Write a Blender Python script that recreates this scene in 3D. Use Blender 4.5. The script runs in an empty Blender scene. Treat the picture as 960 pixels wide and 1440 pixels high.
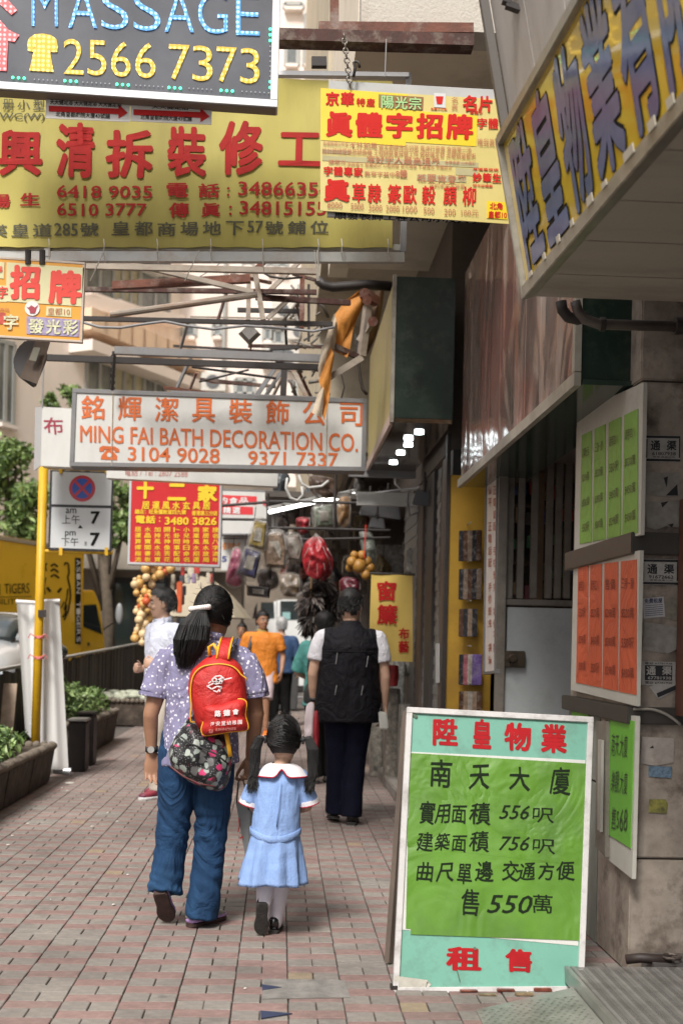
import bpy, bmesh, math, random
from mathutils import Vector, Matrix, noise
random.seed(7)
SC = bpy.context.scene
COL = SC.collection
R = math.radians

# ------------------------------------------------------------------ camera
F = 1690.0
CAM = Vector((0, 0, 1.33))
YAW, ROLL = math.atan(85 / F), 0.022
FWD = Vector((math.sin(YAW), math.cos(YAW), 0))
RGT = Vector((math.cos(YAW), -math.sin(YAW), 0))
UP = Vector((0, 0, 1))
CU, CV = 480.0, 906.0
cam_data = bpy.data.cameras.new('camera')
cam = bpy.data.objects.new('camera', cam_data)
COL.objects.link(cam)
SC.camera = cam
cam_data.sensor_width = 36
cam_data.lens = F / 1440 * 36
cam_data.shift_y = (CV - 720) / 1440
cam_data.clip_start = 0.05
cam_data.clip_end = 600
cx = math.cos(ROLL) * RGT + math.sin(ROLL) * UP
cy = -math.sin(ROLL) * RGT + math.cos(ROLL) * UP
cz = -FWD
cam.matrix_world = Matrix(((cx.x, cy.x, cz.x, CAM.x), (cx.y, cy.y, cz.y, CAM.y), (cx.z, cy.z, cz.z, CAM.z), (0, 0, 0, 1)))
cam_data.dof.use_dof = True
cam_data.dof.focus_distance = 5.6
cam_data.dof.aperture_fstop = 3.0

# ------------------------------------------------------------------ light
w = bpy.data.worlds.new('World')
SC.world = w
w.use_nodes = True
wn = w.node_tree.nodes
bg = wn['Background']
sky = wn.new('ShaderNodeTexSky')
sky.sky_type = 'NISHITA'
sky.sun_disc = False
SUN_EL, SUN_AZ = R(50), R(-158)      # azimuth measured from +Y towards +X
sky.sun_elevation = SUN_EL
sky.sun_rotation = SUN_AZ
sky.dust_density = 5.0
sky.air_density = 1.0
sky.ozone_density = 1.0
mixw = wn.new('ShaderNodeMixRGB')
mixw.inputs[0].default_value = 0.7
mixw.inputs[2].default_value = (8.0, 8.2, 8.6, 1)      # an even white cloud cover
w.node_tree.links.new(sky.outputs[0], mixw.inputs[1])
w.node_tree.links.new(mixw.outputs[0], bg.inputs[0])
bg.inputs[1].default_value = 0.15
sd = bpy.data.lights.new('sun', 'SUN')
sd.energy = 3.1
sd.angle = R(16)
sd.color = (1.0, 0.96, 0.9)
sun = bpy.data.objects.new('sun', sd)
COL.objects.link(sun)
sdir = Vector((math.sin(SUN_AZ) * math.cos(SUN_EL), math.cos(SUN_AZ) * math.cos(SUN_EL), math.sin(SUN_EL)))
sun.rotation_euler = sdir.to_track_quat('Z', 'Y').to_euler()
SC.view_settings.view_transform = 'Standard'
SC.view_settings.look = 'None'
SC.view_settings.gamma = 1
SC.view_settings.exposure = 0.45
SC.render.engine = 'CYCLES'
SC.cycles.max_bounces = 8
SC.cycles.diffuse_bounces = 6
SC.cycles.glossy_bounces = 3
SC.cycles.transparent_max_bounces = 8
SC.cycles.use_denoising = True

# ------------------------------------------------------------------ picture point -> place in the world
def ray(u, v):
    xc, yc = (u - CU) / F, (CV - v) / F
    a = xc * math.cos(ROLL) - yc * math.sin(ROLL)
    b = xc * math.sin(ROLL) + yc * math.cos(ROLL)
    return FWD + a * RGT + b * UP
def PP(u, v, pl):
    p, n = pl
    d = ray(u, v)
    return CAM + d * ((p - CAM).dot(n) / d.dot(n))
def PY(u, v, Y): return PP(u, v, (Vector((0, Y, 0)), Vector((0, 1, 0))))
def PX(u, v, X): return PP(u, v, (Vector((X, 0, 0)), Vector((1, 0, 0))))
def PZ(u, v, Z=0.0): return PP(u, v, (Vector((0, 0, Z)), Vector((0, 0, 1))))
def planeY(Y): return (Vector((0, Y, 0)), Vector((0, -1, 0)))
def planeX(X): return (Vector((X, 0, 0)), Vector((-1, 0, 0)))
def plane3(a, b, c):
    n = (b - a).cross(c - a).normalized()
    if n.dot(CAM - a) < 0: n = -n
    return (a, n)

# ------------------------------------------------------------------ materials
MATS = {}
def M(name, col, rough=0.6, var=0.0, scale=6.0, bump=0.0, bscale=40.0, dirt=None, metal=0.0, spec=0.5, emit=0.0,
      detail=4.0, streak=False, coat=0.0, col2=None, alpha=1.0, trans=0.0, world=False, folds=None):
    if name in MATS: return MATS[name]
    m = bpy.data.materials.new(name)
    m.use_nodes = True
    nt = m.node_tree; N = nt.nodes; L = nt.links
    b = N['Principled BSDF']
    b.inputs['Roughness'].default_value = rough
    b.inputs['Metallic'].default_value = metal
    b.inputs['Specular IOR Level'].default_value = spec
    b.inputs['Coat Weight'].default_value = coat
    b.inputs['Alpha'].default_value = alpha
    b.inputs['Transmission Weight'].default_value = trans
    c4 = (*col, 1)
    b.inputs['Base Color'].default_value = c4
    tc = N.new('ShaderNodeTexCoord')
    src = tc.outputs['Object']
    if streak:
        mp = N.new('ShaderNodeMapping'); mp.inputs['Scale'].default_value = streak if isinstance(streak, tuple) else (1, 1, 0.12)
        L.new(src, mp.inputs[0]); src = mp.outputs[0]
    out = None
    if var > 0 or col2:
        n = N.new('ShaderNodeTexNoise'); n.inputs['Scale'].default_value = scale; n.inputs['Detail'].default_value = detail
        n.inputs['Roughness'].default_value = 0.65
        L.new(src, n.inputs['Vector'])
        rp = N.new('ShaderNodeValToRGB')
        rp.color_ramp.elements[0].position = 0.3; rp.color_ramp.elements[1].position = 0.7
        if col2:
            rp.color_ramp.elements[0].color = (*col2, 1); rp.color_ramp.elements[1].color = c4
        else:
            rp.color_ramp.elements[0].color = tuple(max(0, x * (1 - var)) for x in col) + (1,)
            rp.color_ramp.elements[1].color = tuple(min(1, x * (1 + var * 0.7)) for x in col) + (1,)
        L.new(n.outputs[0], rp.inputs[0]); out = rp.outputs[0]
        rr = N.new('ShaderNodeMapRange'); rr.inputs['To Min'].default_value = max(0.02, rough - 0.1); rr.inputs['To Max'].default_value = min(1, rough + 0.1)
        L.new(n.outputs[0], rr.inputs[0]); L.new(rr.outputs[0], b.inputs['Roughness'])
    if dirt:
        dc, amt, ds = dirt
        n2 = N.new('ShaderNodeTexNoise'); n2.inputs['Scale'].default_value = ds; n2.inputs['Detail'].default_value = 8; n2.inputs['Roughness'].default_value = 0.7
        L.new(N.new('ShaderNodeNewGeometry').outputs['Position'] if world else src, n2.inputs['Vector'])
        mr = N.new('ShaderNodeMapRange'); mr.inputs['From Min'].default_value = 0.5; mr.inputs['From Max'].default_value = 0.72; mr.inputs['To Max'].default_value = amt
        L.new(n2.outputs[0], mr.inputs[0])
        mx = N.new('ShaderNodeMixRGB'); L.new(mr.outputs[0], mx.inputs[0])
        if out: L.new(out, mx.inputs[1])
        else: mx.inputs[1].default_value = c4
        mx.inputs[2].default_value = (*dc, 1); out = mx.outputs[0]
    if out: L.new(out, b.inputs['Base Color'])
    if world:      # chewing gum spots and long soft stains, continuous over the whole paving
        gp_ = N.new('ShaderNodeNewGeometry'); v_ = N.new('ShaderNodeTexVoronoi'); v_.inputs['Scale'].default_value = 3.3; L.new(gp_.outputs['Position'], v_.inputs['Vector'])
        m1 = N.new('ShaderNodeMapRange'); m1.inputs['From Min'].default_value = .075; m1.inputs['From Max'].default_value = .05; m1.inputs['To Max'].default_value = .45; L.new(v_.outputs['Distance'], m1.inputs[0])
        x1 = N.new('ShaderNodeMixRGB'); L.new(m1.outputs[0], x1.inputs[0]); L.new(out, x1.inputs[1]); x1.inputs[2].default_value = (.09, .085, .08, 1)
        n4 = N.new('ShaderNodeTexNoise'); n4.inputs['Scale'].default_value = .9; n4.inputs['Detail'].default_value = 5; L.new(gp_.outputs['Position'], n4.inputs['Vector'])
        m4 = N.new('ShaderNodeMapRange'); m4.inputs['From Min'].default_value = .35; m4.inputs['From Max'].default_value = .7; m4.inputs['To Min'].default_value = .78; m4.inputs['To Max'].default_value = 1.1; L.new(n4.outputs[0], m4.inputs[0])
        x4 = N.new('ShaderNodeMixRGB'); x4.blend_type = 'MULTIPLY'; x4.inputs[0].default_value = 1; L.new(x1.outputs[0], x4.inputs[1]); L.new(m4.outputs[0], x4.inputs[2]); out = x4.outputs[0]
        L.new(out, b.inputs['Base Color'])
    if emit > 0:
        b.inputs['Emission Color'].default_value = c4
        b.inputs['Emission Strength'].default_value = emit
    if bump > 0:
        n3 = N.new('ShaderNodeTexNoise'); n3.inputs['Scale'].default_value = bscale; n3.inputs['Detail'].default_value = 5
        L.new(src, n3.inputs['Vector'])
        bp = N.new('ShaderNodeBump'); bp.inputs['Strength'].default_value = min(1, bump); bp.inputs['Distance'].default_value = 0.01
        L.new(n3.outputs[0], bp.inputs['Height']); L.new(bp.outputs[0], b.inputs['Normal'])
    if folds:     # soft creases pressed into cloth
        fs_c, fd_, fa_ = folds
        mp2 = N.new('ShaderNodeMapping'); mp2.inputs['Scale'].default_value = fa_; L.new(tc.outputs['Object'], mp2.inputs[0])
        n5 = N.new('ShaderNodeTexNoise'); n5.inputs['Scale'].default_value = fs_c; n5.inputs['Detail'].default_value = 3; n5.inputs['Distortion'].default_value = 1.6; L.new(mp2.outputs[0], n5.inputs['Vector'])
        ab_ = N.new('ShaderNodeMath'); ab_.operation = 'SUBTRACT'; ab_.inputs[1].default_value = .5; L.new(n5.outputs[0], ab_.inputs[0])
        ac_ = N.new('ShaderNodeMath'); ac_.operation = 'ABSOLUTE'; L.new(ab_.outputs[0], ac_.inputs[0])
        b5 = N.new('ShaderNodeBump'); b5.inputs['Strength'].default_value = 1; b5.inputs['Distance'].default_value = fd_; L.new(ac_.outputs[0], b5.inputs['Height'])
        if bump > 0: L.new(bp.outputs[0], b5.inputs['Normal'])
        L.new(b5.outputs[0], b.inputs['Normal'])
    MATS[name] = m
    return m

# ------------------------------------------------------------------ meshes
class MB:
    """collects simple solids; build() links them as one mesh object"""
    def __init__(s): s.v = []; s.f = []
    def add(s, vs, fs):
        o = len(s.v); s.v += [Vector(v) for v in vs]; s.f += [tuple(i + o for i in f) for f in fs]; return s
    def hexa(s, b, t):   # bottom 4 and top 4, both counter-clockwise from outside above
        return s.add(list(b) + list(t), [(3, 2, 1, 0), (4, 5, 6, 7), (0, 1, 5, 4), (1, 2, 6, 5), (2, 3, 7, 6), (3, 0, 4, 7)])
    def box(s, x0, x1, y0, y1, z0, z1):
        return s.hexa([(x0, y0, z0), (x1, y0, z0), (x1, y1, z0), (x0, y1, z0)], [(x0, y0, z1), (x1, y0, z1), (x1, y1, z1), (x0, y1, z1)])
    def slab(s, q, n, t):  # quad q pushed back along -n by t
        q = [Vector(p) for p in q]; k = [p - n * t for p in q]
        return s.hexa(k, q)
    def beam(s, a, b, w, h=None, up=UP):
        a, b = Vector(a), Vector(b); h = h or w
        d = (b - a).normalized(); x = d.cross(up)
        if x.length < 1e-4: x = d.cross(Vector((0, 1, 0)))
        x.normalize(); y = x.cross(d).normalized()
        x *= w / 2; y *= h / 2
        return s.hexa([a - x - y, a + x - y, b + x - y, b - x - y], [a - x + y, a + x + y, b + x + y, b - x + y])
    def loft(s, pts, rad, n=12, side=None, cap=True, power=2.0):
        """rad: list of (a, b); a along side, b across"""
        pts = [Vector(p) for p in pts]; k = len(pts)
        rad = [(r, r) if not isinstance(r, tuple) else r for r in rad]
        o = len(s.v); prev = None; rings = []
        for i, p in enumerate(pts):
            t = (pts[min(i + 1, k - 1)] - pts[max(i - 1, 0)])
            if t.length < 1e-9: t = Vector((0, 0, 1))
            t.normalize()
            if side is not None: x = Vector(side) - t * t.dot(Vector(side))
            elif prev is not None: x = prev - t * t.dot(prev)
            else: x = t.orthogonal()
            if x.length < 1e-5: x = t.orthogonal()
            x.normalize(); y = t.cross(x); prev = x
            ring = []
            for j in range(n):
                an = 2 * math.pi * j / n
                c_, s_ = math.cos(an), math.sin(an)
                if power != 2.0:
                    c_ = math.copysign(abs(c_) ** (2 / power), c_); s_ = math.copysign(abs(s_) ** (2 / power), s_)
                ring.append(p + x * (rad[i][0] * c_) + y * (rad[i][1] * s_))
            rings.append(ring)
        vs = [q for r_ in rings for q in r_]; fs = []
        for i in range(k - 1):
            for j in range(n):
                fs.append((i * n + j, i * n + (j + 1) % n, (i + 1) * n + (j + 1) % n, (i + 1) * n + j))
        if cap:
            fs.append(tuple(range(n - 1, -1, -1))); fs.append(tuple((k - 1) * n + j for j in range(n)))
        return s.add(vs, fs)
    def capsule(s, pts, rad, n=12, side=None):
        """loft with rounded ends"""
        pts = [Vector(p) for p in pts]; rad = [(r, r) if not isinstance(r, tuple) else r for r in rad]
        d0 = (pts[0] - pts[1]).normalized(); d1 = (pts[-1] - pts[-2]).normalized()
        P, Q = [], []
        for a in (80, 55, 28):
            P.append(pts[0] + d0 * (min(rad[0]) * math.sin(R(a)))); Q.append((rad[0][0] * math.cos(R(a)), rad[0][1] * math.cos(R(a))))
        P += pts; Q += rad
        for a in (28, 55, 80):
            P.append(pts[-1] + d1 * (min(rad[-1]) * math.sin(R(a)))); Q.append((rad[-1][0] * math.cos(R(a)), rad[-1][1] * math.cos(R(a))))
        return s.loft(P, Q, n, side)
    def tube(s, pts, r, n=8): return s.loft(pts, [r] * len(pts), n)
    def cyl(s, a, b, r, r2=None, n=16): return s.loft([a, b], [r, r if r2 is None else r2], n)
    def ball(s, c, r, n=12, m=8):
        c = Vector(c); r = Vector(r) if not isinstance(r, (int, float)) else Vector((r, r, r))
        vs = [c + Vector((0, 0, r.z))]; fs = []
        for i in range(1, m):
            t = math.pi * i / m
            for j in range(n):
                a = 2 * math.pi * j / n
                vs.append(c + Vector((r.x * math.sin(t) * math.cos(a), r.y * math.sin(t) * math.sin(a), r.z * math.cos(t))))
        vs.append(c - Vector((0, 0, r.z)))
        for j in range(n): fs.append((0, 1 + j, 1 + (j + 1) % n))
        for i in range(m - 2):
            for j in range(n):
                a = 1 + i * n
                fs.append((a + j, a + n + j, a + n + (j + 1) % n, a + (j + 1) % n))
        l = len(vs) - 1; a = 1 + (m - 2) * n
        for j in range(n): fs.append((a + j, l, a + (j + 1) % n))
        return s.add(vs, fs)
    def mesh(s, name, mat=None, smooth=False):
        me = bpy.data.meshes.new(name)
        me.from_pydata([tuple(v) for v in s.v], [], s.f)
        me.update()
        if mat: me.materials.append(mat)
        if smooth:
            for p in me.polygons: p.use_smooth = True
        return me
    def build(s, name, mat, parent=None, smooth=False, bevel=0.0, label=None, kind=None, seg=2):
        me = s.mesh(name, mat, smooth)
        bm = bmesh.new(); bm.from_mesh(me); bmesh.ops.recalc_face_normals(bm, faces=bm.faces)
        if bevel > 0:
            bmesh.ops.bevel(bm, geom=list(bm.edges), offset=bevel, segments=seg, affect='EDGES', clamp_overlap=True)
        bm.to_mesh(me); bm.free()
        if smooth:
            for p in me.polygons: p.use_smooth = True
        return link(name, me, parent, label, kind)

def link(name, me, parent=None, label=None, kind=None):
    o = bpy.data.objects.new(name, me)
    COL.objects.link(o)
    if parent is not None:
        o.parent = parent
        if parent.get('_mw') is None: pass
        o.matrix_parent_inverse = world_of(parent).inverted()
    if label: o['label'] = label
    if kind: o['kind'] = kind
    return o
def world_of(o):
    m = o.matrix_basis.copy()
    if o.parent is not None:
        m = world_of(o.parent) @ o.matrix_parent_inverse @ m
    return m
def thing(name, label, cat, loc=(0, 0, 0), rz=0.0, group=None, kind=None):
    o = bpy.data.objects.new(name, None)
    o.empty_display_size = 0.1
    COL.objects.link(o)
    o.location = loc; o.rotation_euler = (0, 0, rz)
    o['label'] = label; o['category'] = cat
    if group: o['group'] = group
    if kind: o['kind'] = kind
    return o
def tag(o, label, cat, group=None, kind=None):
    o['label'] = label
    if cat: o['category'] = cat
    if group: o['group'] = group
    if kind: o['kind'] = kind
    return o
def copy_tree(o, parent=None):
    c = o.copy(); COL.objects.link(c)
    if parent is not None: c.parent = parent
    for ch in list(o.children): copy_tree(ch, c)
    return c
def structure(name, kind='structure'):
    o = bpy.data.objects.new(name, None); COL.objects.link(o); o['kind'] = kind; return o

def remesh(mb, voxel, smooth=2, wrinkle=None):
    """union of the collected solids as one continuous skin"""
    me = mb.mesh('tmp')
    bm = bmesh.new(); bm.from_mesh(me); bmesh.ops.recalc_face_normals(bm, faces=bm.faces); bm.to_mesh(me); bm.free()
    o = bpy.data.objects.new('tmp', me); COL.objects.link(o)
    m = o.modifiers.new('r', 'REMESH'); m.mode = 'VOXEL'; m.voxel_size = voxel; m.use_smooth_shade = True
    if smooth:
        m2 = o.modifiers.new('s', 'SMOOTH'); m2.iterations = smooth; m2.factor = 0.5
    dg = bpy.context.evaluated_depsgraph_get()
    r = bpy.data.meshes.new_from_object(o.evaluated_get(dg))
    bpy.data.objects.remove(o); bpy.data.meshes.remove(me)
    for p in r.polygons: p.use_smooth = True
    if wrinkle:
        r.update()
        nn = [v.normal.copy() for v in r.vertices]
        for v, n_ in zip(r.vertices, nn): v.co += n_ * wrinkle(v.co, n_)
        r.update()
    return r
def put(name, me, mat, parent=None, label=None):
    me.materials.clear(); me.materials.append(mat)
    return link(name, me, parent, label)

# ------------------------------------------------------------------ lettering
TXT = {}
def text_shape(s, bold=0.0, res=2, shear=0.0):
    k = (s, bold, res, shear)
    if k in TXT: return TXT[k]
    c = bpy.data.curves.new('t', 'FONT'); c.body = s; c.offset = bold; c.resolution_u = res; c.shear = shear
    o = bpy.data.objects.new('t', c); COL.objects.link(o)
    dg = bpy.context.evaluated_depsgraph_get()
    m = bpy.data.meshes.new_from_object(o.evaluated_get(dg))
    vs = [v.co.copy() for v in m.vertices]; fs = [tuple(p.vertices) for p in m.polygons]
    bpy.data.objects.remove(o); bpy.data.curves.remove(c); bpy.data.meshes.remove(m)
    x0 = min(v.x for v in vs); x1 = max(v.x for v in vs); y0 = min(v.y for v in vs); y1 = max(v.y for v in vs)
    vs = [((v.x - x0) / (x1 - x0), (v.y - y0) / (y1 - y0)) for v in vs]
    TXT[k] = (vs, fs)
    return TXT[k]
def rect(x0, y0, x1, y1, sl=0.03, le=0.022):
    """picture quad TL TR BR BL; sl = fall of the rows to the right, le = lean of the uprights"""
    w_, h_ = x1 - x0, y1 - y0
    return [(x0, y0), (x1, y0 + sl * w_), (x1 - le * h_, y1 + sl * w_), (x0 - le * h_, y1)]
class Letters:
    """all lettering of one colour on one board, laid a hair proud of the board"""
    def __init__(s, pl, lift=0.003, mapf=None): s.pl = pl; s.lift = lift; s.mbs = []; s.mapf = mapf; s.open = False
    def q(s, pts):
        if s.mapf: return [s.mapf(*p) for p in pts]
        return [PP(u, v, s.pl) for u, v in pts]
    def shape(s, vs, fs, quad, up=0.0):
        tl, tr, br, bl = s.q(quad); n = s.pl[1] * (s.lift + up)
        out = [(tl * (1 - x) + tr * x) * y + (bl * (1 - x) + br * x) * (1 - y) + n for x, y in vs]
        if not s.open: s.mbs.append(MB())
        s.mbs[-1].add(out, fs); return s
    def text(s, st, quad, bold=0.02, res=2, shear=0.0, wob=0.0):
        reps = 0
        if bold > 0.012: reps = 7 if bold >= 0.03 else 5; rad = bold * 1.0; bold = 0.0
        vs, fs = text_shape(st, bold, res, shear)
        if wob:
            rnd = random.Random(len(st)); ph = rnd.random() * 9; nn = max(1, len(st))
            vs = [(x + wob / nn * math.sin(7 * y + 5 * x * nn + ph), y + wob * math.sin(3.1 * x * nn + ph) * 0.8) for x, y in vs]
        if reps:
            nn = max(1, len(st)) * (1 if ord(st[0]) > 255 else .6)
            s.mbs.append(MB()); s.open = True
            for i in range(reps):
                a = 2 * math.pi * i / reps + .3
                dx, dy = rad * 1.05 / nn * math.cos(a), rad * math.sin(a) * 0.9
                s.shape([(x * (1 - 2 * rad / nn) + rad / nn + dx, y * (1 - 1.8 * rad) + .9 * rad + dy) for x, y in vs], fs, quad, .00012 * i)
            s.open = False
            return s
        return s.shape(vs, fs, quad)
    def chars(s, st, quads, bold=0.02, **k):
        for c_, q in zip(st, quads): s.text(c_, q, bold, **k)
        return s
    def poly(s, pts):
        p = [x + s.pl[1] * s.lift for x in s.q(pts)]
        s.mbs.append(MB()); s.mbs[-1].add(p, [tuple(range(len(p)))]); return s
    def line(s, pts, wpx):
        for (a, b), (c_, d) in zip(pts, pts[1:]):
            l = math.hypot(c_ - a, d - b) or 1; nx, ny = -(d - b) / l * wpx / 2, (c_ - a) / l * wpx / 2
            s.poly([(a + nx, b + ny), (c_ + nx, d + ny), (c_ - nx, d - ny), (a - nx, b - ny)])
        return s
    def disc(s, u, v, r, n=14, r2=None):
        return s.poly([(u + r * math.cos(2 * math.pi * i / n), v + (r2 or r) * math.sin(2 * math.pi * i / n)) for i in range(n)])
    def build(s, name, mat, parent, label=None):
        big, small = [], MB(); ns = 0
        for m in s.mbs:
            c = sum(m.v, Vector()) / len(m.v); ext = max((v - c).length for v in m.v) * 2
            if ext / (c - CAM).length * F > 22 and len(m.v) > 8: big.append(m)
            else: small.add(m.v, m.f); ns += 1
        o = None
        for m in big:
            me = m.mesh(name, mat); o = link(name, me, parent, label)
        if ns: o = link(name, small.mesh(name, mat), parent, label, 'stuff' if ns > 1 else None)
        return o
def row(st, x0, y0, x1, y1, gap=0.12, sl=0.03, le=0.022):
    """one quad for each character of st, evenly spaced"""
    n = len(st); w_ = (x1 - x0) / (n - gap)
    return [rect(x0 + i * w_, y0 + sl * i * w_, x0 + i * w_ + w_ * (1 - gap), y1 + sl * i * w_, sl, le) for i in range(n)]
def board(parent, pl, quad, thick, face, frame=None, fw=0.02, name='panel', fname='frame', proud=0.012):
    """a panel with depth, its own edges and a raised frame of four rails"""
    p = [PP(u, v, pl) for u, v in quad]; n = pl[1]
    MB().slab(p, n, thick).build(name, face, parent)
    if frame:
        mb = MB(); c = sum(p, Vector()) / 4
        for i in range(4):
            a, b = p[i], p[(i + 1) % 4]
            d = (b - a).normalized()
            inn = (c - a) - d * d.dot(c - a); inn.normalize()
            e = 0.0006 * i
            if i % 2 == 0: a2, b2 = a - d * 0.004, b + d * 0.004
            else: a2, b2 = a + d * fw, b - d * fw
            q = [a2 - inn * 0.004 + n * proud, b2 - inn * 0.004 + n * proud, b2 + inn * fw + n * proud, a2 + inn * fw + n * proud]
            mb.slab(q, n, thick + proud + 0.004 + e)
        mb.build(fname, frame, parent, bevel=0.002, seg=1)
    return p
# ================================================================== setting
asph = M('asphalt', (0.085, 0.084, 0.083), 0.9, 0.25, 3, 0.3, 120)
g = MB().add([(-400, -60, -0.14), (400, -60, -0.14), (400, 500, -0.14), (-400, 500, -0.14)], [(0, 1, 2, 3)]).build('ground', M('far_ground', (0.12, 0.115, 0.11), 0.9, 0.2, 0.5), kind='structure')
rd = MB().add([(-16, -10, -0.132), (-2.9, -10, -0.132), (-2.9, 90, -0.132), (-16, 90, -0.132)], [(0, 1, 2, 3)]).build('road', asph, kind='structure')
mk = MB()
for y in range(6, 80, 4): mk.add([(-8.1, y, -0.127), (-7.95, y, -0.127), (-7.95, y + 1.6, -0.127), (-8.1, y + 1.6, -0.127)], [(0, 1, 2, 3)])
mk.build('lane_marking', M('road_paint', (0.6, 0.6, 0.57), 0.7, 0.3, 9), rd)
pave = MB().add([(-2.75, -2, -0.014), (6, -2, -0.014), (6, 60, -0.014), (-2.75, 60, -0.014)], [(0, 1, 2, 3)]).build(
    'pavement', M('joint_sand', (0.11, 0.097, 0.087), 0.95, 0.4, 9, 0.3, 90), kind='structure')
kb = MB()
for i in range(60): kb.box(-2.9, -2.752, i * 1.0 - 2, i * 1.0 - 1.006, -0.135, 0.005)
kb.build('kerb', M('kerb_concrete', (0.3, 0.29, 0.27), 0.85, 0.25, 5, 0.2, 60), kind='structure')

# pavers: red blocks across, pairs of grey half blocks between them
def paver_mat(n, c, v=0.22): return M(n, c, 0.86, v, 26, 0.35, 160, dirt=((0.07, 0.06, 0.052), 0.45, 3.2), spec=0.3, detail=7, world=True)
reds = [paver_mat('paver_red', (0.258, 0.172, 0.156)), paver_mat('paver_rose', (0.276, 0.185, 0.168)), paver_mat('paver_brown', (0.247, 0.173, 0.157))]
greys = [paver_mat('paver_grey', (0.248, 0.224, 0.201)), paver_mat('paver_pale', (0.261, 0.238, 0.212)), paver_mat('paver_dark', (0.233, 0.211, 0.190))]
tans = [paver_mat('paver_tan', (0.311, 0.247, 0.169))]
cem = [paver_mat('paver_cement', (0.171, 0.155, 0.145))]
def block(w_, l_, h=0.0115, b=0.003, x=0, y=0, z=0, rot=0.0, tilt=0.0):
    x0, x1, y0, y1 = -w_ / 2, w_ / 2, -l_ / 2, l_ / 2
    vs = [(x0, y0, -h), (x1, y0, -h), (x1, y1, -h), (x0, y1, -h), (x0, y0, -b), (x1, y0, -b), (x1, y1, -b), (x0, y1, -b),
          (x0 + b, y0 + b, 0), (x1 - b, y0 + b, 0), (x1 - b, y1 - b, 0), (x0 + b, y1 - b, 0)]
    c_, s_ = math.cos(rot), math.sin(rot)
    vs = [(x + c_ * a - s_ * d, y + s_ * a + c_ * d, z + e + tilt * a) for a, d, e in vs]
    fs = [(8, 9, 10, 11)]
    for i in range(4):
        j = (i + 1) % 4
        fs += [(i, j, 4 + j, 4 + i), (4 + i, 4 + j, 8 + j, 8 + i)]
    return vs, fs
PW, RL, GL = 0.206, 0.090, 0.110
pm = {}
def pmesh(kind, m):
    k = (kind, m.name)
    if k not in pm:
        w_, l_ = (PW - 0.005, RL - 0.0045) if kind == 'r' else (PW / 2 - 0.0045, GL - 0.0045)
        vs, fs = block(w_, l_)
        me = bpy.data.meshes.new('paver'); me.from_pydata(vs, [], fs); me.materials.append(m); pm[k] = me
    return pm[k]
blocks = []
rnd = random.Random(3)
for k in range(-12, 7):
    xc = 0.262 + (k + 0.5) * PW
    if xc < -2.25 or xc > 1.5: continue
    off = rnd.uniform(-0.012, 0.012) + (0.03 if k % 2 else 0)
    sh = (k % 2) * 0.1 + (k * 37 % 5) * 0.006
    y = 3.35 + sh
    while y < 24:
        blocks.append(('r', xc, y + RL / 2, rnd.choice(reds) if rnd.random() > 0.015 else rnd.choice(greys)))
        y += RL
        for s_ in (-1, 1):
            m_ = rnd.choice(greys)
            if rnd.random() < 0.012: m_ = tans[0]
            if rnd.random() < 0.015: m_ = rnd.choice(reds)
            blocks.append(('g', xc + s_ * PW / 4, y + GL / 2, m_))
        y += GL
def seen(x, y):
    u = 395 + x * F / y
    v = 906 + 1.33 * F / y
    return -30 < u < 990 and v < 1470 and not (x > 0.42 and y < 4.55 and x > 1.2)
vis = [b for b in blocks if seen(b[1], b[2])]
vis.sort(key=lambda b: b[2])
near, far = vis[:298], vis[298:]
for kd, x, y, m_ in near:
    o = link('paver', pmesh(kd, m_), pave)
    o.location = (x + rnd.uniform(-.0012, .0012), y + rnd.uniform(-.0012, .0012), rnd.uniform(-.0022, .0012))
    o.rotation_euler = (rnd.uniform(-.012, .012), rnd.uniform(-.012, .012), rnd.uniform(-.012, .012))
slots = reds + greys + tans
me = bpy.data.meshes.new('pavers'); V, Fc, MI = [], [], []
for kd, x, y, m_ in far:
    w_, l_ = (PW - 0.005, RL - 0.0045) if kd == 'r' else (PW / 2 - 0.0045, GL - 0.0045)
    vs, fs = block(w_, l_, x=x, y=y, z=rnd.uniform(-.0022, .0012), rot=rnd.uniform(-.012, .012), tilt=rnd.uniform(-.012, .012))
    n0 = len(V); V += vs; Fc += [tuple(i + n0 for i in f) for f in fs]; MI += [slots.index(m_)] * len(fs)
me.from_pydata(V, [], Fc)
for m_ in slots: me.materials.append(m_)
me.polygons.foreach_set('material_index', MI)
link('pavers', me, pave, kind='stuff')
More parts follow.
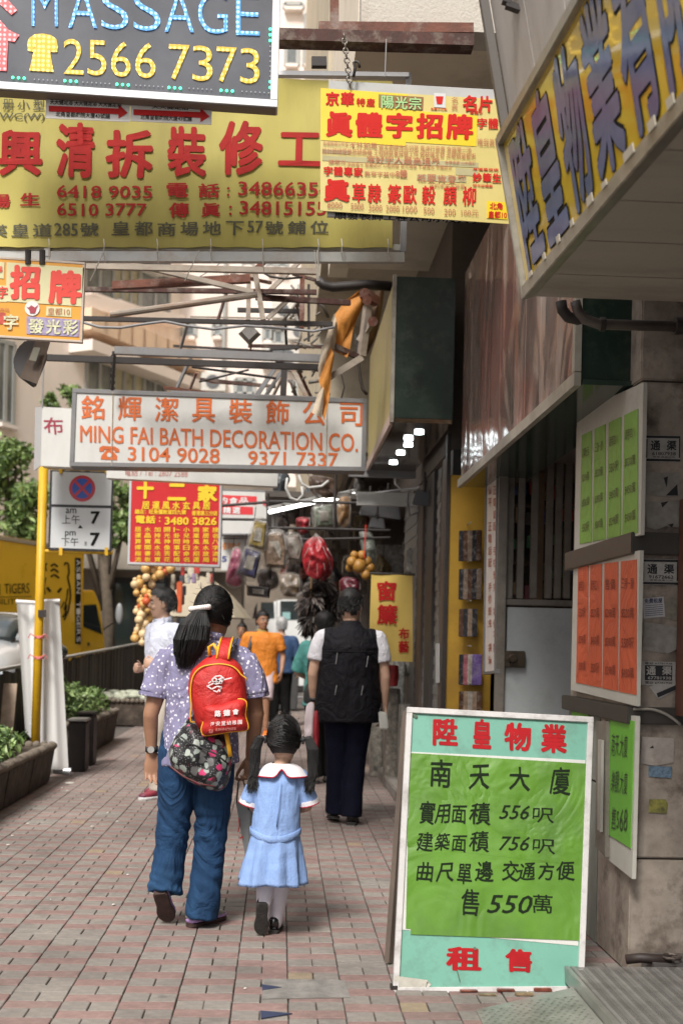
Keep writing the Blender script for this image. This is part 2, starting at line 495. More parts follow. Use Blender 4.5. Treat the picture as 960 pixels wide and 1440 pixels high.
# litter and little metal wedges set into the paving
lit = MB(); rnd = random.Random(5)
for u, v in ((98, 1101), (95, 1112), (88, 1108), (165, 1155), (152, 1143), (130, 1162), (72, 1265), (160, 1272), (40, 1158), (18, 1175), (12, 1188), (116, 1124), (180, 1230), (345, 1390)):
    p = PZ(u, v, 0.004); r_ = 0.003 + rnd.random() * 0.007
    lit.loft([p, p + Vector((0, 0, 0.004))], [(r_ * 1.6, r_), (r_, r_ * .7)], 7)
p = PZ(98, 1101, 0.004); lit.loft([p, p + Vector((0, 0, 0.006))], [(0.045, 0.05), (0.03, 0.03)], 10)
tag(lit.build('litter', M('litter_white', (0.55, 0.53, 0.48), 0.8)), 'white crumbs and scraps of paper scattered on the paving beside the planters', 'litter', kind='stuff')
for pts in ([(368, 1385), (369, 1393), (396, 1389)], [(366, 1422), (367, 1433), (411, 1426)]):
    q = [PZ(u, v, 0.002) for u, v in pts]
    mb = MB(); mb.add(q + [a + Vector((0, 0, 0.003)) for a in q], [(0, 1, 2), (3, 4, 5), (0, 1, 4, 3), (1, 2, 5, 4), (2, 0, 3, 5)])
    tag(mb.build('metal_wedge', M('navy_metal', (0.045, 0.055, 0.1), 0.4, metal=0.4)), 'dark blue metal wedge let into the paving near the front' if pts[0][1] > 1400 else 'smaller dark blue metal wedge in the paving just behind the other', 'metal wedge', 'metal wedges set in the paving')
q = [PZ(u, v, 0.003) for u, v in ((372, 1376), (485, 1378), (492, 1402), (368, 1404))]
MB().slab(q, UP, 0.003).build('cement_patch', M('cement_patch', (0.2, 0.19, 0.175), 0.9, 0.35, 14, 0.4, 60), pave)

# ------------------------------------------------------------------ far apartment houses
cream = M('cream_render', (0.88, 0.8, 0.74), 0.85, 0.1, 0.35, 0.05, 8, dirt=((0.42, 0.37, 0.34), 0.35, 0.5), streak=(1, 1, 0.25))
cream2 = M('pale_render', (0.82, 0.74, 0.69), 0.85, 0.08, 0.3, 0.05, 8, dirt=((0.45, 0.4, 0.37), 0.3, 0.5), streak=(1, 1, 0.25))
glassd = M('dark_window_glass', (0.16, 0.18, 0.18), 0.2, 0.5, 1.2, spec=0.8)
glassy = M('curtained_glass', (0.4, 0.38, 0.26), 0.3, 0.4, 2.0)
alu = M('window_alu', (0.35, 0.36, 0.35), 0.5)
acw = M('ac_white', (0.62, 0.6, 0.56), 0.6, 0.1)
acd = M('ac_grille', (0.12, 0.13, 0.14), 0.6)
def window(parent, pl, x0, y0, x1, y1, sl, panes=2, glass=None, open_=False):
    q = rect(x0, y0, x1, y1, sl, 0.02); n = pl[1]
    p = [PP(u, v, pl) for u, v in q]
    mb = MB(); t = 0.06
    def bar(a, b): mb.beam(a + n * 0.02, b + n * 0.02, t, 0.12)
    for i in range(4): bar(p[i], p[(i + 1) % 4])
    for i in range(1, panes):
        f = i / panes; bar(p[0] * (1 - f) + p[1] * f, p[3] * (1 - f) + p[2] * f)
    f_ = mb.build('window', alu, parent)
    MB().slab([a + n * 0.012 for a in p], n, 0.05).build('pane', glass or glassd, f_)
    sill = MB(); sill.beam(p[3] + n * 0.1 - UP * 0.09, p[2] + n * 0.1 - UP * 0.09, 0.28, 0.1); sill.build('sill', cream2, f_)
def ac_unit(parent, pl, u, v, s):
    p = PP(u, v, pl); n = pl[1]; x = UP.cross(n).normalized()
    mb = MB(); a = p - x * s / 2; b = p + x * s / 2
    mb.slab([a + UP * s * .35 + n * .35, b + UP * s * .35 + n * .35, b - UP * s * .35 + n * .35, a - UP * s * .35 + n * .35], n, .4)
    o = mb.build('air_conditioner', acw, parent)
    MB().cyl(p + n * .34, p + n * .37, s * .27, n=14).build('grille', acd, o)

A0 = PY(120, 455, 34.0); A1 = PY(245, 500, 37.8)
du = Vector((A1.x - A0.x, A1.y - A0.y, 0)).normalized()
nA = Vector((du.y, -du.x, 0))
plA = (Vector((A0.x, A0.y, 0)), nA)
bA = thing('apartment_building', 'cream apartment block across the road with tan dentil ledge and glazed balconies', 'building', (A0.x - du.x * 8, A0.y - du.y * 8, -0.13))
s0 = Vector((A0.x, A0.y, 0)) - du * 16; s1 = Vector((A1.x, A1.y, 0)) + du * 0.3
def prism(a, b, n, depth, z0, z1):
    return MB().hexa([a + UP * z0, b + UP * z0, b - n * depth + UP * z0, a - n * depth + UP * z0], [a + UP * z1, b + UP * z1, b - n * depth + UP * z1, a - n * depth + UP * z1])
prism(s0, s1, nA, 14, -0.13, 46).build('wall', cream, bA)
# projecting ledges with tan blocks beneath the balcony glazing
tan = M('tan_dentil', (0.82, 0.62, 0.46), 0.8, 0.15, 1)
for v0, h in ((452, 1), ):
    a = PP(98, 470, plA); b = PP(252, 528, plA)
    mb = MB(); mb.beam(a + nA * .35 - UP * 0.35, b + nA * .35 - UP * 0.35, 0.9, 0.3); mb.build('ledge', cream2, bA)
    mb = MB()
    for i in range(9):
        c = a * (1 - (i + .5) / 9) + b * ((i + .5) / 9)
        mb = MB(); q = c + nA * .35 + UP * .35
        mb.beam(q - du * .36, q + du * .36, 0.9, .6); mb.build('ledge_block', tan, bA)
a = PP(110, 432, plA); b = PP(246, 452, plA)
for (x0, y0, x1, y1, g_, k) in ((120, 352, 160, 408, glassd, 2), (160, 360, 196, 420, glassy, 3), (198, 366, 238, 432, glassd, 2),
                                (122, 492, 158, 560, glassd, 2), (160, 500, 202, 566, glassy, 3), (203, 506, 232, 566, glassd, 2),
                                (-4, 478, 20, 592, glassd, 2), (-60, 470, -20, 590, glassd, 2), (120, 250, 238, 300, glassd, 4), (122, 120, 238, 170, glassy, 4), (-4, 330, 20, 420, glassd, 2)):
    window(bA, plA, x0, y0, x1, y1, 0.3 * (900 - (y0 + y1) / 2) / 420, k, g_)
for u, v in ((222, 528), (205, 372), (232, 350)): ac_unit(bA, plA, u, v, 0.8)
for v0, sl in ((418, .33), (340, .42)):
    a, b = PP(90, v0 + 5, plA), PP(246, v0 + 5 + sl * 156 * .6, plA)
    mb = MB(); mb.beam(a + nA * .15, b + nA * .15, .5, .35); mb.build('ledge', cream2, bA)
YB = s1.y + 0.02
plB = planeY(YB)
bB = thing('apartment_building', 'pale apartment block facing the street end with small hinged windows and window air conditioners', 'building', (-1, YB, -0.13))
MB().box(s1.x, 1.2, YB, YB + 14, -0.13, 48).build('wall', cream2, bB)
MB().box(1.2, 10.0, YB + 1.5, YB + 14, -0.13, 48).build('side_wing', cream, bB)
for (x0, y0, x1, y1, k) in ((257, 457, 275, 473, 1), (371, 461, 382, 479, 1), (385, 464, 398, 484, 1), (343, 358, 356, 374, 1), (376, 360, 386, 376, 1), (391, 361, 404, 377, 1),
                            (331, 533, 358, 554, 2), (255, 518, 270, 531, 1), (371, 560, 382, 579, 1), (402, 62, 419, 92, 1), (428, 56, 437, 92, 1), (430, 20, 440, 44, 1), (400, 5, 425, 12, 1),
                            (300, 620, 330, 645, 2), (343, 258, 356, 274, 1), (376, 260, 386, 276, 1), (371, 661, 398, 684, 2), (415, 455, 430, 480, 1), (415, 535, 430, 560, 1), (300, 457, 312, 473, 1)):
    window(bB, plB, x0, y0, x1, y1, 0.02, k)
for u, v, s_ in ((388, 500, .9), (398, 440, .7), (300, 540, .8), (436, 570, .9), (420, 470, .7), (405, 505, .8)): ac_unit(bB, plB, u, v, s_)
mb = MB()
for u, v0, v1 in ((323, 100, 640), (420, 400, 660), (436, 350, 660)):
    mb.beam(PY(u, v0, YB - .12), PY(u - .022 * (v1 - v0), v1, YB - .12), .09, .09)
mb.build('drainpipe', alu, bB)
MB().box(-3.2, 1.2, YB - .6, YB - .01, -.13, 6.2).build('shop_level', M('far_shop_brown', (0.2, 0.165, 0.13), 0.8, 0.3, 1.0), bB)
# shop level of the far side
brn = M('far_shop_brown', (0.2, 0.165, 0.13), 0.8, 0.3, 1.0)
blk = M('shop_dark', (0.025, 0.025, 0.028), 0.6)
fs_ = thing('far_shop', 'brown shop front with dark door openings across the road', 'shop front', (-6, 30, -0.13))
pf = PY(120, 770, 30)
yF = 30.0
xa, xb = PY(118, 900, yF).x, PY(338, 900, yF).x
MB().box(xa - 6, xb, yF, yF + 2.5, -0.13, PY(200, 775, yF).z).build('wall', brn, fs_)
for x0, x1 in ((158, 192), (206, 238), (250, 268)):
    a, b = PY(x0, 812, yF), PY(x1, 812, yF)
    d = MB().box(a.x, b.x, yF - .06, yF + .02, -0.1, a.z).build('door', blk, fs_)
    MB().box(a.x + .1, b.x - .1, yF - .08, yF - .062, 0.2, a.z - .15).build('pane', M('far_door_glass', (0.05, 0.07, 0.07), 0.1), d)
MB().box(PY(268, 800, yF).x, PY(300, 800, yF).x, yF - .3, yF - .005, -.13, PY(270, 805, yF).z).build('pillar', M('far_pillar', (0.34, 0.3, 0.25), 0.8, 0.15, 2), fs_)
MB().box(PY(140, 800, yF).x, PY(157, 800, yF).x, yF - .3, yF - .005, -.13, PY(150, 772, yF).z).build('pillar', MATS['far_pillar'], fs_)
MB().box(xa - 6, xb, yF - 0.7, yF - .31, PY(200, 775, yF).z - .5, PY(200, 775, yF).z + .1).build('fascia', M('far_fascia', (0.3, 0.27, 0.23), 0.8, 0.2, 1), fs_)
# the end of the street
eb = thing('end_building', 'dim grey building closing off the far end of the street', 'building', (0, 70, -0.13))
MB().box(-14, 10, 70, 76, -0.13, 50).build('wall', M('end_grey', (0.2, 0.19, 0.175), 0.9, 0.25, 0.5), eb)
plE = planeY(69.95)
for x0 in (338, 356, 374, 392, 410, 428):
    for y0 in (700, 740, 780, 820): window(eb, plE, x0, y0, x0 + 11, y0 + 22, 0.02, 1)

lb = thing('apartment_building', 'long cream apartment row across the road, unseen left of view, added to block sky', 'building', (-20, 0, -.13))  # unseen row, added to keep sky light off the right side
MB().box(-34, -19, -40, 24, -.13, 21).build('wall', cream, lb)
for y in range(-38, 22, 4):
    for z in (3.4, 6.6, 9.8, 13, 16.2):
        w_ = MB().box(-18.995, -18.95, y, y + 2.2, z, z + 1.5).build('window', alu, lb); MB().box(-18.949, -18.93, y + .1, y + 2.1, z + .1, z + 1.4).build('pane', glassd, w_)

# ------------------------------------------------------------------ the shop building on the right
conc = M('beige_concrete', (0.74, 0.67, 0.55), 0.9, 0.12, 1.2, 0.25, 25, dirt=((0.2, 0.16, 0.11), 0.45, 1.1))
concw = M('whitewashed_beam', (0.52, 0.49, 0.44), 0.9, 0.12, 5, 0.5, 60, dirt=((0.2, 0.15, 0.1), 0.5, 5))
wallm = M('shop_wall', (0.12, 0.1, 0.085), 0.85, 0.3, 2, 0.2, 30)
sb = thing('shop_building', 'old building overhanging the pavement with beige ceiling and rusty beam above the shops', 'building', (3, 8, 0))
MB().box(0.34, 9, 6.45, 10.5, 4.62, 26).build('upper_storeys', conc, sb)
MB().box(0.345, 9, 6.25, 6.448, 4.55, 5.6).build('beam', concw, sb)
MB().box(1.62, 9, -3, 6.25, 4.3, 26).build('upper_storeys', conc, sb)
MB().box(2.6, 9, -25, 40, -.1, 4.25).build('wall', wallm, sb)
MB().box(1.6, 9, -25, -3.01, 4.3, 22).build('upper_storeys', conc, sb)
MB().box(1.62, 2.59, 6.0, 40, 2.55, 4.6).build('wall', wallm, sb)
MB().box(0.34, 0.5, 9.6, 10.45, 4.52, 4.615).build('soffit_lip', conc, sb)
sb2 = thing('shop_building', 'cream walled building further down the right side, stained above its shop signs', 'building', (3, 20, 0))
cw = M('stained_cream', (0.5, 0.44, 0.33), 0.9, 0.12, 1.5, 0.2, 20, dirt=((0.16, 0.11, 0.07), 0.6, 1.3))
MB().box(0.36, 9, 13.5, 44, 3.5, 26).build('upper_storeys', cw, sb2)
MB().box(0.3, 9, 10.52, 13.49, 4.9, 26).build('upper_storeys', cw, sb2)
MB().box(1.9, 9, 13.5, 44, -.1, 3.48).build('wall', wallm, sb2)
rust = M('rusty_steel', (0.15, 0.055, 0.035), 0.75, 0.4, 9, 0.3, 60, dirt=((0.4, 0.37, 0.33), 0.6, 7))
rustl = M('rusty_pale_steel', (0.36, 0.31, 0.26), 0.7, 0.3, 8, 0.2, 50, dirt=((0.2, 0.08, 0.03), 0.8, 6), streak=(0.4, 1, 1))
dks = M('dark_steel', (0.03, 0.024, 0.022), 0.6, 0.3, 5)
greyst = M('grey_steel', (0.22, 0.22, 0.225), 0.5, 0.2, 5, dirt=((0.12, 0.08, 0.05), 0.5, 5), metal=0.3)
galv = M('galvanised', (0.45, 0.45, 0.43), 0.45, 0.15, 6, dirt=((0.25, 0.16, 0.09), 0.6, 6), metal=0.5)
# steel joists carrying the signs in front of the beam
def steel(name, label, a, b, w_, h_, mat, cat='steel beam', grp='steel members carrying the signs', bolts=0):
    o = MB().beam(a, b, w_, h_).build(name, mat)
    return tag(o, label, cat, grp)
jb = thing('steel_joist', 'rusty double steel joist running along the whitewashed beam above the chain', 'steel beam', tuple(PY(520, 60, 6.2)), group='steel members carrying the signs')
MB().beam(PY(388, 54, 6.15), PY(664, 62, 6.15), 0.1, 0.06).build('lower_flange', M('dark_rust', (0.07, 0.03, 0.024), 0.8, 0.4, 12, 0.2, 50, dirt=((0.4, 0.36, 0.3), 0.5, 9)), jb)
MB().beam(PY(448, 42, 6.2), PY(664, 44, 6.2), 0.08, 0.05).build('upper_flange', rust, jb)
MB().beam(PY(470, -40, 6.2), PY(470, 38, 6.2), 0.05, 0.045).build('hanger', rust, jb)
MB().beam(PY(459, 88, 6.5), PY(438, 88, 6.5), 0.04, 0.05).build('stub', dks, jb)

# near canopy with the slanting yellow light sign
def canopy_pt(Y, lo):     # foot and head line of the slanting face
    return Vector((0.885 + 0.043 * (4.3 - Y), Y, 2.6)) if lo else Vector((0.775 + 0.05 * (4.3 - Y), Y, 3.18))
cp = thing('shop_canopy', 'grey panelled canopy over the corner shop, seen from below with dark joints', 'canopy', (1.6, 3.3, 2.6))
und = M('canopy_underside', (0.42, 0.375, 0.32), 0.6, 0.12, 3, 0.05, 20, dirt=((0.08, 0.06, 0.05), 0.5, 2.5), streak=(0.3, 1, 1))
ys = [4.3, 4.03, 3.69, 3.35, 3.0, 2.66, 2.3, 1.9, 1.5, 1.1, .7, .3, -.2, -.7, -1.2]  # nearest panels are out of view, added to block sun from the column
for a, b in zip(ys, ys[1:]):
    l0, l1 = canopy_pt(a - .004, 1), canopy_pt(b + .004, 1)
    MB().hexa([l1, Vector((2.6, l1.y, 2.6)), Vector((2.6, l0.y, 2.6)), l0], [p + UP * .02 for p in (l1, Vector((2.6, l1.y, 2.6)), Vector((2.6, l0.y, 2.6)), l0)]).build('soffit_panel', und, cp)
MB().hexa([canopy_pt(1.5, 1) + Vector((0.03, 0, .03)), Vector((2.6, 1.5, 2.63)), Vector((2.6, 4.29, 2.63)), canopy_pt(4.29, 1) + Vector((0.03, 0, .03))],
          [canopy_pt(1.5, 1) + Vector((0.12, 0, 2.2)), Vector((2.6, 1.5, 4.8)), Vector((2.6, 4.29, 4.8)), canopy_pt(4.29, 1) + Vector((0.12, 0, 2.2))]).build('canopy_core', blk, cp)
fasm = M('fascia_metal', (0.5, 0.47, 0.44), 0.5, 0.1, 2, 0.05, 20, dirt=((0.14, 0.1, 0.08), 0.4, 2), streak=(1, 1, 0.2), metal=0.2)
for i in range(8):        # ribbed sheets above the sign
    Y0 = 4.31 - i * .36; Y1 = Y0 - .352
    def fp(Y, k):
        t = canopy_pt(Y, 0); b = canopy_pt(Y, 1); d = (t - b)
        return b + d * (1 + k) + Vector((0.02, 0, 0))
    q = [fp(Y0, 2.2), fp(Y1, 2.2), fp(Y1, -0.06), fp(Y0, -0.06)]
    n_ = Vector((-1, 0, -0.2)).normalized()
    MB().slab(q, n_, .02).build('fascia_panel', fasm, cp)
mb = MB()
mb.beam(fp(4.32, -.08) - Vector((.02, 0, 0)), fp(4.32, 2.2) - Vector((.02, 0, 0)), .03, .03)
mb.build('edge_trim', M('trim_dark', (0.1, 0.09, 0.08), 0.5), cp)
mb = MB()
for Y in (4.02, 3.6):
    p = canopy_pt(Y, 0) + Vector((-0.05, 0, 0.42)); mb.beam(p, p + Vector((-.03, 0, -.1)), .03, .03); mb.beam(p + Vector((-.03, 0, -.102)), p + Vector((.03, 0, -.12)), .028, .02)
mb.build('bracket', dks, cp, kind='stuff')

# column
stone = M('brown_marble', (0.46, 0.4, 0.34), 0.5, 0.22, 4, 0.15, 40, dirt=((0.05, 0.034, 0.024), 0.95, 5.5), detail=10, col2=(0.17, 0.135, 0.11))
greenst = M('grey_green_stone', (0.24, 0.26, 0.23), 0.7, 0.2, 5, 0.15, 40, dirt=((0.1, 0.09, 0.07), 0.6, 3), streak=(1, 1, .25))
cl = thing('stone_column', 'stained brown stone column at the corner plastered with stickers', 'column', (1.8, 5.4, 0))
YC, XC = 4.87, 1.45
zz = [0.0, 0.475, 1.05, 1.78, 2.44, 3.1, 4.28]
for i, (a, b) in enumerate(zip(zz, zz[1:])):
    MB().box(XC, 2.35, YC, YC + .5, a + .004, b - .004).build('stone', stone, cl, bevel=.006, seg=2)
MB().box(XC + .012, 2.34, YC + .012, YC + 1.09, 0, 4.28).build('core', M('column_mortar', (0.06, 0.05, 0.04), 0.9), cl)
for (y0, y1, a, b) in ((YC + .504, YC + .76, 0, .72), (YC + .764, YC + 1.1, 0, .72), (YC + .504, YC + 1.1, .728, 1.05)):
    MB().box(XC, 2.3, y0, y1, a, b).build('stone', greenst, cl, bevel=.005)
MB().box(XC + .004, 2.3, YC + .505, YC + 1.1, 1.06, 2.6).build('stone', stone, cl, bevel=.005)
bandm = M('band_metal', (0.06, 0.055, 0.05), 0.45, 0.2, 5, metal=0.3)
for z0, z1 in ((1.725, 1.815), (1.03, 1.1)):
    MB().box(XC - .035, 2.37, YC - .035, YC + 1.12, z0, z1).build('metal_band', bandm, cl, bevel=.004)
wire = MB(); pts = [PY(890 + i * 6, 997 + (0.35 * (i - 3) ** 2 if i > 3 else 0), YC - .045) for i in range(12)]
wire.tube(pts, .006); wire.build('cable', M('cable_grey', (0.3, 0.28, 0.25), 0.6), cl, smooth=True)
# reddish door edge right of the column
rdp = MB().box(PY(962, 850, 4.75).x, PY(962, 850, 4.75).x + .1, 4.72, 4.84, 1.07, 1.95).build('door_post', M('red_brown_post', (0.16, 0.06, 0.04), 0.5, 0.2))
tag(rdp, 'reddish brown door post at the very right edge beside the stone column', 'door post')
# pipe
pp = thing('drain_pipe', 'dark bent drain pipe under the canopy edge above the column', 'pipe', tuple(PY(880, 440, 4.7)))
YP = 4.62
MB().tube([PY(788, 424, YP), PY(790, 436, YP), PY(798, 446, YP), PY(812, 449, YP), PY(825, 446, YP)], .022, 10).build('elbow', dks, pp, smooth=True)
MB().tube([PY(808, 424, YP - .03), PY(812, 438, YP - .03), PY(822, 449, YP - .03), PY(842, 456, YP - .03), PY(975, 460, YP - .03)], .02, 10).build('run', M('pipe_brown', (0.11, 0.09, 0.08), 0.45, 0.3, 9), pp, smooth=True)
mb = MB(); mb.cyl(PY(948, 458, YP - .03), PY(962, 458, YP - .03), .034); mb.cyl(PY(843, 456, YP - .03), PY(850, 456, YP - .03), .027); mb.build('coupling', dks, pp, kind='stuff')

# sign box 1 with wavy reflections partly painted into its face colour
green = M('dark_green_enamel', (0.012, 0.028, 0.02), 0.35, 0.4, 5, 0.05, 30, dirt=((0.12, 0.12, 0.1), 0.35, 9))
def wavy():
    m = bpy.data.materials.new('painted_reflection_acrylic'); m.use_nodes = True; N = m.node_tree.nodes; L = m.node_tree.links; b = N['Principled BSDF']
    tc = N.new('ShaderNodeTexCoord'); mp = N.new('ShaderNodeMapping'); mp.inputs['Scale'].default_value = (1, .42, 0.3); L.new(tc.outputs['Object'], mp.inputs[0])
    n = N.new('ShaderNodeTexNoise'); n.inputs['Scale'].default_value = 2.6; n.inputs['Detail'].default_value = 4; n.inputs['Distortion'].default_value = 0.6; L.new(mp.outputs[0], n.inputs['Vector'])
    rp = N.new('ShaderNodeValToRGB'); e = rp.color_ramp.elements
    e[0].position = .28; e[0].color = (.17, .115, .095, 1); e[1].position = .72; e[1].color = (.27, .245, .23, 1)  # ramp colours imitate streaky reflections on the acrylic
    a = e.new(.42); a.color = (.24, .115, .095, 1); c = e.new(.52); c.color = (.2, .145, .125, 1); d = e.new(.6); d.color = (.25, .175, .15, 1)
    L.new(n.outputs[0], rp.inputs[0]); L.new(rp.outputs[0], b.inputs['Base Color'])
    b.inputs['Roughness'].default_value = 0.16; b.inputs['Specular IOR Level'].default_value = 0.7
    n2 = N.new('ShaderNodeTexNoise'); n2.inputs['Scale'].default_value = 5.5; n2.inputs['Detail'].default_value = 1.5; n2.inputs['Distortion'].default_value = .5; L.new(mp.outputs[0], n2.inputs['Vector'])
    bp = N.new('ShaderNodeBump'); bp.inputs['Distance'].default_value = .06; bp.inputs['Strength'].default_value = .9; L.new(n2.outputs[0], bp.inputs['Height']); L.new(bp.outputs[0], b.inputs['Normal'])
    return m
trimm = M('pale_trim', (0.35, 0.33, 0.28), 0.5, 0.25, 5, dirt=((0.12, 0.09, 0.06), 0.6, 8), metal=0.3)
b1 = thing('sign_box', 'long dark sign box over the shops with glossy pinkish panels, wavy reflections partly painted', 'sign box', (1.35, 6.6, 2.44))
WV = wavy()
MB().box(1.235, 1.6, 5.02, 8.33, 2.47, 3.95).build('box_body', green, b1, bevel=.004)
n = 9
for i in range(n):
    y0, y1 = 5.05 + i * 3.26 / n, 5.05 + (i + 1) * 3.26 / n - .006
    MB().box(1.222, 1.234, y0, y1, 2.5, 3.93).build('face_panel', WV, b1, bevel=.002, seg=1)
MB().box(1.205, 1.234, 5.0, 8.35, 2.44, 2.496).build('lower_trim', trimm, b1)
MB().box(1.205, 1.234, 5.0, 5.045, 2.5, 3.95).build('end_trim', trimm, b1)
MB().box(1.24, 1.6, 5.0, 8.33, 2.445, 2.468).build('underside', M('green_gloss', (0.03, 0.05, 0.04), 0.12, 0.3, 3), b1)
# sign box 2
b2 = thing('sign_box', 'dark green sign box with mirrored underside and yellow side panel above the second shop', 'sign box', (1.0, 9.6, 2.8))
MB().box(.80, 1.215, 8.37, 10.7, 2.83, 3.82).build('box_body', green, b2, bevel=.004)
ylw = M('faded_yellow_panel', (0.42, 0.36, 0.1), 0.35, 0.3, 3, streak=(1, 1, .2), dirt=((0.2, 0.16, 0.1), 0.5, 3))
MB().box(.785, .799, 8.42, 10.68, 2.87, 3.8).build('side_panel', ylw, b2)
MB().box(.775, .80, 8.36, 8.415, 2.8, 3.83).build('end_trim', trimm, b2)
MB().box(.775, .80, 8.42, 10.7, 2.79, 2.866).build('lower_trim', M('pink_trim', (0.5, 0.38, 0.34), 0.4, 0.2, 4), b2)
MB().box(.81, 1.21, 8.37, 10.7, 2.8, 2.829).build('underside', M('mirror_underside', (0.2, 0.14, 0.09), 0.06, 0.5, 5, metal=0.75), b2)
MB().box(.62, 1.22, 10.705, 10.76, 2.74, 2.83).build('back_rail', greyst, b2)
reflm = M('lamp_reflection_glow', (0.85, 0.97, 1.0), 0.4, emit=9)  # glowing discs stand in for lights reflected in the underside
for i, (x, y) in enumerate(((1.02, 8.72), (.97, 8.98), (1.0, 9.28), (.98, 9.68), (.97, 10.2))):
    MB().cyl((x, y, 2.785), (x, y, 2.799), .035, n=14).build('lamp_reflection', reflm, b2)
b2.location.x -= .05; b2.location.z += .09      # hung a little higher
wb = MB().box(.66, 1.2, 10.9, 10.96, 2.6, 2.72).build('strip_sign', M('off_white_panel', (0.5, 0.5, 0.48), 0.6, 0.1))
tag(wb, 'thin off white strip panel below the mirrored sign box', 'sign')

# shop fronts on the right, one after another
post = M('brown_post', (0.09, 0.065, 0.05), 0.6, 0.2, 4)
shut = M('grey_shutter', (0.2, 0.195, 0.185), 0.45, 0.2, 4, metal=0.3)
sf = thing('shuttered_shop', 'grey and brown shutters and narrow posts of the shop behind the curtain banner', 'shop front', (1.4, 11, 0))
for (ua, ub, m_, nm, dz) in ((632, 626, dks, 'post', 0), (624, 617, post, 'post', 0), (616, 607, shut, 'shutter', .03), (606, 597, dks, 'post', 0), (596, 592, shut, 'shutter', .03),
                             (591, 585, post, 'post', 0), (584, 566, shut, 'shutter', .03)):
    X = 1.23 + dz
    ya = X * F / (ua - 395); yb = X * F / (ub - 395)
    MB().box(X, X + .1, ya, yb, 0, 2.78).build(nm, m_, sf)
    if nm == 'shutter':
        mb = MB()
        for k in range(22): mb.box(X - .006, X, ya + .01, yb - .01, .1 + k * .12, .17 + k * .12)
        mb.build('shutter_ribs', m_, sf)
MB().box(1.22, 1.9, 9.0, 14, 2.79, 4.88).build('lintel', wallm, sf)
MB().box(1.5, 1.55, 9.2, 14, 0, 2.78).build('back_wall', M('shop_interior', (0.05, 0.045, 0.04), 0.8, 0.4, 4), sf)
sn = MB().slab([PX(612, 905, 1.22), PX(617, 905, 1.22), PX(617, 960, 1.22), PX(612, 960, 1.22)], Vector((-1, 0, 0)), .004).build('notice', M('notice_paper', (0.4, 0.4, 0.4), 0.8), sf)
# far shops: recess with dim interior
fs2 = thing('open_shop', 'dim open shop front with hanging goods further along the right side', 'shop front', (1.5, 18, 0))
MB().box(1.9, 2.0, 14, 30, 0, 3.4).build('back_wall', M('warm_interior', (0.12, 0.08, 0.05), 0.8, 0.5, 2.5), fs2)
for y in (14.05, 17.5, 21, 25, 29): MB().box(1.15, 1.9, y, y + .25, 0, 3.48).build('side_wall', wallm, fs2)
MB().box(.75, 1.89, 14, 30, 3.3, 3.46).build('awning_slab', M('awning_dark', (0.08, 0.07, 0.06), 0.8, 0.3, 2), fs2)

# gate beside the column
gm = M('gate_brown_metal', (0.2, 0.18, 0.155), 0.5, 0.2, 6, dirt=((0.05, 0.04, 0.03), 0.4, 7), metal=0.2)
YG = 7.8
gt = thing('metal_gate', 'grey metal gate with vertical bars above a plain lower panel and a lock', 'gate', tuple(PY(752, 1180, YG)))
def gb(u0, v0, u1, v1, d=.05, Y=YG, mat=gm, name='rail', bev=.004):
    a, b = PY(u0, v0, Y), PY(u1, v1, Y)
    return MB().box(min(a.x, b.x), max(a.x, b.x), Y, Y + d, min(a.z, b.z), max(a.z, b.z)).build(name, mat, gt, bevel=bev)
zt = PY(700, 632, YG).z
x0 = PY(704, 800, YG).x; x1 = PY(806, 800, YG).x
MB().box(x0 - .03, x0 + .03, YG - .04, YG - .002, 0, zt + .1).build('gate_post', gm, gt, bevel=.004)
gb(706, 630, 812, 641, .06, name='top_rail'); gb(706, 842, 812, 853, .06, name='mid_rail')
for u in (718, 733, 752, 773, 786, 799):
    zl, zh = PY(u, 842, YG).z + .002, PY(u, 641, YG).z - .002
    x = PY(u, 740, YG).x
    MB().box(x - .022, x + .022, YG + .01, YG + .045, zl, zh).build('bar', gm, gt, bevel=.003)
a, b = PY(713, 853, YG), PY(812, 1180, YG)
MB().box(a.x, b.x, YG + .01, YG + .04, .05, a.z - .003).build('lower_panel', M('panel_grey', (0.42, 0.45, 0.46), 0.5, 0.08, 3, dirt=((0.15, 0.15, 0.14), 0.4, 3)), gt)
lk = gb(708, 915, 738, 939, .03, YG - .035, M('lock_steel', (0.16, 0.13, 0.1), 0.3, 0.2, 9, metal=0.8), 'lock', .006)
c = PY(720, 926, YG - .04); MB().cyl(c, c - Vector((0, .035, 0)), .03, .022).build('lock_knob', MATS['lock_steel'], lk, smooth=False)
# what hangs behind the bars
bp_ = thing('shop_shelf', 'cluttered shelf with coloured packets glimpsed behind the gate bars', 'shelf', tuple(PY(760, 860, 8.6)))
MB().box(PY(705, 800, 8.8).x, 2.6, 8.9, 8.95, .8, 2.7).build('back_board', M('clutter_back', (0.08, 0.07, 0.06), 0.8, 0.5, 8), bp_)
rnd = random.Random(12)
pc = [(0.4, .05, .04), (.45, .38, .08), (.05, .1, .25), (.4, .38, .35), (.1, .1, .1), (.3, .12, .15), (.08, .22, .12), (.38, .3, .2)]
for i in range(34):
    u = rnd.uniform(712, 800); v = rnd.choice([660, 690, 725, 760, 800, 830]) + rnd.uniform(-6, 6)
    p = PY(u, v, 8.75); s_ = rnd.uniform(.04, .08)
    c_ = rnd.choice(pc)
    MB().box(p.x - s_ / 2, p.x + s_ / 2, 8.72, 8.8, p.z - s_ * .8, p.z + s_ * .8).build('packet', M('packet_%d' % pc.index(c_), c_, 0.5, 0.4, 30), bp_, bevel=.004)
for v in (712, 790): 
    p = PY(750, v, 8.75); MB().box(1.5, 2.5, 8.62, 8.88, p.z - .02, p.z).build('shelf_board', post, bp_)
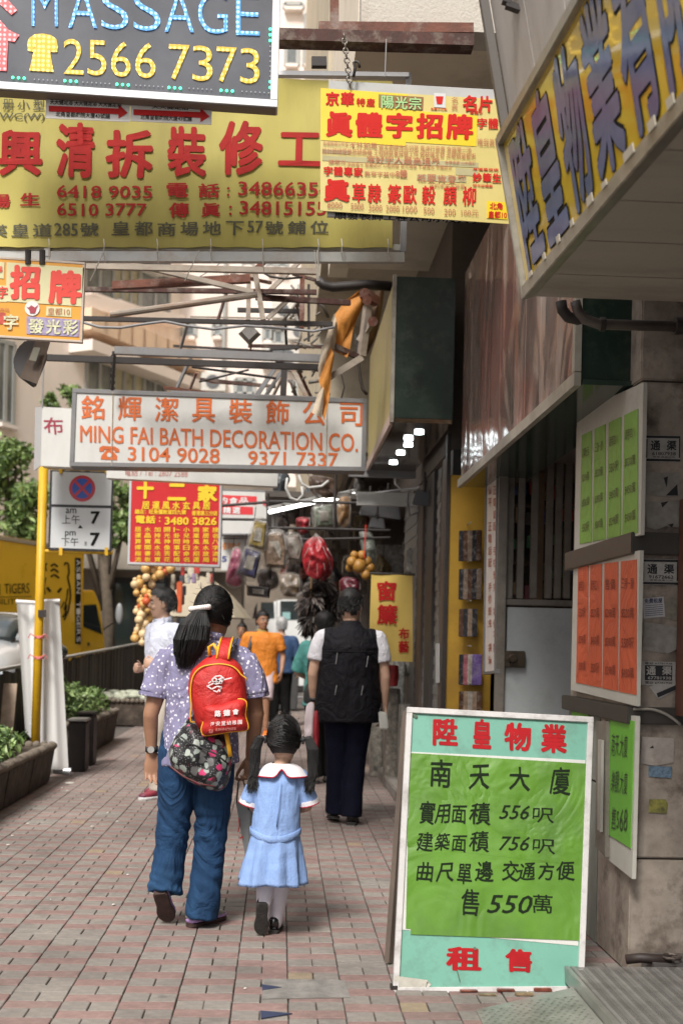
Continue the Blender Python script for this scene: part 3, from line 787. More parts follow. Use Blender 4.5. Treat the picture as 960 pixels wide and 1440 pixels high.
p0 = PY(752, 645, 8.3); p1 = PY(764, 850, 8.3); st = MB().box(p0.x, p0.x + .06, 8.25, 8.3, p1.z, p0.z).build('roll', M('tan_roll', (0.4, 0.28, 0.18), 0.7, 0.3, 4), bp_)

# yellow panel with phone cases
yp = thing('yellow_panel', 'mustard yellow side panel of the accessory stall', 'panel', (1.4, 8.75, 0))
YY = 8.72
a, b = PY(633, 668, YY), PY(684, 668, YY)
MB().box(a.x, b.x + .06, YY, YY + .05, 0, a.z).build('panel', M('mustard', (0.5, 0.29, 0.03), 0.5, 0.12, 3, dirt=((0.2, 0.1, 0.02), 0.5, 2)), yp)
MB().box(a.x - .03, a.x - .003, YY - .02, YY + .06, 0, a.z + .3).build('edge', dks, yp)
pkc = [(.03, .03, .035), (.1, .05, .03), (.22, .16, .12), (.3, .1, .12), (.16, .1, .3), (.4, .36, .32), (.28, .2, .14)]
clear = M('clear_wrap', (0.5, 0.5, 0.5), 0.1, alpha=0.08)
k = 0
for v, hh, cols, rw in ((752, 46, (0, 1, 2, 0, 1), 'brown and black cases wrapped in film, top row'), (806, 46, (0, 2, 1, 0, 2), 'dark cases wrapped in film, second row'),
                    (862, 40, (1, 0, 6, 0), 'smoky cases in film, third row'), (926, 46, (0, 3, 5, 4, 4), 'red, white and purple phone cases, fourth row'), (978, 40, (1, 6, 5, 6, 1), 'tan and wooden phone cases, bottom row')):
    rk = thing('case_rack', 'hanging ' + rw + ' on the yellow panel', 'hanging goods', tuple(PY(664, v, YY - .1)), group='hanging phone cases on the yellow panel')
    for i, ci in enumerate(cols):
        u = 649 + i * 5.8; p = PY(u, v, YY - .1); q = PY(u, v + hh * .62, YY - .1)
        MB().box(p.x - .019, p.x + .019, YY - .1 - .012 * i, YY - .075 - .012 * i, q.z - .045, p.z + .03).build('phone_case', M('case_%d' % ci, pkc[ci], 0.25, 0.5, 20, dirt=((.5, .48, .44), .35, 25)), rk, bevel=.004)
    p = PY(646, v - 16, YY - .17); q = PY(677, v + hh * .7, YY - .17)
    MB().cyl(p + Vector((.08, 0, .01)), p + Vector((.08, .16, .01)), .005, n=6).build('hook', galv, rk)
# white price board on the facade line
wl = thing('price_board', 'tall white board with columns of red writing next to the gate', 'sign', (1.42, 8.2, 1.4))
plw = planeX(1.40)
q = [(684, 668), (700, 664), (697, 946), (681, 948)]
q[0] = (684, 676)
board(wl, plw, q, .02, M('white_board', (0.75, 0.7, 0.66), 0.5, 0.12, 4), greyst, .015)
L = Letters(plw)
for j, u in enumerate((686.5, 693.5)):
    for i in range(15):
        if (i * 7 + j) % 5 == 4: continue
        v = 684 + i * 17; L.text('價平靚正電話配件手機殼充線袋'[(i + j * 3) % 14], [(u, v), (u + 4.6, v - 1), (u + 4.6, v + 11), (u, v + 12)], .01)
L.build('lettering', M('faint_red', (0.42, 0.12, 0.08), 0.6), wl)
# ================================================================== signs
red = M('sign_red', (0.5, 0.018, 0.018), 0.6, 0.12, 8, spec=.2)
red2 = M('brush_red', (0.5, 0.05, 0.05), 0.55, 0.15, 9)
orange = M('sign_orange', (0.6, 0.13, 0.025), 0.5, 0.18, 6)
black = M('sign_black', (0.012, 0.012, 0.012), 0.8, spec=.15)
blackg = M('sign_charcoal', (0.09, 0.085, 0.05), 0.7)
silver = M('silver_frame', (0.62, 0.63, 0.64), 0.35, 0.1, 6, metal=0.5)
white = M('sign_white', (0.62, 0.62, 0.6), 0.45, 0.08, 3, dirt=((0.4, 0.38, 0.33), 0.3, 2.5), streak=(1, 1, .3))

def led_mat(name, col, e=2.2):
    """plastic channel letter with rows of lit diodes"""
    m = bpy.data.materials.new(name); m.use_nodes = True; N = m.node_tree.nodes; L = m.node_tree.links; b = N['Principled BSDF']
    b.inputs['Base Color'].default_value = (*[c * .6 for c in col], 1); b.inputs['Roughness'].default_value = .4
    tc = N.new('ShaderNodeTexCoord'); v = N.new('ShaderNodeTexVoronoi'); v.inputs['Scale'].default_value = 46; v.inputs['Randomness'].default_value = .2
    v.voronoi_dimensions = '2D'; se = N.new('ShaderNodeSeparateXYZ'); cb = N.new('ShaderNodeCombineXYZ'); L.new(tc.outputs['Object'], se.inputs[0]); L.new(se.outputs[0], cb.inputs[0]); L.new(se.outputs[2], cb.inputs[1]); L.new(cb.outputs[0], v.inputs['Vector'])
    mr = N.new('ShaderNodeMapRange'); mr.inputs['From Min'].default_value = .42; mr.inputs['From Max'].default_value = .2
    L.new(v.outputs['Distance'], mr.inputs[0])
    mx = N.new('ShaderNodeMixRGB'); mx.inputs[1].default_value = (*col, 1); mx.inputs[2].default_value = (*[min(1, c * .78 + .22) for c in col], 1)
    L.new(mr.outputs[0], mx.inputs[0]); L.new(mx.outputs[0], b.inputs['Emission Color'])
    m2 = N.new('ShaderNodeMath'); m2.operation = 'MULTIPLY_ADD'; m2.inputs[1].default_value = e * .8; m2.inputs[2].default_value = e * .12
    L.new(mr.outputs[0], m2.inputs[0]); L.new(m2.outputs[0], b.inputs['Emission Strength'])
    return m
ledb, ledy, ledr, ledg = led_mat('led_blue', (.1, .42, .95)), led_mat('led_yellow', (.95, .6, .03), 1.5), led_mat('led_red', (.95, .16, .17), 1.6), M('led_green', (.05, .95, .45), .4, emit=2.2)

# 1. massage sign ---------------------------------------------------
YM = 5.5
pl = planeY(YM)
ms = thing('led_sign', 'big dark lit sign reading MASSAGE and 2566 7373 in dotted lights', 'sign', tuple(PY(200, 140, YM)))
faceM = M('massage_face', (0.075, 0.08, 0.095), 0.22, 0.25, 3, spec=0.7)
q = [(-75, -95), (386, -60), (384, 138), (-75, 104)]
board(ms, pl, [(-75, -95), (394, -60), (389, 151), (-75, 120)], .07, faceM, silver, .03, proud=.012)
mb = MB(); pts = [PY(u, v, YM + .035) for u, v in ((-75, 124), (388, 155))]
mb.beam(pts[0], pts[1], .07, .02); mb.build('lower_casing', M('casing_brown', (0.2, 0.16, 0.13), 0.6), ms)
L = Letters(pl, .006)
s_ = .078
ch = [('M', 45, 82), ('A', 97, 137), ('S', 143, 181), ('S', 188, 226), ('A', 232, 273), ('G', 279, 320), ('E', 332, 365)]
for c_, a, b in ch:
    off = (a - 45) * .045
    L.text(c_, [(a, -22 + off), (b, -22 + off + 2), (b, 38 + off), (a, 37 + off)], -.012 if c_ != 'M' else -.016, res=5)
L.build('lettering_blue', ledb, ms)
L = Letters(pl, .006)
xs = [(90, 118), (124, 150), (157, 184), (191, 219), (238, 267), (271, 299), (305, 333), (338, 365)]
for c_, (a, b) in zip('25667373', xs):
    off = (a - 90) * .052
    L.text(c_, [(a, 55 + off), (b, 56.5 + off), (b, 106 + off), (a, 104.5 + off)], -.004, res=5)
L.build('lettering_yellow', ledy, ms)
L = Letters(pl, .006)   # telephone
L.poly([(39, 62), (42, 54), (50, 49), (60, 48), (72, 50), (80, 56), (82, 66), (81, 74), (72, 74), (70, 66), (66, 62), (60, 65), (54, 62), (49, 65), (48, 74), (40, 72)])
L.poly([(50, 64), (54, 62), (60, 65), (66, 62), (70, 66), (72, 78), (76, 102), (42, 100), (47, 78)])
L.build('telephone_symbol', ledy, ms)
L = Letters(pl, .006)   # cut-off red character
L.poly([(-20, -20), (-2, -14), (25, 15), (17, 22), (0, 6), (-12, -5)])
L.poly([(-20, 20), (2, 30), (13, 43), (28, 50), (21, 60), (12, 58), (12, 66), (10, 101), (-20, 98)])
L.build('character_red', ledr, ms)
L = Letters(pl, .008)
for u0, v0 in ((19, 110), (92, 114.5), (165, 119.5), (238, 124), (311, 128)):
    for i in range(3): L.disc(u0 + i * 8, v0 + i * .5, 2.1, 8)
for v in (42, 50, 58, 116, 124): L.disc(380, v, 2.1, 8)
L.build('diodes_green', ledg, ms)
L = Letters(pl, .007)
for i in range(60):
    u = 12 + i * 6.2
    if all(abs(u - (a + 8)) > 16 for a in (19, 92, 165, 238, 311)): L.disc(u, 109.5 + u * .058, 1.1, 6)
for v in range(66, 112, 7): L.disc(380, v, 1.1, 6)
L.build('diodes_unlit', M('diode_grey', (.3, .32, .36), .4), ms)
# 2. two arrow stickers ---------------------------------------------
pl = planeY(YM + .06)
for i, (x0, y0, x1, y1, tx) in enumerate(((65, 139, 183, 171, 0), (184, 145, 298, 175, 1))):
    t = thing('arrow_sign', ('white strip with a red arrow hanging under the lit sign, nearer the WC lettering', 'white strip with a red arrow under the lit sign, right one of the two')[i], 'sign', tuple(PY(x0 + 50, y1, YM + .06)), group='white arrow strips under the lit sign')
    board(t, pl, rect(x0, y0, x1, y1 - 5, .045), .004, M('strip_white', (.68, .66, .64), .5))
    L = Letters(pl)
    m_ = (y0 + y1) / 2
    L.poly([(x0 + 4, m_ - 6), (x1 - 16, m_ - 2), (x1 - 16, m_ - 8), (x1 - 3, m_ + 4), (x1 - 16, m_ + 12), (x1 - 16, m_ + 6), (x0 + 4, m_ + 2)])
    L.build('arrow', red, t)
    L = Letters(pl)
    L.text('天天健足浴', rect(x0 + 30, y0 + 2, x0 + 82, y0 + 8, .045)) if i else L.text('天天健足浴 天天健足浴 天天健足浴', rect(x0 + 6, y0 + 0.5, x1 - 12, y0 + 8, .045))
    L.text('北角皇都戲院大廈43號舖', rect(x0 + 14, y1 - 14, x1 - 28, y1 - 7, .045), .01)
    L.build('lettering', black, t)
# 3. big yellow banner ----------------------------------------------
YBn = 6.2
pl = planeY(YBn)
bn = thing('banner', 'long olive yellow cloth banner with big red characters under the lit sign', 'banner', tuple(PY(270, 345, YBn)))
cloth = M('olive_yellow_cloth', (0.47, 0.41, 0.1), 0.65, 0.14, 2.2, 0.12, 25, dirt=((0.26, 0.2, 0.06), 0.5, 1.4), streak=(1, 1, .3))
c4 = [PP(u, v, pl) for u, v in ((-120, 96), (552, 112), (552, 347), (-120, 347))]
c4b = list(c4)
def bil(x, y): return (c4[0] * (1 - x) + c4[1] * x) * (1 - y) + (c4[3] * (1 - x) + c4[2] * x) * y
def wav(x, y): return 0.007 * math.sin(x * 31 + y * 4) * (0.3 + abs(y - .5)) + 0.012 * noise.noise(Vector((x * 9, y * 3, 0)))
bm_ = MB(); nx, ny = 90, 26; vs, fs = [], []
for s_ in (0, 1):
    for j in range(ny + 1):
        for i in range(nx + 1):
            x, y = i / nx, j / ny; sc_ = 0.006 * abs(math.sin(x * 14 * math.pi)) if j == ny else 0
            vs.append(bil(x, y) + Vector((0, wav(x, y) + .02 + .004 * s_, sc_)))
o_ = (nx + 1) * (ny + 1)
for j in range(ny):
    for i in range(nx):
        a = j * (nx + 1) + i; fs.append((a, a + nx + 1, a + nx + 2, a + 1)); fs.append((o_ + a, o_ + a + 1, o_ + a + nx + 2, o_ + a + nx + 1))
bm_.add(vs, fs); bm_.build('cloth', cloth, bn, smooth=True)
L = Letters(pl, .012)
for c_, (a, b, t, u) in zip('興清拆裝修工', ((-2, 60, 181, 246), (79, 134, 171, 249), (149, 216, 181, 249), (236, 291, 176, 248), (309, 371, 167, 246), (391, 452, 184, 232))):
    L.text(c_, rect(a, t, b, u, .0, .02), .035, shear=0.0, wob=.012)
L.build('lettering_red', M('banner_red', (0.4, 0.03, 0.028), 0.75, 0.2, 7, spec=.15), bn)
L = Letters(pl, .012)
L.text('6418 9035', rect(80, 259, 214, 277, .006), .02); L.text('6510 3777', rect(80, 284, 206, 302, .006), .02)
L.chars('電話', [rect(234, 256, 265, 276, 0), rect(279, 257, 309, 277, 0)], .03); L.text(':', rect(319, 262, 323, 275, 0), .03); L.text('34866354', rect(335, 254, 465, 274, .006), .02)
L.chars('傳眞', [rect(237, 283, 266, 304, 0), rect(283, 284, 310, 304, 0)], .03); L.text(':', rect(322, 288, 326, 302, 0), .03); L.text('34815155', rect(337, 281, 459, 301, .006), .02)
L.chars('陽生', [rect(-16, 271, 14, 290, 0), rect(28, 270, 56, 288, 0)], .03)
L.build('lettering_numbers', M('banner_red_small', (0.38, 0.03, 0.028), 0.75, spec=.15), bn)
L = Letters(pl, .012)
L.chars('英皇道', [rect(-12, 314, 10, 332, 0), rect(16, 313, 40, 332, 0), rect(46, 313, 73, 332, 0)], .02)
L.text('285', rect(76, 312, 109, 330, 0), .02); L.text('號', rect(112, 311, 138, 330, 0), .02)
L.chars('皇都商場地下', row('皇都商場地下', 157, 310, 343, 330, .2, 0), .02); L.text('57', rect(348, 309, 370, 326, 0), .02)
L.chars('號鋪位', row('號鋪位', 373, 309, 462, 328, .2, 0), .02)
L.chars('册小型', [rect(4, 138, 19, 153, 0), rect(24, 138, 41, 152, 0), rect(46, 137, 62, 152, 0)], .009); L.text('WC(W)', rect(-1, 157, 62, 169, -.01), .01)
L.build('lettering_black', blackg, bn)
mb = MB()
for u in (69, 146, 221, 296, 369, 447, 480, 545): mb.tube([PY(u, 336, YBn - .01), PY(u + 1, 345, YBn - .03), PY(u, 356, YBn - .02), PY(u + 2, 366 + (u % 5) * 4, YBn)], .003, 5)
for u, a in ((280, -1), (147, -1), (442, .2), (446, .1)): mb.tube([PY(u, 352, YBn - .02), PY(u + a * 20, 395, YBn - .02)], .003, 5)
mb.build('ties', M('white_tie', (.6, .58, .52), .7), bn, kind='stuff')
for o_ in list(bn.children):
    if o_.name.startswith('lettering'):
        for v_ in o_.data.vertices:
            p_ = v_.co; x_ = (p_.x - c4b[3].x) / (c4b[2].x - c4b[3].x); y_ = (c4b[0].z - p_.z) / (c4b[0].z - c4b[3].z)
            p_.y += wav(x_, y_) + .02 + .0055
rl = thing('sign_gantry', 'pale steel rails and upright holding the yellow banner above and below', 'frame', tuple(PY(300, 360, YBn + .05)))
MB().beam(PY(-80, 98, YBn + .04), PY(574, 107, YBn + .04), .04, .022).build('top_rail', silver, rl)
MB().beam(PY(-80, 349, YBn + .06), PY(568, 349, YBn + .06), .03, .03).build('upper_bottom_rail', galv, rl)
MB().beam(PY(-80, 361, YBn + .05), PY(568, 363, YBn + .05), .04, .05).build('bottom_rail', galv, rl)
MB().beam(PY(566, 355, YBn + .05), PY(574, 104, YBn + .05), .03, .03).build('upright', greyst, rl)
MB().beam(PY(68, 345, YBn + .05), PY(68, 362, YBn + .05), .05, .03).build('bracket', galv, rl)

# 4. price sign of the lettering shop, hung on a chain ----------------
YJ = 5.75
pl = planeY(YJ)
js = thing('hanging_sign', 'yellow poster board of a sign maker listing characters and prices, hung from a chain', 'sign', tuple(PY(580, 310, YJ)))
board(js, planeY(YJ + .02), [(462, 113), (697, 126), (716, 312), (460, 304)], .02, M('grey_backboard', (.42, .43, .43), .5, .1, 4))
pale = M('pale_yellow_film', (0.62, 0.52, 0.18), 0.4, 0.1, 4, coat=.4)
bright = M('bright_yellow_film', (0.78, 0.58, 0.02), 0.35, 0.06, 4, coat=.4)
MB().slab([PP(u, v, pl) for u, v in ((451, 124), (706, 140), (716, 315), (450, 296))], pl[1], .006).build('pale_sheet', pale, js)
def sheet(quad, mat, parent, pl_, lift=.002, name='sheet'):
    return MB().slab([PP(u, v, pl_) + pl_[1] * lift for u, v in quad], pl_[1], lift * .8).build(name, mat, parent)
sheet([(451, 124), (573, 133), (570, 206), (451, 197)], bright, js, pl, .002, 'yellow_sheet')
sheet([(568, 155), (671, 163), (669, 206), (568, 200)], bright, js, pl, .0022, 'yellow_sheet')
sheet([(532, 133), (595, 137), (594, 155), (532, 151)], M('photo_green_red', (.2, .22, .05), .4, col2=(.3, .04, .02), scale=30), js, pl, .004, 'picture_strip')
sheet([(610, 131), (626, 132), (626, 152), (610, 151)], M('tiny_white', (.6, .6, .6), .4), js, pl, .003, 'badge')
sheet([(684, 283), (714, 285), (713, 309), (684, 307)], bright, js, pl, .003, 'corner_tag')
grey1 = M('film_grey', (.42, .38, .2), .45, .1, 5)
for qq in ([(453, 219), (672, 229), (672, 236), (453, 226)], [(453, 210), (492, 212), (492, 217), (453, 215)], [(640, 236), (671, 238), (671, 248), (640, 246)], [(586, 245), (655, 249), (655, 257), (586, 254)]): sheet(qq, grey1, js, pl, .002, 'grey_strip')
L = Letters(pl, .0045)
sl = .035
L.chars('京華', row('京華', 458, 129, 498, 149, .1, sl), .04); L.chars('特産', row('特産', 501, 138, 527, 150, .1, sl), .03)
L.chars('眞體字招牌', row('眞體字招牌', 458, 157, 665, 193, .1, .02), .045, wob=.01)
L.chars('名片', row('名片', 650, 134, 692, 157, .1, sl), .04); L.chars('字體', row('字體', 670, 166, 700, 181, .1, sl), .03)
L.chars('字體專家', row('字體專家', 455, 234, 510, 247, .08, sl), .04)
L.text('眞', rect(455, 252, 492, 284, .01), .05, wob=.01)
for c_, u in zip('草隷篆歐毅顔柳', (495, 517, 545, 567, 593, 623, 650)): L.text(c_, rect(u, 258 + (u - 495) * .03, u + 19, 285 + (u - 495) * .03, .02), .025)
L.chars('妙筆生花', row('妙筆生花', 664, 243, 718, 256, .08, sl), .04)
L.text('身價萬兩佛', rect(664, 236, 700, 240, sl), .02); L.text('現今返楊磊', rect(664, 259, 692, 263, sl), .02)
L.text('北角', rect(688, 285, 706, 295, sl), .03); L.text('皇都10', rect(686, 297, 712, 307, sl), .03)
L.poly([(612, 136), (623, 136), (621, 147), (614, 147)]); L.text('眞體字出版', rect(605, 152, 628, 155, sl), .02); L.text('眞體字', rect(660, 156, 678, 161, sl), .02)
L.build('lettering_red', M('vivid_red', (.55, .015, .01), .6, spec=.2), js)
L = Letters(pl, .006)
L.chars('名貴', [rect(634, 137, 643, 145), rect(634, 147, 643, 155)], 0); L.text('唯我眞體', rect(671, 195, 703, 206, sl), 0)
L.text('不外如是', rect(491, 200, 530, 208, sl), 0.01); L.text('眞確做線公形影', rect(454, 199, 490, 205, sl), 0); L.text('做大廚師洗瓜切菜 馬虎行雲書 食遍第一流', rect(532, 203, 662, 211, sl), 0)
L.text('設計師總擺做廚師櫥櫃 工程師執番抹盤工作 做枝機文發 派關娟當藝術', rect(453, 208, 668, 217, sl), 0)
L.text('寫好字人最高境界', rect(515, 219, 618, 229, sl), 0.01); L.text('勝眼光', rect(462, 225, 486, 231, sl), 0.01); L.text('思辟萬千 整體設計 分點明營 質方濃墨 千寶萬化 字體統合', rect(488, 228, 635, 234, sl), 0)
L.text('教寫字其中', rect(512, 241, 555, 248, sl), .01); L.text('8體', rect(556, 239, 572, 250, sl), .02)
L.chars('祇要肯登攀', row('祇要肯登攀', 586, 245, 655, 256, .15, sl), .01); L.text('您的未來不是夢', rect(603, 258, 653, 264, sl), 0)
L.text('免費書畫 山水園彩', rect(625, 226, 668, 231, sl), 0)
for s_, a, b, v in (('8000', 460, 481, 284), ('5000', 493, 511, 286), ('3000', 518, 537, 288), ('2000', 542, 561, 289), ('1000', 566, 586, 290), ('500', 595, 610, 292), ('200', 624, 640, 294), ('100元', 648, 672, 295)):
    L.text(s_, rect(a, v, b, v + 9, sl), 0)
L.build('lettering_brown', M('faded_brown_red', (.42, .14, .06), .5), js)
L = Letters(pl, .007); L.chars('陽光宗', row('陽光宗', 536, 135, 592, 153, .1, .05), .02); L.build('lettering_green', M('pale_green_ink', (.35, .6, .25), .4), js)
L = Letters(planeY(YJ + .015), .004); L.text('順發裝飾工程公司承接大小工程', rect(470, 296, 710, 309, .03), .03); L.build('lettering_black', black, js)
def chain(u0, v0, u1, v1, Y, n, name_par, mat, r=.004, lw=.012):
    mb = MB(); a, b = PY(u0, v0, Y), PY(u1, v1, Y)
    for i in range(n):
        c = a.lerp(b, (i + .5) / n); l = (b - a).length / n * .62
        d = (b - a).normalized(); x = Vector((1, 0, 0)) if i % 2 else Vector((0, 1, 0))
        pts = [c + d * l * math.cos(t) + x * lw * math.sin(t) for t in [k * math.pi / 4 for k in range(9)]]
        mb.tube(pts, r, 5)
    return mb.build('chain', mat, name_par, smooth=True, kind='stuff')
chs = M('chain_steel', (.22, .2, .18), .35, .2, 20, metal=.7)
chain(483, 48, 492, 122, YJ - .01, 11, js, chs)
mb = MB(); mb.tube([PY(u, v, YJ - .02) for u, v in ((497, 108), (499, 96), (497, 88), (501, 86), (505, 89), (505, 95))], .007, 7); mb.build('hook', dks, js, smooth=True)
mb = MB(); mb.tube([PY(543, 55, YJ + .1), PY(541, 108, YJ + .1)], .003, 5); mb.build('wire', greyst, js)
# 5. small orange sign on the left -----------------------------------
YO = 6.0
pl = planeY(YO)
og = thing('hanging_sign', 'orange and cream poster board with two big red characters below the banner', 'sign', tuple(PY(50, 478, YO)))
board(og, pl, [(-60, 358), (119, 370), (115, 481), (-60, 470)], .02, M('poster_orange', (.72, .33, .03), .45, .08, 4), M('poster_edge', (.5, .42, .35), .5), .008, proud=.003)
cr = M('poster_cream', (.66, .62, .36), .45, .05, 5)
sheet([(10, 369), (119, 377), (115, 431), (9, 424)], cr, og, pl, .003); sheet([(-10, 368), (7, 369), (6, 392), (-10, 391)], cr, og, pl, .003); sheet([(-30, 400), (10, 402), (10, 425), (-30, 423)], cr, og, pl, .0022)
sheet([(66, 431), (101, 433), (101, 446), (65, 444)], cr, og, pl, .003)
sheet([(38, 445), (113, 450), (111, 474), (38, 470)], M('purple_photo', (.22, .16, .34), .4, col2=(.42, .38, .5), scale=40), og, pl, .003)
sheet([(-20, 438), (8, 440), (8, 456), (-20, 455)], M('photo_red', (.55, .08, .05), .4, .3, 30), og, pl, .003)
L = Letters(pl, .006)
L.text('招', rect(15, 373, 58, 422, .01), .05, wob=.01); L.text('牌', rect(69, 380, 116, 428, .01), .05, wob=.01)
L.text('字', rect(-3, 403, 12, 420, 0), .02); L.text('奉', rect(-8, 374, 5, 385, 0), .02)
L.build('lettering_red', M('vivid_red2', (.72, .05, .03), .45), og)
L = Letters(pl, .005); L.disc(46, 434, 10.5, 16); L.build('badge', M('badge_white', (.75, .72, .7), .4), og)
L = Letters(pl, .008); L.poly([(38, 432), (42, 436), (43, 441), (50, 441), (52, 434), (55, 429), (50, 433), (45, 430), (41, 433)]); L.build('badge_mark', M('maroon', (.35, .04, .06), .5), og)
L = Letters(pl, .006); L.text('皇都10', rect(68, 433, 99, 443, .03), 0); L.text('特價眞', rect(-8, 433, 14, 438, .03), 0); L.build('lettering_brown', MATS['faded_brown_red'], og)
L = Letters(pl, .006); L.chars('發光彩', row('發光彩', 41, 448, 111, 469, .12, .04), .03); L.text('字', rect(6, 442, 27, 464, .02), .03); L.build('lettering_pale', M('pale_ink', (.66, .64, .42), .4, .4, 60), og)
mb = MB(); 
for u in (40, 60): mb.cyl(PY(u, 352, YO), PY(u, 372, YO), .015, n=8)
mb.build('clamps', dks, og, kind='stuff')
# 6. bath decoration sign ----------------------------------------------
YS = 9.4
pl = planeY(YS)
mf = thing('light_box_sign', 'long white light box with orange lettering about bath decoration', 'sign', tuple(PY(300, 660, YS)))
board(mf, pl, [(103, 547), (515, 562), (513, 662), (99, 655)], .2, white, greyst, .03, proud=.01)
L = Letters(pl, .004)
L.chars('銘輝潔具裝飾公司', [rect(115 + i * 51.8, 556 + i * 1.3, 115 + i * 51.8 + 33, 590 + i * 1.3, .02) for i in range(8)], .018)
L.text('MING FAI BATH DECORATION CO.', [(113, 598), (503, 610), (503, 636), (113, 622)], .016, res=3)
L.text('3104 9028', [(180, 628), (309, 631), (309, 652), (180, 648)], .012, res=4); L.text('9371 7337', [(349, 634), (475, 637), (475, 658), (349, 654)], .012, res=4)
L.poly([(140, 630), (144, 627), (162, 628), (168, 632), (168, 636), (162, 636), (161, 633), (147, 632), (146, 635), (140, 635)])
L.poly([(150, 633), (158, 633), (165, 641), (165, 647), (142, 646), (143, 641)])
L.build('lettering', orange, mf)
L = Letters(pl, .007); L.disc(154, 640, 3.2); L.build('dial', white, mf)
mb = MB()
for u in (159, 460): mb.beam(PY(u, 551, YS - .005), PY(u - 2, 655, YS - .005), .012, .004)
mb.build('seam', M('seam_rust', (.45, .36, .25), .6), mf, kind='stuff')
chain(159, 495, 159, 549, YS, 12, mf, dks, .006, .014); chain(461, 515, 461, 565, YS, 12, mf, dks, .006, .014)
# strip sign beneath
YT = 10.4; pl = planeY(YT)
ts = thing('strip_sign', 'narrow white strip sign with telephone number under the bath decoration sign', 'sign', tuple(PY(280, 683, YT)))
board(ts, pl, [(150, 652), (391, 661), (390, 684), (150, 672)], .12, white, None)
L = Letters(pl); L.text('電話 / Tel : 2807 2588', rect(176, 658, 264, 669, .03), 0); L.build('lettering', M('strip_red', (.5, .2, .17), .5), ts)
# 布 sign behind
YB2 = 10.8; pl = planeY(YB2)
bs = thing('light_box_sign', 'white sign with a single dark red character for cloth, half hidden behind the long sign', 'sign', tuple(PY(80, 655, YB2)))
board(bs, pl, [(60, 572), (125, 576), (125, 658), (58, 655)], .15, white, None)
MB().slab([PY(50, 573, YB2 + .16), PY(59.5, 572, YB2 + .01), PY(57.5, 655, YB2 + .01), PY(48, 662, YB2 + .16)], Vector((-1, -.2, 0)).normalized(), .01).build('side_face', M('side_grey', (.45, .45, .45), .5), bs)
L = Letters(pl); L.text('布', rect(62, 587, 89, 611, 0), .01, shear=-.1); L.build('lettering', M('dark_crimson', (.3, .02, .05), .5), bs)
mb = MB(); mb.beam(PY(62, 500, YB2), PY(60, 573, YB2), .012); mb.build('hanger', greyst, bs)
# red sign
YR = 11.2; pl = planeY(YR)
rs = thing('light_box_sign', 'red sign with yellow characters and telephone 3480 3826', 'sign', tuple(PY(245, 795, YR)))
board(rs, pl, [(183, 671), (312, 675), (309, 797), (180, 793)], .14, M('lacquer_red', (.55, .02, .025), .4, .05, 3), silver, .018, proud=.006)
L = Letters(pl, .006)
L.chars('十二家', [rect(193, 674, 217, 702, 0), rect(236, 680, 262, 704, 0), rect(278, 682, 306, 706, 0)], .05, wob=.01)
L.chars('居運風水玄具居', row('居運風水玄具居', 200, 705, 296, 716, .25, .01), .03)
L.text('總店：旺角彌敦道四九號', rect(190, 716, 262, 723, .01), .03); L.text('香港第三分店', rect(270, 718, 306, 725, .01), .03)
L.chars('電話', row('電話', 191, 725, 219, 736, .06, .01), .04); L.text(':', rect(224, 727, 226, 734), .04); L.text('3480 3826', rect(232, 727, 305, 738, .01), .035)
cols = ('居運算擇指流', '水晶寶閣書板', '加持風水法寶', '開光神像丟花', '卜卦問事配婚', '小兒時日命名', '商業風水招運', '家居風水放局', '搜名八字流年')
for i, s_ in enumerate(cols):
    for j, c_ in enumerate(s_):
        u, v = 190 + i * 13.6, 741 + j * 8.4 + i * .1
        L.text(c_, rect(u, v, u + 9, v + 7, 0), .02)
L.build('lettering_yellow', M('sign_yellow', (.85, .58, .03), .45), rs)
# further white food signs
YFd = 14.0; pl = planeY(YFd)
fd = thing('light_box_sign', 'white sign with red blocks for dried food, behind the red sign', 'sign', tuple(PY(350, 790, YFd)))
board(fd, pl, [(311, 688), (404, 691), (404, 752), (311, 752)], .15, white, greyst, .015, proud=.004)
redb = M('block_red', (.66, .04, .05), .45)
sheet([(312, 696), (361, 698), (361, 710), (312, 709)], redb, fd, pl); sheet([(312, 711), (356, 713), (356, 724), (312, 723)], redb, fd, pl)
L = Letters(pl, .005); L.chars('的食品', row('的食品', 308, 699, 349, 708, .15, .02), .03); L.chars('精選', row('精選', 314, 713, 338, 722, .15, .02), .03); L.build('lettering_white', M('plain_white', (.75, .75, .75), .5), fd)
L = Letters(pl, .005); L.chars('咪', [rect(370, 703, 380, 713, 0)], .03); L.build('lettering_red', redb, fd)
L = Letters(pl, .005); L.text('MS', rect(384, 718, 396, 727, 0), 0); L.text('一京', rect(374, 700, 402, 712, 0), 0); L.build('lettering_blue', M('ink_blue', (.03, .05, .25), .5), fd)
fe = thing('light_box_sign', 'grey and white sign with a pinkish red character for noodles beneath the dried food sign', 'sign', tuple(PY(330, 800, YFd + .2)))
pl = planeY(YFd + .2)
board(fe, pl, [(311, 726), (350, 728), (350, 757), (311, 757)], .1, M('greyer', (.45, .43, .42), .5)); 
MB().slab([PY(311, 758, YFd + .2), PY(350, 758, YFd + .2), PY(350, 802, YFd + .2), PY(311, 802, YFd + .2)], pl[1], .1).build('lower_panel', white, fe)
L = Letters(pl, .005); L.text('麵', rect(322, 731, 344, 753, 0), .02); L.build('lettering_red', M('pinkish_red', (.55, .12, .17), .5), fe)
L = Letters(pl, .005); L.text('5', rect(312, 782, 319, 790, 0), .03); L.build('lettering_blue', MATS['ink_blue'], fe)
L = Letters(pl, .005); L.text('香港特式', rect(313, 763, 338, 773, 0), .02); L.build('lettering_orange', M('orange_ink', (.8, .3, .08), .5), fe)
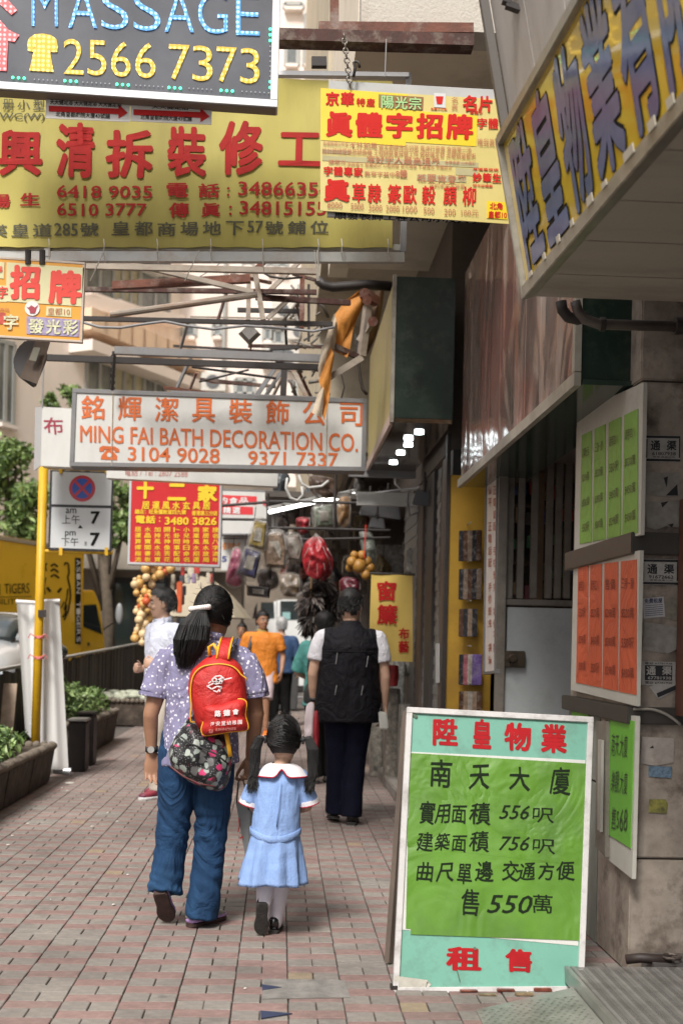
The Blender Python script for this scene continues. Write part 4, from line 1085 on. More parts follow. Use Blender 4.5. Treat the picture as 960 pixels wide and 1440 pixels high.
# curtain banner
YCu = 10.9; pl = planeY(YCu)
cb = thing('banner', 'yellow cloth banner for curtains with red characters beside the shutters', 'banner', tuple(PY(550, 930, YCu)))
mb = MB(); vs, fs = [], []
c4 = [PP(u, v, pl) for u, v in ((522, 806), (580, 808), (580, 931), (518, 928))]
for s_ in (0, 1):
    for j in range(13):
        for i in range(9):
            x, y = i / 8, j / 12; p = (c4[0] * (1 - x) + c4[1] * x) * (1 - y) + (c4[3] * (1 - x) + c4[2] * x) * y
            vs.append(p + Vector((0, .006 * math.sin(x * 7 + y * 5) + .008 + s_ * .003, 0)))
for j in range(12):
    for i in range(8):
        a = j * 9 + i; fs += [(a, a + 9, a + 10, a + 1), (117 + a, 117 + a + 1, 117 + a + 10, 117 + a + 9)]
mb.add(vs, fs); mb.build('cloth', M('curtain_yellow', (.72, .52, .13), .6, .08, 3), cb, smooth=True)
L = Letters(pl, .006)
L.text('窗', rect(530, 817, 557, 845, 0), .03); L.text('簾', rect(530, 850, 559, 878, 0), .03); L.text('布', rect(560, 883, 575, 899, 0), .03); L.text('藝', rect(560, 901, 575, 918, 0), .03)
L.build('lettering', red, cb)
MB().cyl(PY(519, 806, YCu + .01), PY(583, 808, YCu + .01), .01, n=8).build('rod', dks, cb)

# 7. A-board -----------------------------------------------------------
YA = 4.63
pBL = PY(553, 1396, YA); pBR = PY(818, 1394, YA)
pl = plane3(pBL, pBR, PY(573, 995, YA + .28))
ab = thing('advert_board', 'property agent board with green handwritten sheet, standing folded out on the pavement', 'sign board', (pBL.x + .35, YA + .15, 0))
mint = M('mint_paint', (0.15, 0.37, 0.285), 0.5, 0.1, 3, 0.05, 30, dirt=((0.08, 0.12, 0.1), 0.6, 6))
frm = M('board_frame_white', (0.55, 0.54, 0.53), 0.45, 0.12, 6, dirt=((0.15, 0.12, 0.1), 0.6, 9))
Q = [(573, 996), (832, 1010), (818, 1394), (553, 1396)]
board(ab, pl, Q, .018, mint, frm, .02, proud=.012)
backing = M('board_white', (.58, .58, .55), .55, .1, 8, dirt=((.25, .22, .18), .5, 8))
sheet([(572, 1057), (822, 1069), (812, 1330), (562, 1307)], backing, ab, pl, .002, 'white_strip')
gp = M('green_paper', (0.09, 0.22, 0.016), 0.5, 0.2, 2.2, 0.35, 9, spec=.5, dirt=((0.05, 0.12, 0.02), .6, 3.0), folds=(2.2, .03, (1, 1, 1)))
sheet([(576, 1059), (825, 1074), (822, 1322), (570, 1306)], gp, ab, pl, .004, 'green_sheet')
sheet([(572, 1150), (824, 1190), (823, 1218), (572, 1190)], gp, ab, pl, .0046, 'green_sheet')
sheet([(577, 1298), (822, 1313), (822, 1323), (577, 1314)], gp, ab, pl, .0046, 'green_sheet')
L = Letters(pl, .0016)
for c_, (a, t, b, u) in zip('陞皇物業', ((608, 1010, 644, 1049), (664, 1011, 691, 1053), (709, 1016, 747, 1056), (760, 1018, 797, 1059))): L.text(c_, rect(a, t, b, u, .02), .04, wob=.015)
L.text('租', rect(627, 1331, 677, 1365, .02), .045, wob=.01); L.text('售', rect(710, 1334, 748, 1367, .02), .045, wob=.01)
L.build('lettering_red', M('board_red', (.36, .012, .016), .7, .2, 10, spec=.15), ab)
L = Letters(pl, .0054)
def hw(s, quads, b=.016, sh=.12):
    rnd = random.Random(len(s) * 7)
    for c_, (a, t, e, u) in zip(s, quads):
        j = lambda: rnd.uniform(-1.5, 1.5)
        L.text(c_, [(a + j() + 2, t + j()), (e + j() + 2, t + j() - 1), (e + j(), u + j()), (a + j() - 2, u + j())], b, wob=.03)
hw('南天大廈', ((604, 1070, 634, 1108), (660, 1076, 688, 1110), (715, 1078, 744, 1112), (773, 1080, 800, 1118)))
hw('實用面積', ((590, 1128, 611, 1160), (612, 1132, 632, 1158), (634, 1132, 655, 1158), (660, 1130, 688, 1160))); L.text('556', rect(701, 1132, 744, 1152, .02), .013, shear=.3); L.text('呎', rect(748, 1136, 778, 1157, .02), .004, wob=.02)
hw('建築面積', ((586, 1172, 608, 1198), (612, 1172, 632, 1196), (634, 1174, 655, 1198), (660, 1170, 686, 1198))); L.text('756', rect(701, 1176, 744, 1196, .02), .013, shear=.3); L.text('呎', rect(748, 1180, 780, 1201, .02), .004, wob=.02)
hw('曲尺單邊', ((586, 1214, 608, 1240), (614, 1214, 638, 1240), (642, 1214, 662, 1244), (668, 1212, 692, 1240))); hw('交通方便', ((706, 1212, 728, 1240), (728, 1214, 752, 1238), (756, 1212, 778, 1238), (782, 1212, 806, 1238)))
hw('售', ((648, 1252, 672, 1288),)); L.text('550', rect(684, 1258, 748, 1284, .02), .013, shear=.25); L.text('萬', rect(748, 1258, 776, 1284, .02), .006, wob=.02)
L.build('lettering_ink', M('ink_black', (.012, .02, .01), .8, spec=.1), ab)
L = Letters(pl, .006); L.line([(577, 1003), (586, 1009)], 4); L.line([(666, 1332), (668, 1336)], 3); L.line([(642, 1365), (646, 1380)], 1.5); L.build('scuffs', M('scuff', (.08, .12, .08), .8), ab, )
# torn paper on the foot, rear leg frame
sheet([(553, 1372), (600, 1378), (606, 1384), (596, 1396), (580, 1398), (555, 1397)], M('torn_paper', (.5, .48, .42), .8, .2, 20), ab, pl, .016, 'torn_paper')
T0, T1 = PY(573, 1000, YA + .30), PY(830, 1014, YA + .30)
F0, F1 = Vector((pBL.x + .015, YA + .37, .01)), Vector((pBR.x - .03, YA + .37, .01))
for a, b in ((T0, F0), (T1, F1)): MB().beam(a + Vector((0, .02, 0)), b, .03, .025).build('rear_leg', M('rear_leg_brown', (.14, .11, .09), .5, .2, 5), ab)
MB().beam(F0 + UP * .2, F1 + UP * .2, .02, .02).build('rear_rail', MATS['rear_leg_brown'], ab)
for p in (pBL, pBR): MB().box(p.x - .012, p.x + .014, p.y - .01, p.y + .03, .001, .016).build('foot', dks, ab)

# 8. slanting yellow light sign under the near canopy -------------------
def cpt(s, t):   # s: metres toward the camera from the far end, t: 0 foot .. 1 head
    Y = 4.3 - s
    return canopy_pt(Y, 1).lerp(canopy_pt(Y, 0), t)
nS = (cpt(1, 0) - cpt(0, 0)).cross(cpt(0, 1) - cpt(0, 0)).normalized()
if nS.x > 0: nS = -nS
plS = (cpt(0, 0), nS)
ss = thing('light_box_sign', 'slanting yellow light box with big blue outlined characters under the canopy edge, top right', 'sign', (0.86, 3.2, 2.6))
LEN = 2.75
MB().slab([cpt(0, 1) + nS * .022, cpt(0, 0) + nS * .022, cpt(LEN, 0) + nS * .022, cpt(LEN, 1) + nS * .022], nS, .008).build('face', M('lightbox_yellow', (0.62, 0.42, 0.03), 0.06, 0.12, 3, spec=.9, coat=.6), ss)
MB().slab([cpt(0, 1) + nS * .013, cpt(0, 0) + nS * .013, cpt(LEN, 0) + nS * .013, cpt(LEN, 1) + nS * .013], nS, .05).build('light_box', M('sign_alloy', (0.38, 0.36, 0.31), 0.35, 0.2, 8, dirt=((.1, .08, .06), .4, 12), metal=.5), ss)
def rail(a, b, w_, o=.028):
    mb = MB(); mb.beam(a + nS * o, b + nS * o, w_, .03, up=nS); return mb.build('frame_rail', fr_, ss, bevel=.003)
fr_ = M('sign_alloy', (0.38, 0.36, 0.31), 0.35, 0.2, 8, dirt=((.1, .08, .06), .4, 12), metal=.5)
rail(cpt(0, .035), cpt(LEN, .035), .045); rail(cpt(0, .975), cpt(LEN, .975), .035); rail(cpt(-.012, 0), cpt(-.012, 1), .02)
def smap(x, y): return cpt(x, y) + nS * .024
Lb = Letters(plS, 0.003, smap); Lk = Letters(plS, 0.0015, smap)
for i, c_ in enumerate('陞皇物業有限公司'):
    x0 = .06 + i * .275; x1 = x0 + .25
    quad = [(x0, .93), (x1, .93), (x1, .1), (x0, .1)]
    Lk.text(c_, quad, .052); Lb.text(c_, [(x0 + .006, .92), (x1 - .006, .92), (x1 - .006, .11), (x0 + .006, .11)], .032)
Lk.build('lettering_outline', black, ss); Lb.build('lettering_blue', M('sign_blue', (0.1, 0.13, 0.26), 0.12, 0.2, 5, spec=.8), ss)
mb = MB(); rnd = random.Random(9)
for i in range(12):
    s_ = .12 + i * .17 + rnd.uniform(-.03, .03); a = cpt(s_, .06) + nS * .047
    d = (cpt(1, 0) - cpt(0, 0)).normalized(); u_ = (cpt(0, 1) - cpt(0, 0)).normalized()
    w_, h_ = rnd.uniform(.03, .08), rnd.uniform(.015, .03)
    MB().slab([a, a + d * w_, a + d * w_ + u_ * h_, a + u_ * h_], nS, .003).build('tape', M('old_tape', (.5, .46, .38), .5), ss)

# 9. posters and stickers on the column ---------------------------------
XF = XC - .02
plF = planeX(XF)
def poster_board(name_, label, quad, depth=.016):
    t = thing('notice_board', label, 'notice board', tuple(PX(*quad[3], XF)))
    board(t, plF, quad, depth, M('poster_white', (.5, .49, .44), .6, .12, 5, dirt=((.25, .22, .17), .5, 5)), None)
    return t
grn = M('poster_green', (.19, .38, .055), .55, .1, 4, folds=(3, .02, (1, 1, 1))); ornp = M('poster_red_orange', (.56, .095, .035), .55, .1, 4, folds=(3, .02, (1, 1, 1)))
# upper green
ub = poster_board('u', 'upper white board with four green handwritten price strips on the column side', [(811, 579), (904, 538), (900, 752), (807, 775)])
inkp = M('ink_brown', (.09, .08, .03), .6); inkr = M('ink_dark_red', (.2, .03, .015), .6)
def strips(par, xs, ft, fb, mat, ink, n):
    rnd = random.Random(n); L = Letters(plF, .006)
    for (a, b) in xs:
        q = [(a, ft(a)), (b, ft(b)), (b - .3, fb(b)), (a - 3, fb(a))]
        sheet(q, mat, par, plF, .003, 'paper_strip')
        h = fb(a) - ft(a)
        for k in range(4):
            v = ft(a) + h * (.12 + .23 * k)
            sl_ = (fb(b) - fb(a) + ft(b) - ft(a)) / 2 / (b - a)
            s_ = rnd.choice(['實用四八', '建築七百', '售價', '三房一廳']) if k < 1 else rnd.choice(['$380萬', '$520萬', '$298萬', '550呎', '$450萬'])
            L.text(s_, [(a + 2, v), (b - 3, v + sl_ * (b - a - 5)), (b - 3, v + sl_ * (b - a - 5) + h * .09), (a + 1, v + h * .09)], .0, wob=.02)
    L.build('lettering', ink, par)
strips(ub, ((818, 832), (836, 851), (856, 873), (878, 897)), lambda x: 612 - (x - 818) * .47, lambda x: 765 - (x - 818) * .2, grn, inkp, 4)
ob = poster_board('o', 'lower white board with four orange red handwritten strips on the column side', [(806, 788), (899, 774), (894, 993), (802, 970)])
strips(ob, ((813, 827), (830, 846), (850, 869), (873, 895)), lambda x: 797 - (x - 813) * .125, lambda x: 960 + (x - 813) * .21, ornp, inkr, 6)
gb_ = poster_board('g', 'low white board with a single bright green handwritten sheet near the step', [(856, 1003), (894, 1007), (888, 1236), (852, 1207)])
sheet([(858, 1008), (892, 1014), (887, 1193), (853, 1172)], M('poster_green_low', (.14, .42, .04), .5, .06, 4), gb_, plF, .004, 'paper_sheet')
L = Letters(plF, .007)
for k, s_ in enumerate(('南天大廈', '樂觀大廈', '售568萬')):
    v = 1030 + k * 52
    for j in range(2): L.text(s_[j * 2:j * 2 + 2], [(862 + j * 12, v + j * 2), (872 + j * 12, v + 2 + j * 2), (871 + j * 12, v + 34 + j * 2), (860 + j * 12, v + 32 + j * 2)], .0, wob=.03)
L.build('lettering', M('ink_green', (.03, .06, .02), .5), gb_)
sc = MB().slab([PX(803, 990, XF), PX(826, 995, XF), PX(826, 1012, XF), PX(803, 1008, XF)], Vector((-1, 0, 0)), .006).build('paper_scrap', MATS['poster_green_low'])
tag(sc, 'green paper scrap on the column just above the standing board', 'paper scrap')
mb = thing('meter_cabinet', 'narrow rusty cabinet edge fixed to the column just right of the standing board', 'cabinet', tuple(PX(845, 1190, XF)))
MB().slab([PX(838, 1014, XF - .02), PX(852, 1014, XF - .02), PX(850, 1205, XF - .02), PX(836, 1190, XF - .02)], Vector((-1, 0, 0)), .02).build('door', M('cabinet_metal', (.2, .18, .15), .6, .3, 9, dirt=((.08, .05, .03), .6, 9)), mb)
MB().slab([PX(840, 1040, XF - .035), PX(845, 1041, XF - .035), PX(843, 1170, XF - .035), PX(839, 1166, XF - .035)], Vector((-1, 0, 0)), .012).build('hinge_strip', M('strip_pale', (.4, .38, .34), .5), mb)
# stickers on the front face
YF2 = YC - .003; plK = planeY(YF2)
paperw = M('sticker_white', (.42, .41, .39), .6, .15, 20, dirt=((.15, .13, .11), .5, 25)); inkk = M('sticker_ink', (.015, .015, .02), .6)
greyp = M('sticker_grey', (.3, .285, .26), .7, .2, 25, dirt=((.12, .1, .08), .6, 18))
def sticker(label, x0, y0, x1, y1, frame=True, inv=False, num='67781938', tint=None):
    t = thing('sticker', label, 'sticker', tuple(PY(x0, y1, YF2)), group='stickers on the stone column')
    sheet(rect(x0, y0, x1, y1, .02, .015), tint or paperw, t, plK, .002, 'paper')
    L = Letters(plK, .0035); w_, h_ = x1 - x0, y1 - y0
    if frame:
        for a, b, c_, d in ((0, 0, 1, .12), (0, .88, 1, 1), (0, .12, .06, .88), (.94, .12, 1, .88)):
            L.poly(rect(x0 + a * w_ + .6, y0 + b * h_ + .6, x0 + c_ * w_ - .6, y0 + d * h_ - .6, .02, .015))
    if inv:
        L.poly(rect(x0 + w_ * .1, y0 + h_ * .16, x1 - w_ * .1, y1 - h_ * .2, .02, .015))
    tgt = L
    if inv:
        L.build('print', inkk, t); tgt = Letters(plK, .005)
    tgt.text('通', rect(x0 + w_ * .14, y0 + h_ * .2, x0 + w_ * .42, y0 + h_ * .58, .02), .03); tgt.text('渠', rect(x0 + w_ * .6, y0 + h_ * .2, x0 + w_ * .88, y0 + h_ * .58, .02), .03)
    tgt.text(num, rect(x0 + w_ * .18, y0 + h_ * .63, x0 + w_ * .86, y0 + h_ * .76, .02), .02); tgt.text('專業通渠公司', rect(x0 + w_ * .2, y0 + h_ * .79, x0 + w_ * .84, y0 + h_ * .86, .02), .0)
    tgt.build('lettering', paperw if inv else inkk, t)
    if inv:
        L = Letters(plK, .0035); L.text('電話 ' + num, rect(x0 + w_ * .1, y0 + 1, x1 - w_ * .1, y0 + h_ * .12, .02), .01); L.text('電話 ' + num, rect(x0 + w_ * .1, y1 - h_ * .16, x1 - w_ * .1, y1 - 1.5, .02), .01); L.build('lettering', inkk, t)
sticker('black bordered drain cleaning sticker, topmost on the column', 907, 612, 956, 649, num='61807938')
sticker('torn drain cleaning sticker with a thick black border just under the upper metal band', 902, 786, 953, 822, num='91672662')
sticker('white bordered black drain cleaning sticker, lowest of its kind on the column', 901, 930, 949, 963, frame=False, inv=True)
def patch(label, quad, mat, marks=None):
    t = thing('sticker', label, 'sticker', tuple(PY(quad[3][0], quad[3][1], YF2)), group='stickers on the stone column')
    p = [PP(u, v, plK) + plK[1] * .0025 for u, v in quad]; mb = MB()
    n_ = len(p); mb.add(p + [a - plK[1] * .002 for a in p], [tuple(range(n_)), tuple(range(2 * n_ - 1, n_ - 1, -1))] + [(i, (i + 1) % n_, n_ + (i + 1) % n_, n_ + i) for i in range(n_)])
    mb.build('paper', mat, t)
    if marks:
        L = Letters(plK, .004)
        for m_ in marks: L.poly(m_)
        L.build('print', inkk, t)
    return t
patch('scraped pale sticker remnant with one dark corner under the topmost sticker', [(906, 662), (930, 666), (954, 664), (955, 697), (940, 699), (905, 695)], greyp, [[(935, 697), (951, 681), (952, 697)], [(932, 672), (938, 670), (936, 686)]])
patch('ragged grey sticker remnant right above the upper metal band', [(907, 704), (925, 707), (955, 703), (956, 742), (935, 740), (922, 745), (908, 741)], greyp, [[(928, 707), (939, 705), (930, 714)], [(938, 738), (946, 736), (944, 742)]])
t = patch('small white timetable sticker slightly tilted', [(902, 842), (932, 839), (934, 867), (904, 870)], M('timetable', (.5, .5, .52), .6, .1, 30))
L = Letters(plK, .0045); L.text('免費租屋', rect(905, 842, 930, 849, -.05), .02)
for k in range(6): L.line([(906, 852 + k * 2.8), (931, 850 + k * 2.8)], .7)
L.build('lettering', M('ink_navy', (.05, .05, .12), .6), t)
patch('faded brown sticker square beside the small timetable', [(934, 842), (952, 842), (951, 873), (934, 870)], M('faded_brown', (.23, .21, .17), .7, .3, 40))
patch('large torn grey paper remnant below the timetable', [(905, 875), (930, 878), (955, 884), (952, 912), (938, 919), (903, 914)], greyp, [[(946, 918), (953, 908), (952, 914)]])
patch('slanting torn strip with black letters under the lowest drain sticker', [(912, 966), (922, 962), (951, 958), (953, 968), (925, 983)], paperw, [[(922, 975), (952, 962), (953, 968), (924, 981)]])
patch('pale peeled paper on the lower column block', [(902, 1036), (947, 1038), (946, 1072), (920, 1077), (899, 1073)], M('pale_peel', (.38, .34, .31), .7, .2, 25, dirt=((.2, .16, .13), .6, 18)), [[(912, 1052), (917, 1048), (918, 1052)]])
patch('faded blue sticker on the lower column block', [(911, 1077), (944, 1078), (943, 1094), (911, 1092)], M('faded_blue', (.13, .2, .28), .6, .5, 60))
patch('small black and yellow sticker on the lower column block', [(912, 1124), (935, 1124), (938, 1130), (936, 1144), (911, 1142)], M('black_yellow', (.06, .06, .03), .5, .2, 30, col2=(.3, .28, .06)), None)
# ================================================================== steel, rails and cables over the pavement
GRP = 'steel members crossing above the pavement'
def member(label, u0, v0, u1, v1, Y0, Y1, w_, mat, h=None, rnd_=False, name='steel_beam'):
    a, b = PY(u0, v0, Y0), PY(u1, v1, Y1)
    mb = MB()
    if rnd_: mb.cyl(a, b, w_ / 2, n=10)
    else: mb.beam(a, b, w_, h or w_)
    return tag(mb.build(name, mat, smooth=False), label, 'steel beam', GRP)
drk = M('dark_rust', (0.07, 0.03, 0.024), 0.8)
member('thin pale steel rail right below the yellow banner rail', 100, 374, 445, 382, 7.6, 7.6, .035, rustl)
member('rust red flat bar ending at mid height, over the orange ledge', 158, 402, 352, 392, 8.0, 8.0, .05, rust)
member('dark brown bar running the full width beside the cream wall, upper one', 118, 407, 445, 411, 8.2, 8.2, .03, drk)
member('grey brown diagonal strut dropping from the left rail to the junction', 215, 378, 356, 411, 7.9, 8.0, .03, rustl)
member('pale rusty round pole rising to the right', 155, 443, 362, 414, 7.7, 7.7, .042, rustl, rnd_=True)
member('black steel bar level with the top of the small orange sign foot', 118, 448, 468, 456, 8.4, 8.4, .03, dks)
member('short rusty bar stretching from the junction to the canvas awning', 360, 418, 492, 426, 8.2, 8.4, .035, drk)
member('short black bar holding the diamond shaped flood lamp', 334, 436, 428, 438, 9.0, 9.0, .03, dks)
member('broad grey steel beam above the bath sign', 162, 493, 462, 505, 9.0, 9.0, .055, greyst)
member('black beam just below the broad grey beam', 66, 503, 455, 517, 9.3, 9.3, .045, dks)
member('thin slanting black rod under the black beam', 270, 516, 388, 532, 9.4, 9.6, .02, dks, rnd_=True)
member('thin hooked rod above the bath sign', 280, 537, 350, 520, 9.2, 9.2, .016, dks, rnd_=True)
member('thin grey rail directly above the bath sign', 240, 552, 470, 562, 9.8, 9.8, .03, greyst)
member('rusty upright near the middle of the steelwork', 358, 378, 370, 450, 8.1, 8.1, .035, rustl)
member('thin rusty upright standing left of the beige wall', 425, 388, 424, 462, 8.6, 8.6, .035, rust)
member('pale diagonal strut leaning right at the junction', 376, 412, 424, 365, 8.8, 8.8, .03, rustl)
member('lower pale diagonal strut leaning right', 376, 448, 420, 408, 8.9, 8.9, .03, rustl)
member('upper rusty strut from junction up to the banner rail', 358, 382, 385, 352, 8.0, 8.0, .035, rust)
member('dark grey upright carrying the right end of the bath sign', 400, 512, 398, 560, 9.7, 9.7, .05, dks)
member('left leaning grey strut above the bath sign', 362, 555, 386, 518, 9.9, 9.9, .035, greyst)
member('second grey strut above the bath sign', 374, 556, 396, 522, 10.0, 10.0, .03, greyst)
member('pale strut right of the sign chains', 412, 520, 432, 560, 9.9, 9.9, .035, rustl)
member('black hanging rod dropping from the grey beam to the bath sign at left', 162, 494, 158, 549, 9.2, 9.3, .02, dks)
member('thin black upright in front of the beige wall', 434, 400, 434, 480, 9.0, 9.0, .02, dks)
member('dark hanging bar beside the flood lamp', 350, 395, 349, 452, 8.4, 8.4, .03, rustl)
member('dark lower bar behind the awning arms', 380, 490, 420, 488, 9.4, 9.4, .03, dks)
member('long dark bar crossing behind the orange sign', 112, 357, 240, 372, 8.8, 8.8, .03, dks)
rnd = random.Random(51)
for i in range(22):
    u0, v0 = rnd.uniform(215, 420), rnd.uniform(352, 548); Ym = rnd.uniform(9.6, 12.5)
    if rnd.random() < .55: u1, v1 = u0 + rnd.uniform(40, 150), v0 + rnd.uniform(-6, 16)
    else: u1, v1 = u0 + rnd.uniform(-26, 26), v0 + rnd.uniform(30, 70)
    u1 = min(u1, 452); m_ = rnd.choice([rust, rustl, dks, greyst, drk])
    o = MB().beam(PY(u0, v0, Ym), PY(u1, v1, Ym + rnd.uniform(0, .5)), rnd.uniform(.014, .03)).build('steel_strut', m_)
    tag(o, 'thin strut in the tangle of old sign steelwork above the bath sign', 'steel beam', 'thin struts deep in the steelwork')
# cables
def cable(label, pts, Y, r, mat):
    o = MB().tube([PY(u, v, Y) for u, v in pts], r, 6).build('cable', mat, smooth=True)
    return tag(o, label, 'cable', 'cables slung between the signs')
gcab = M('cable_grey2', (.25, .25, .26), .5)
cable('grey cable sagging from the orange sign to the awning', [(112, 452), (140, 460), (170, 461), (200, 456), (232, 452), (262, 458), (300, 463), (345, 458), (400, 462), (440, 466), (470, 460)], 8.3, .009, gcab)
cable('black cable sagging right of the junction', [(368, 382), (380, 389), (400, 392), (425, 390)], 8.4, .008, dks)
cable('thick black cable bundle on the beige wall', [(446, 393), (455, 401), (468, 404), (492, 402), (515, 400), (552, 403)], 8.9, .035, dks)
cable('thin wire slanting over the pale wall', [(262, 400), (300, 378), (330, 352)], 8.0, .003, gcab)
cable('black cable hanging below the awning arm', [(500, 470), (503, 500), (506, 530), (510, 548), (516, 555)], 9.2, .012, dks)
cable('thin wire looping under the awning', [(480, 560), (484, 545), (481, 530), (478, 520)], 9.0, .005, dks)
rnd = random.Random(21)
mb = MB()
for i in range(26):
    u, v = rnd.uniform(408, 446), rnd.uniform(385, 555); a = rnd.uniform(-25, 25); b = rnd.uniform(-25, 25)
    mb.tube([PY(u, v, 10.2), PY(u + a * .5 + 4, v + b * .5, 10.2), PY(u + a, v + b + 6, 10.3)], rnd.uniform(.006, .016), 5)
tag(mb.build('tangled_wires', M('wire_mix', (.2, .18, .16), .6, .5, 2), smooth=True), 'tangle of old wires and brackets on the cream wall corner above the bath sign', 'wires', kind='stuff')
# flood lamp and junction boxes
fl = thing('flood_lamp', 'small grey diamond shaped flood lamp hanging among the beams', 'lamp', tuple(PY(350, 470, 9)))
c = PY(351, 470, 9); d = .085
MB().hexa([c + Vector((0, 0, -d)), c + Vector((d, 0, 0)), c + Vector((0, 0, d)), c + Vector((-d, 0, 0))], [p + Vector((0, -.07, 0)) for p in (c + Vector((0, 0, -d * .7)), c + Vector((d * .7, 0, 0)), c + Vector((0, 0, d * .7)), c + Vector((-d * .7, 0, 0)))]).build('housing', M('lamp_grey', (.18, .17, .16), .5, .2, 9), fl)
MB().beam(PY(349, 440, 9), PY(350, 458, 9), .02).build('arm', dks, fl)
# loudspeaker like lamp on the left
sp = thing('street_lamp', 'dark grey rounded flood lamp hanging below the orange sign', 'lamp', tuple(PY(45, 510, 6.6)))
YL = 6.6
mb = MB(); vs = []
prof = [(36, 478), (25, 488), (18, 506), (20, 520), (28, 532), (34, 534), (52, 490), (50, 478)]
f0 = [PY(u, v, YL) for u, v in prof]; f1 = [p + Vector((.02, .22, .0)) for p in f0]
mb.add(f0 + f1, [tuple(range(8)), tuple(range(15, 7, -1))] + [(i, (i + 1) % 8, 8 + (i + 1) % 8, 8 + i) for i in range(8)])
mb.build('housing', M('lamp_dark_grey', (.09, .09, .095), .45, .15, 6), sp, bevel=.008)
q = [PY(50, 479, YL - .01), PY(71, 481, YL - .05), PY(53, 540, YL - .05), PY(28, 531, YL - .01)]
MB().slab(q, Vector((.2, -1, -.2)).normalized(), .05).build('front', M('lamp_front', (.12, .09, .07), .3, .3, 9), sp)
q = [PY(48, 488, YL - .07), PY(57, 489, YL - .08), PY(51, 508, YL - .08), PY(41, 506, YL - .07)]
MB().slab(q, Vector((.2, -1, -.2)).normalized(), .01).build('lens', M('lamp_lens', (.22, .22, .18), .2), sp)
MB().cyl(PY(55, 465, YL + .1), PY(52, 482, YL + .1), .015, n=8).build('bracket', dks, sp)
# torn awning --------------------------------------------------------
aw = thing('torn_awning', 'torn orange canvas awning folded up on its rusty arms beside the green sign box', 'awning', tuple(PY(480, 500, 8.6)))
canv = M('orange_canvas', (.5, .2, .03), .75, .2, 5, .3, 60, dirt=((.22, .1, .04), .6, 5)); canl = M('canvas_underside', (.5, .42, .32), .8, .2, 6, .2, 60, dirt=((.3, .16, .08), .5, 7))
def rag(cols, mat, name, Yb=8.6, amp=.05):
    """cloth between two picture polylines"""
    A, B = cols; nn = 5; vs, fs = [], []; m_ = len(A)
    for k in (0, 1):
        for i in range(m_):
            for j in range(nn + 1):
                t = j / nn; u = A[i][0] * (1 - t) + B[i][0] * t; v = A[i][1] * (1 - t) + B[i][1] * t
                vs.append(PY(u, v, Yb + k * .006 + amp * math.sin(t * 6 + i * 1.3) + amp * .6 * noise.noise(Vector((u * .1, v * .1, 0)))))
    o_ = m_ * (nn + 1)
    for i in range(m_ - 1):
        for j in range(nn):
            a = i * (nn + 1) + j; fs += [(a, a + 1, a + nn + 2, a + nn + 1), (o_ + a, o_ + a + nn + 1, o_ + a + nn + 2, o_ + a + 1)]
    mb = MB(); mb.add(vs, fs); return mb.build(name, mat, aw, smooth=True)
rag(([(506, 407), (484, 424), (468, 446), (466, 465), (466, 492)], [(516, 420), (503, 445), (496, 465), (492, 490), (488, 503)]), canv, 'canvas')
rag(([(470, 440), (462, 462), (453, 492), (447, 517), (448, 530)], [(474, 456), (472, 480), (468, 500), (463, 515), (462, 530)]), canl, 'canvas_flap', 8.5, .03)
rag(([(465, 488), (455, 515), (448, 535), (453, 552), (450, 575)], [(470, 500), (466, 525), (464, 550), (462, 565), (456, 592)]), canv, 'canvas_flap', 8.47, .03)
rag(([(452, 540), (446, 556), (438, 580)], [(456, 548), (455, 565), (452, 588)]), canl, 'canvas_tatter', 8.44, .02)
rag(([(524, 410), (520, 440), (514, 470), (510, 492)], [(540, 408), (536, 440), (528, 475), (516, 500)]), M('brown_canvas', (.2, .12, .07), .8, .3, 6), 'canvas_roll', 8.7, .03)
for (a, b, w_, m_) in (((517, 430), (508, 500), .05, rustl), ((468, 486), (508, 504), .035, drk), ((464, 530), (508, 503), .045, rustl), ((510, 412), (530, 425), .06, rust), ((524, 450), (505, 480), .04, rustl)):
    MB().beam(PY(*a, 8.55), PY(*b, 8.62), w_).build('arm', m_, aw)
for u, v in ((512, 412), (516, 422), (524, 452)): MB().cyl(PY(u, v, 8.5), PY(u, v, 8.64), .035, n=12).build('knuckle', rust, aw)

# ================================================================== no stopping sign and yellow pole
YN = 11.3
ns = thing('traffic_sign', 'no stopping sign for 7 am to 7 pm on a yellow pole', 'road sign', tuple(PZ(47, 1096, 0)))
yel = M('traffic_yellow', (.62, .36, .01), .45, .12, 6, dirt=((.25, .12, .02), .35, 8))
pt, pb = PY(62, 645, YN), PY(50, 1040, YN); pb.z = 0.0
MB().cyl(pb, pt, .042, n=16).build('pole', yel, ns, smooth=True)
MB().cyl(PY(62, 657, YN), PY(163, 661, YN), .02, n=10).build('upper_arm', yel, ns); MB().cyl(PY(60, 775, YN), PY(159, 777, YN), .019, n=10).build('lower_arm', yel, ns)
pl = planeY(YN - .03)
board(ns, pl, [(71, 661), (160, 664), (157, 776), (68, 773)], .012, M('sign_back_black', (.02, .02, .025), .5), None, name='backing')
wsg = M('sign_plate', (.55, .57, .58), .4, .06, 4)
sheet([(74, 663), (158, 666), (156, 711), (73, 709)], wsg, ns, pl, .003, 'upper_plate'); sheet([(73, 713), (156, 715), (154, 773), (71, 770)], wsg, ns, pl, .003, 'lower_plate')
L = Letters(pl, .005); L.disc(116, 687, 18.5, 28); L.build('red_ring', M('ring_red', (.5, .03, .05), .4), ns)
L = Letters(pl, .0065); L.disc(116, 687, 14.2, 28); L.build('blue_disc', M('disc_blue', (.02, .08, .42), .4), ns)
L = Letters(pl, .008); L.line([(106, 677), (126, 697)], 3.6); L.build('red_bar', MATS['ring_red'], ns)
L = Letters(pl, .009); L.line([(126, 677), (106, 697)], 3.6); L.build('red_bar', MATS['ring_red'], ns)
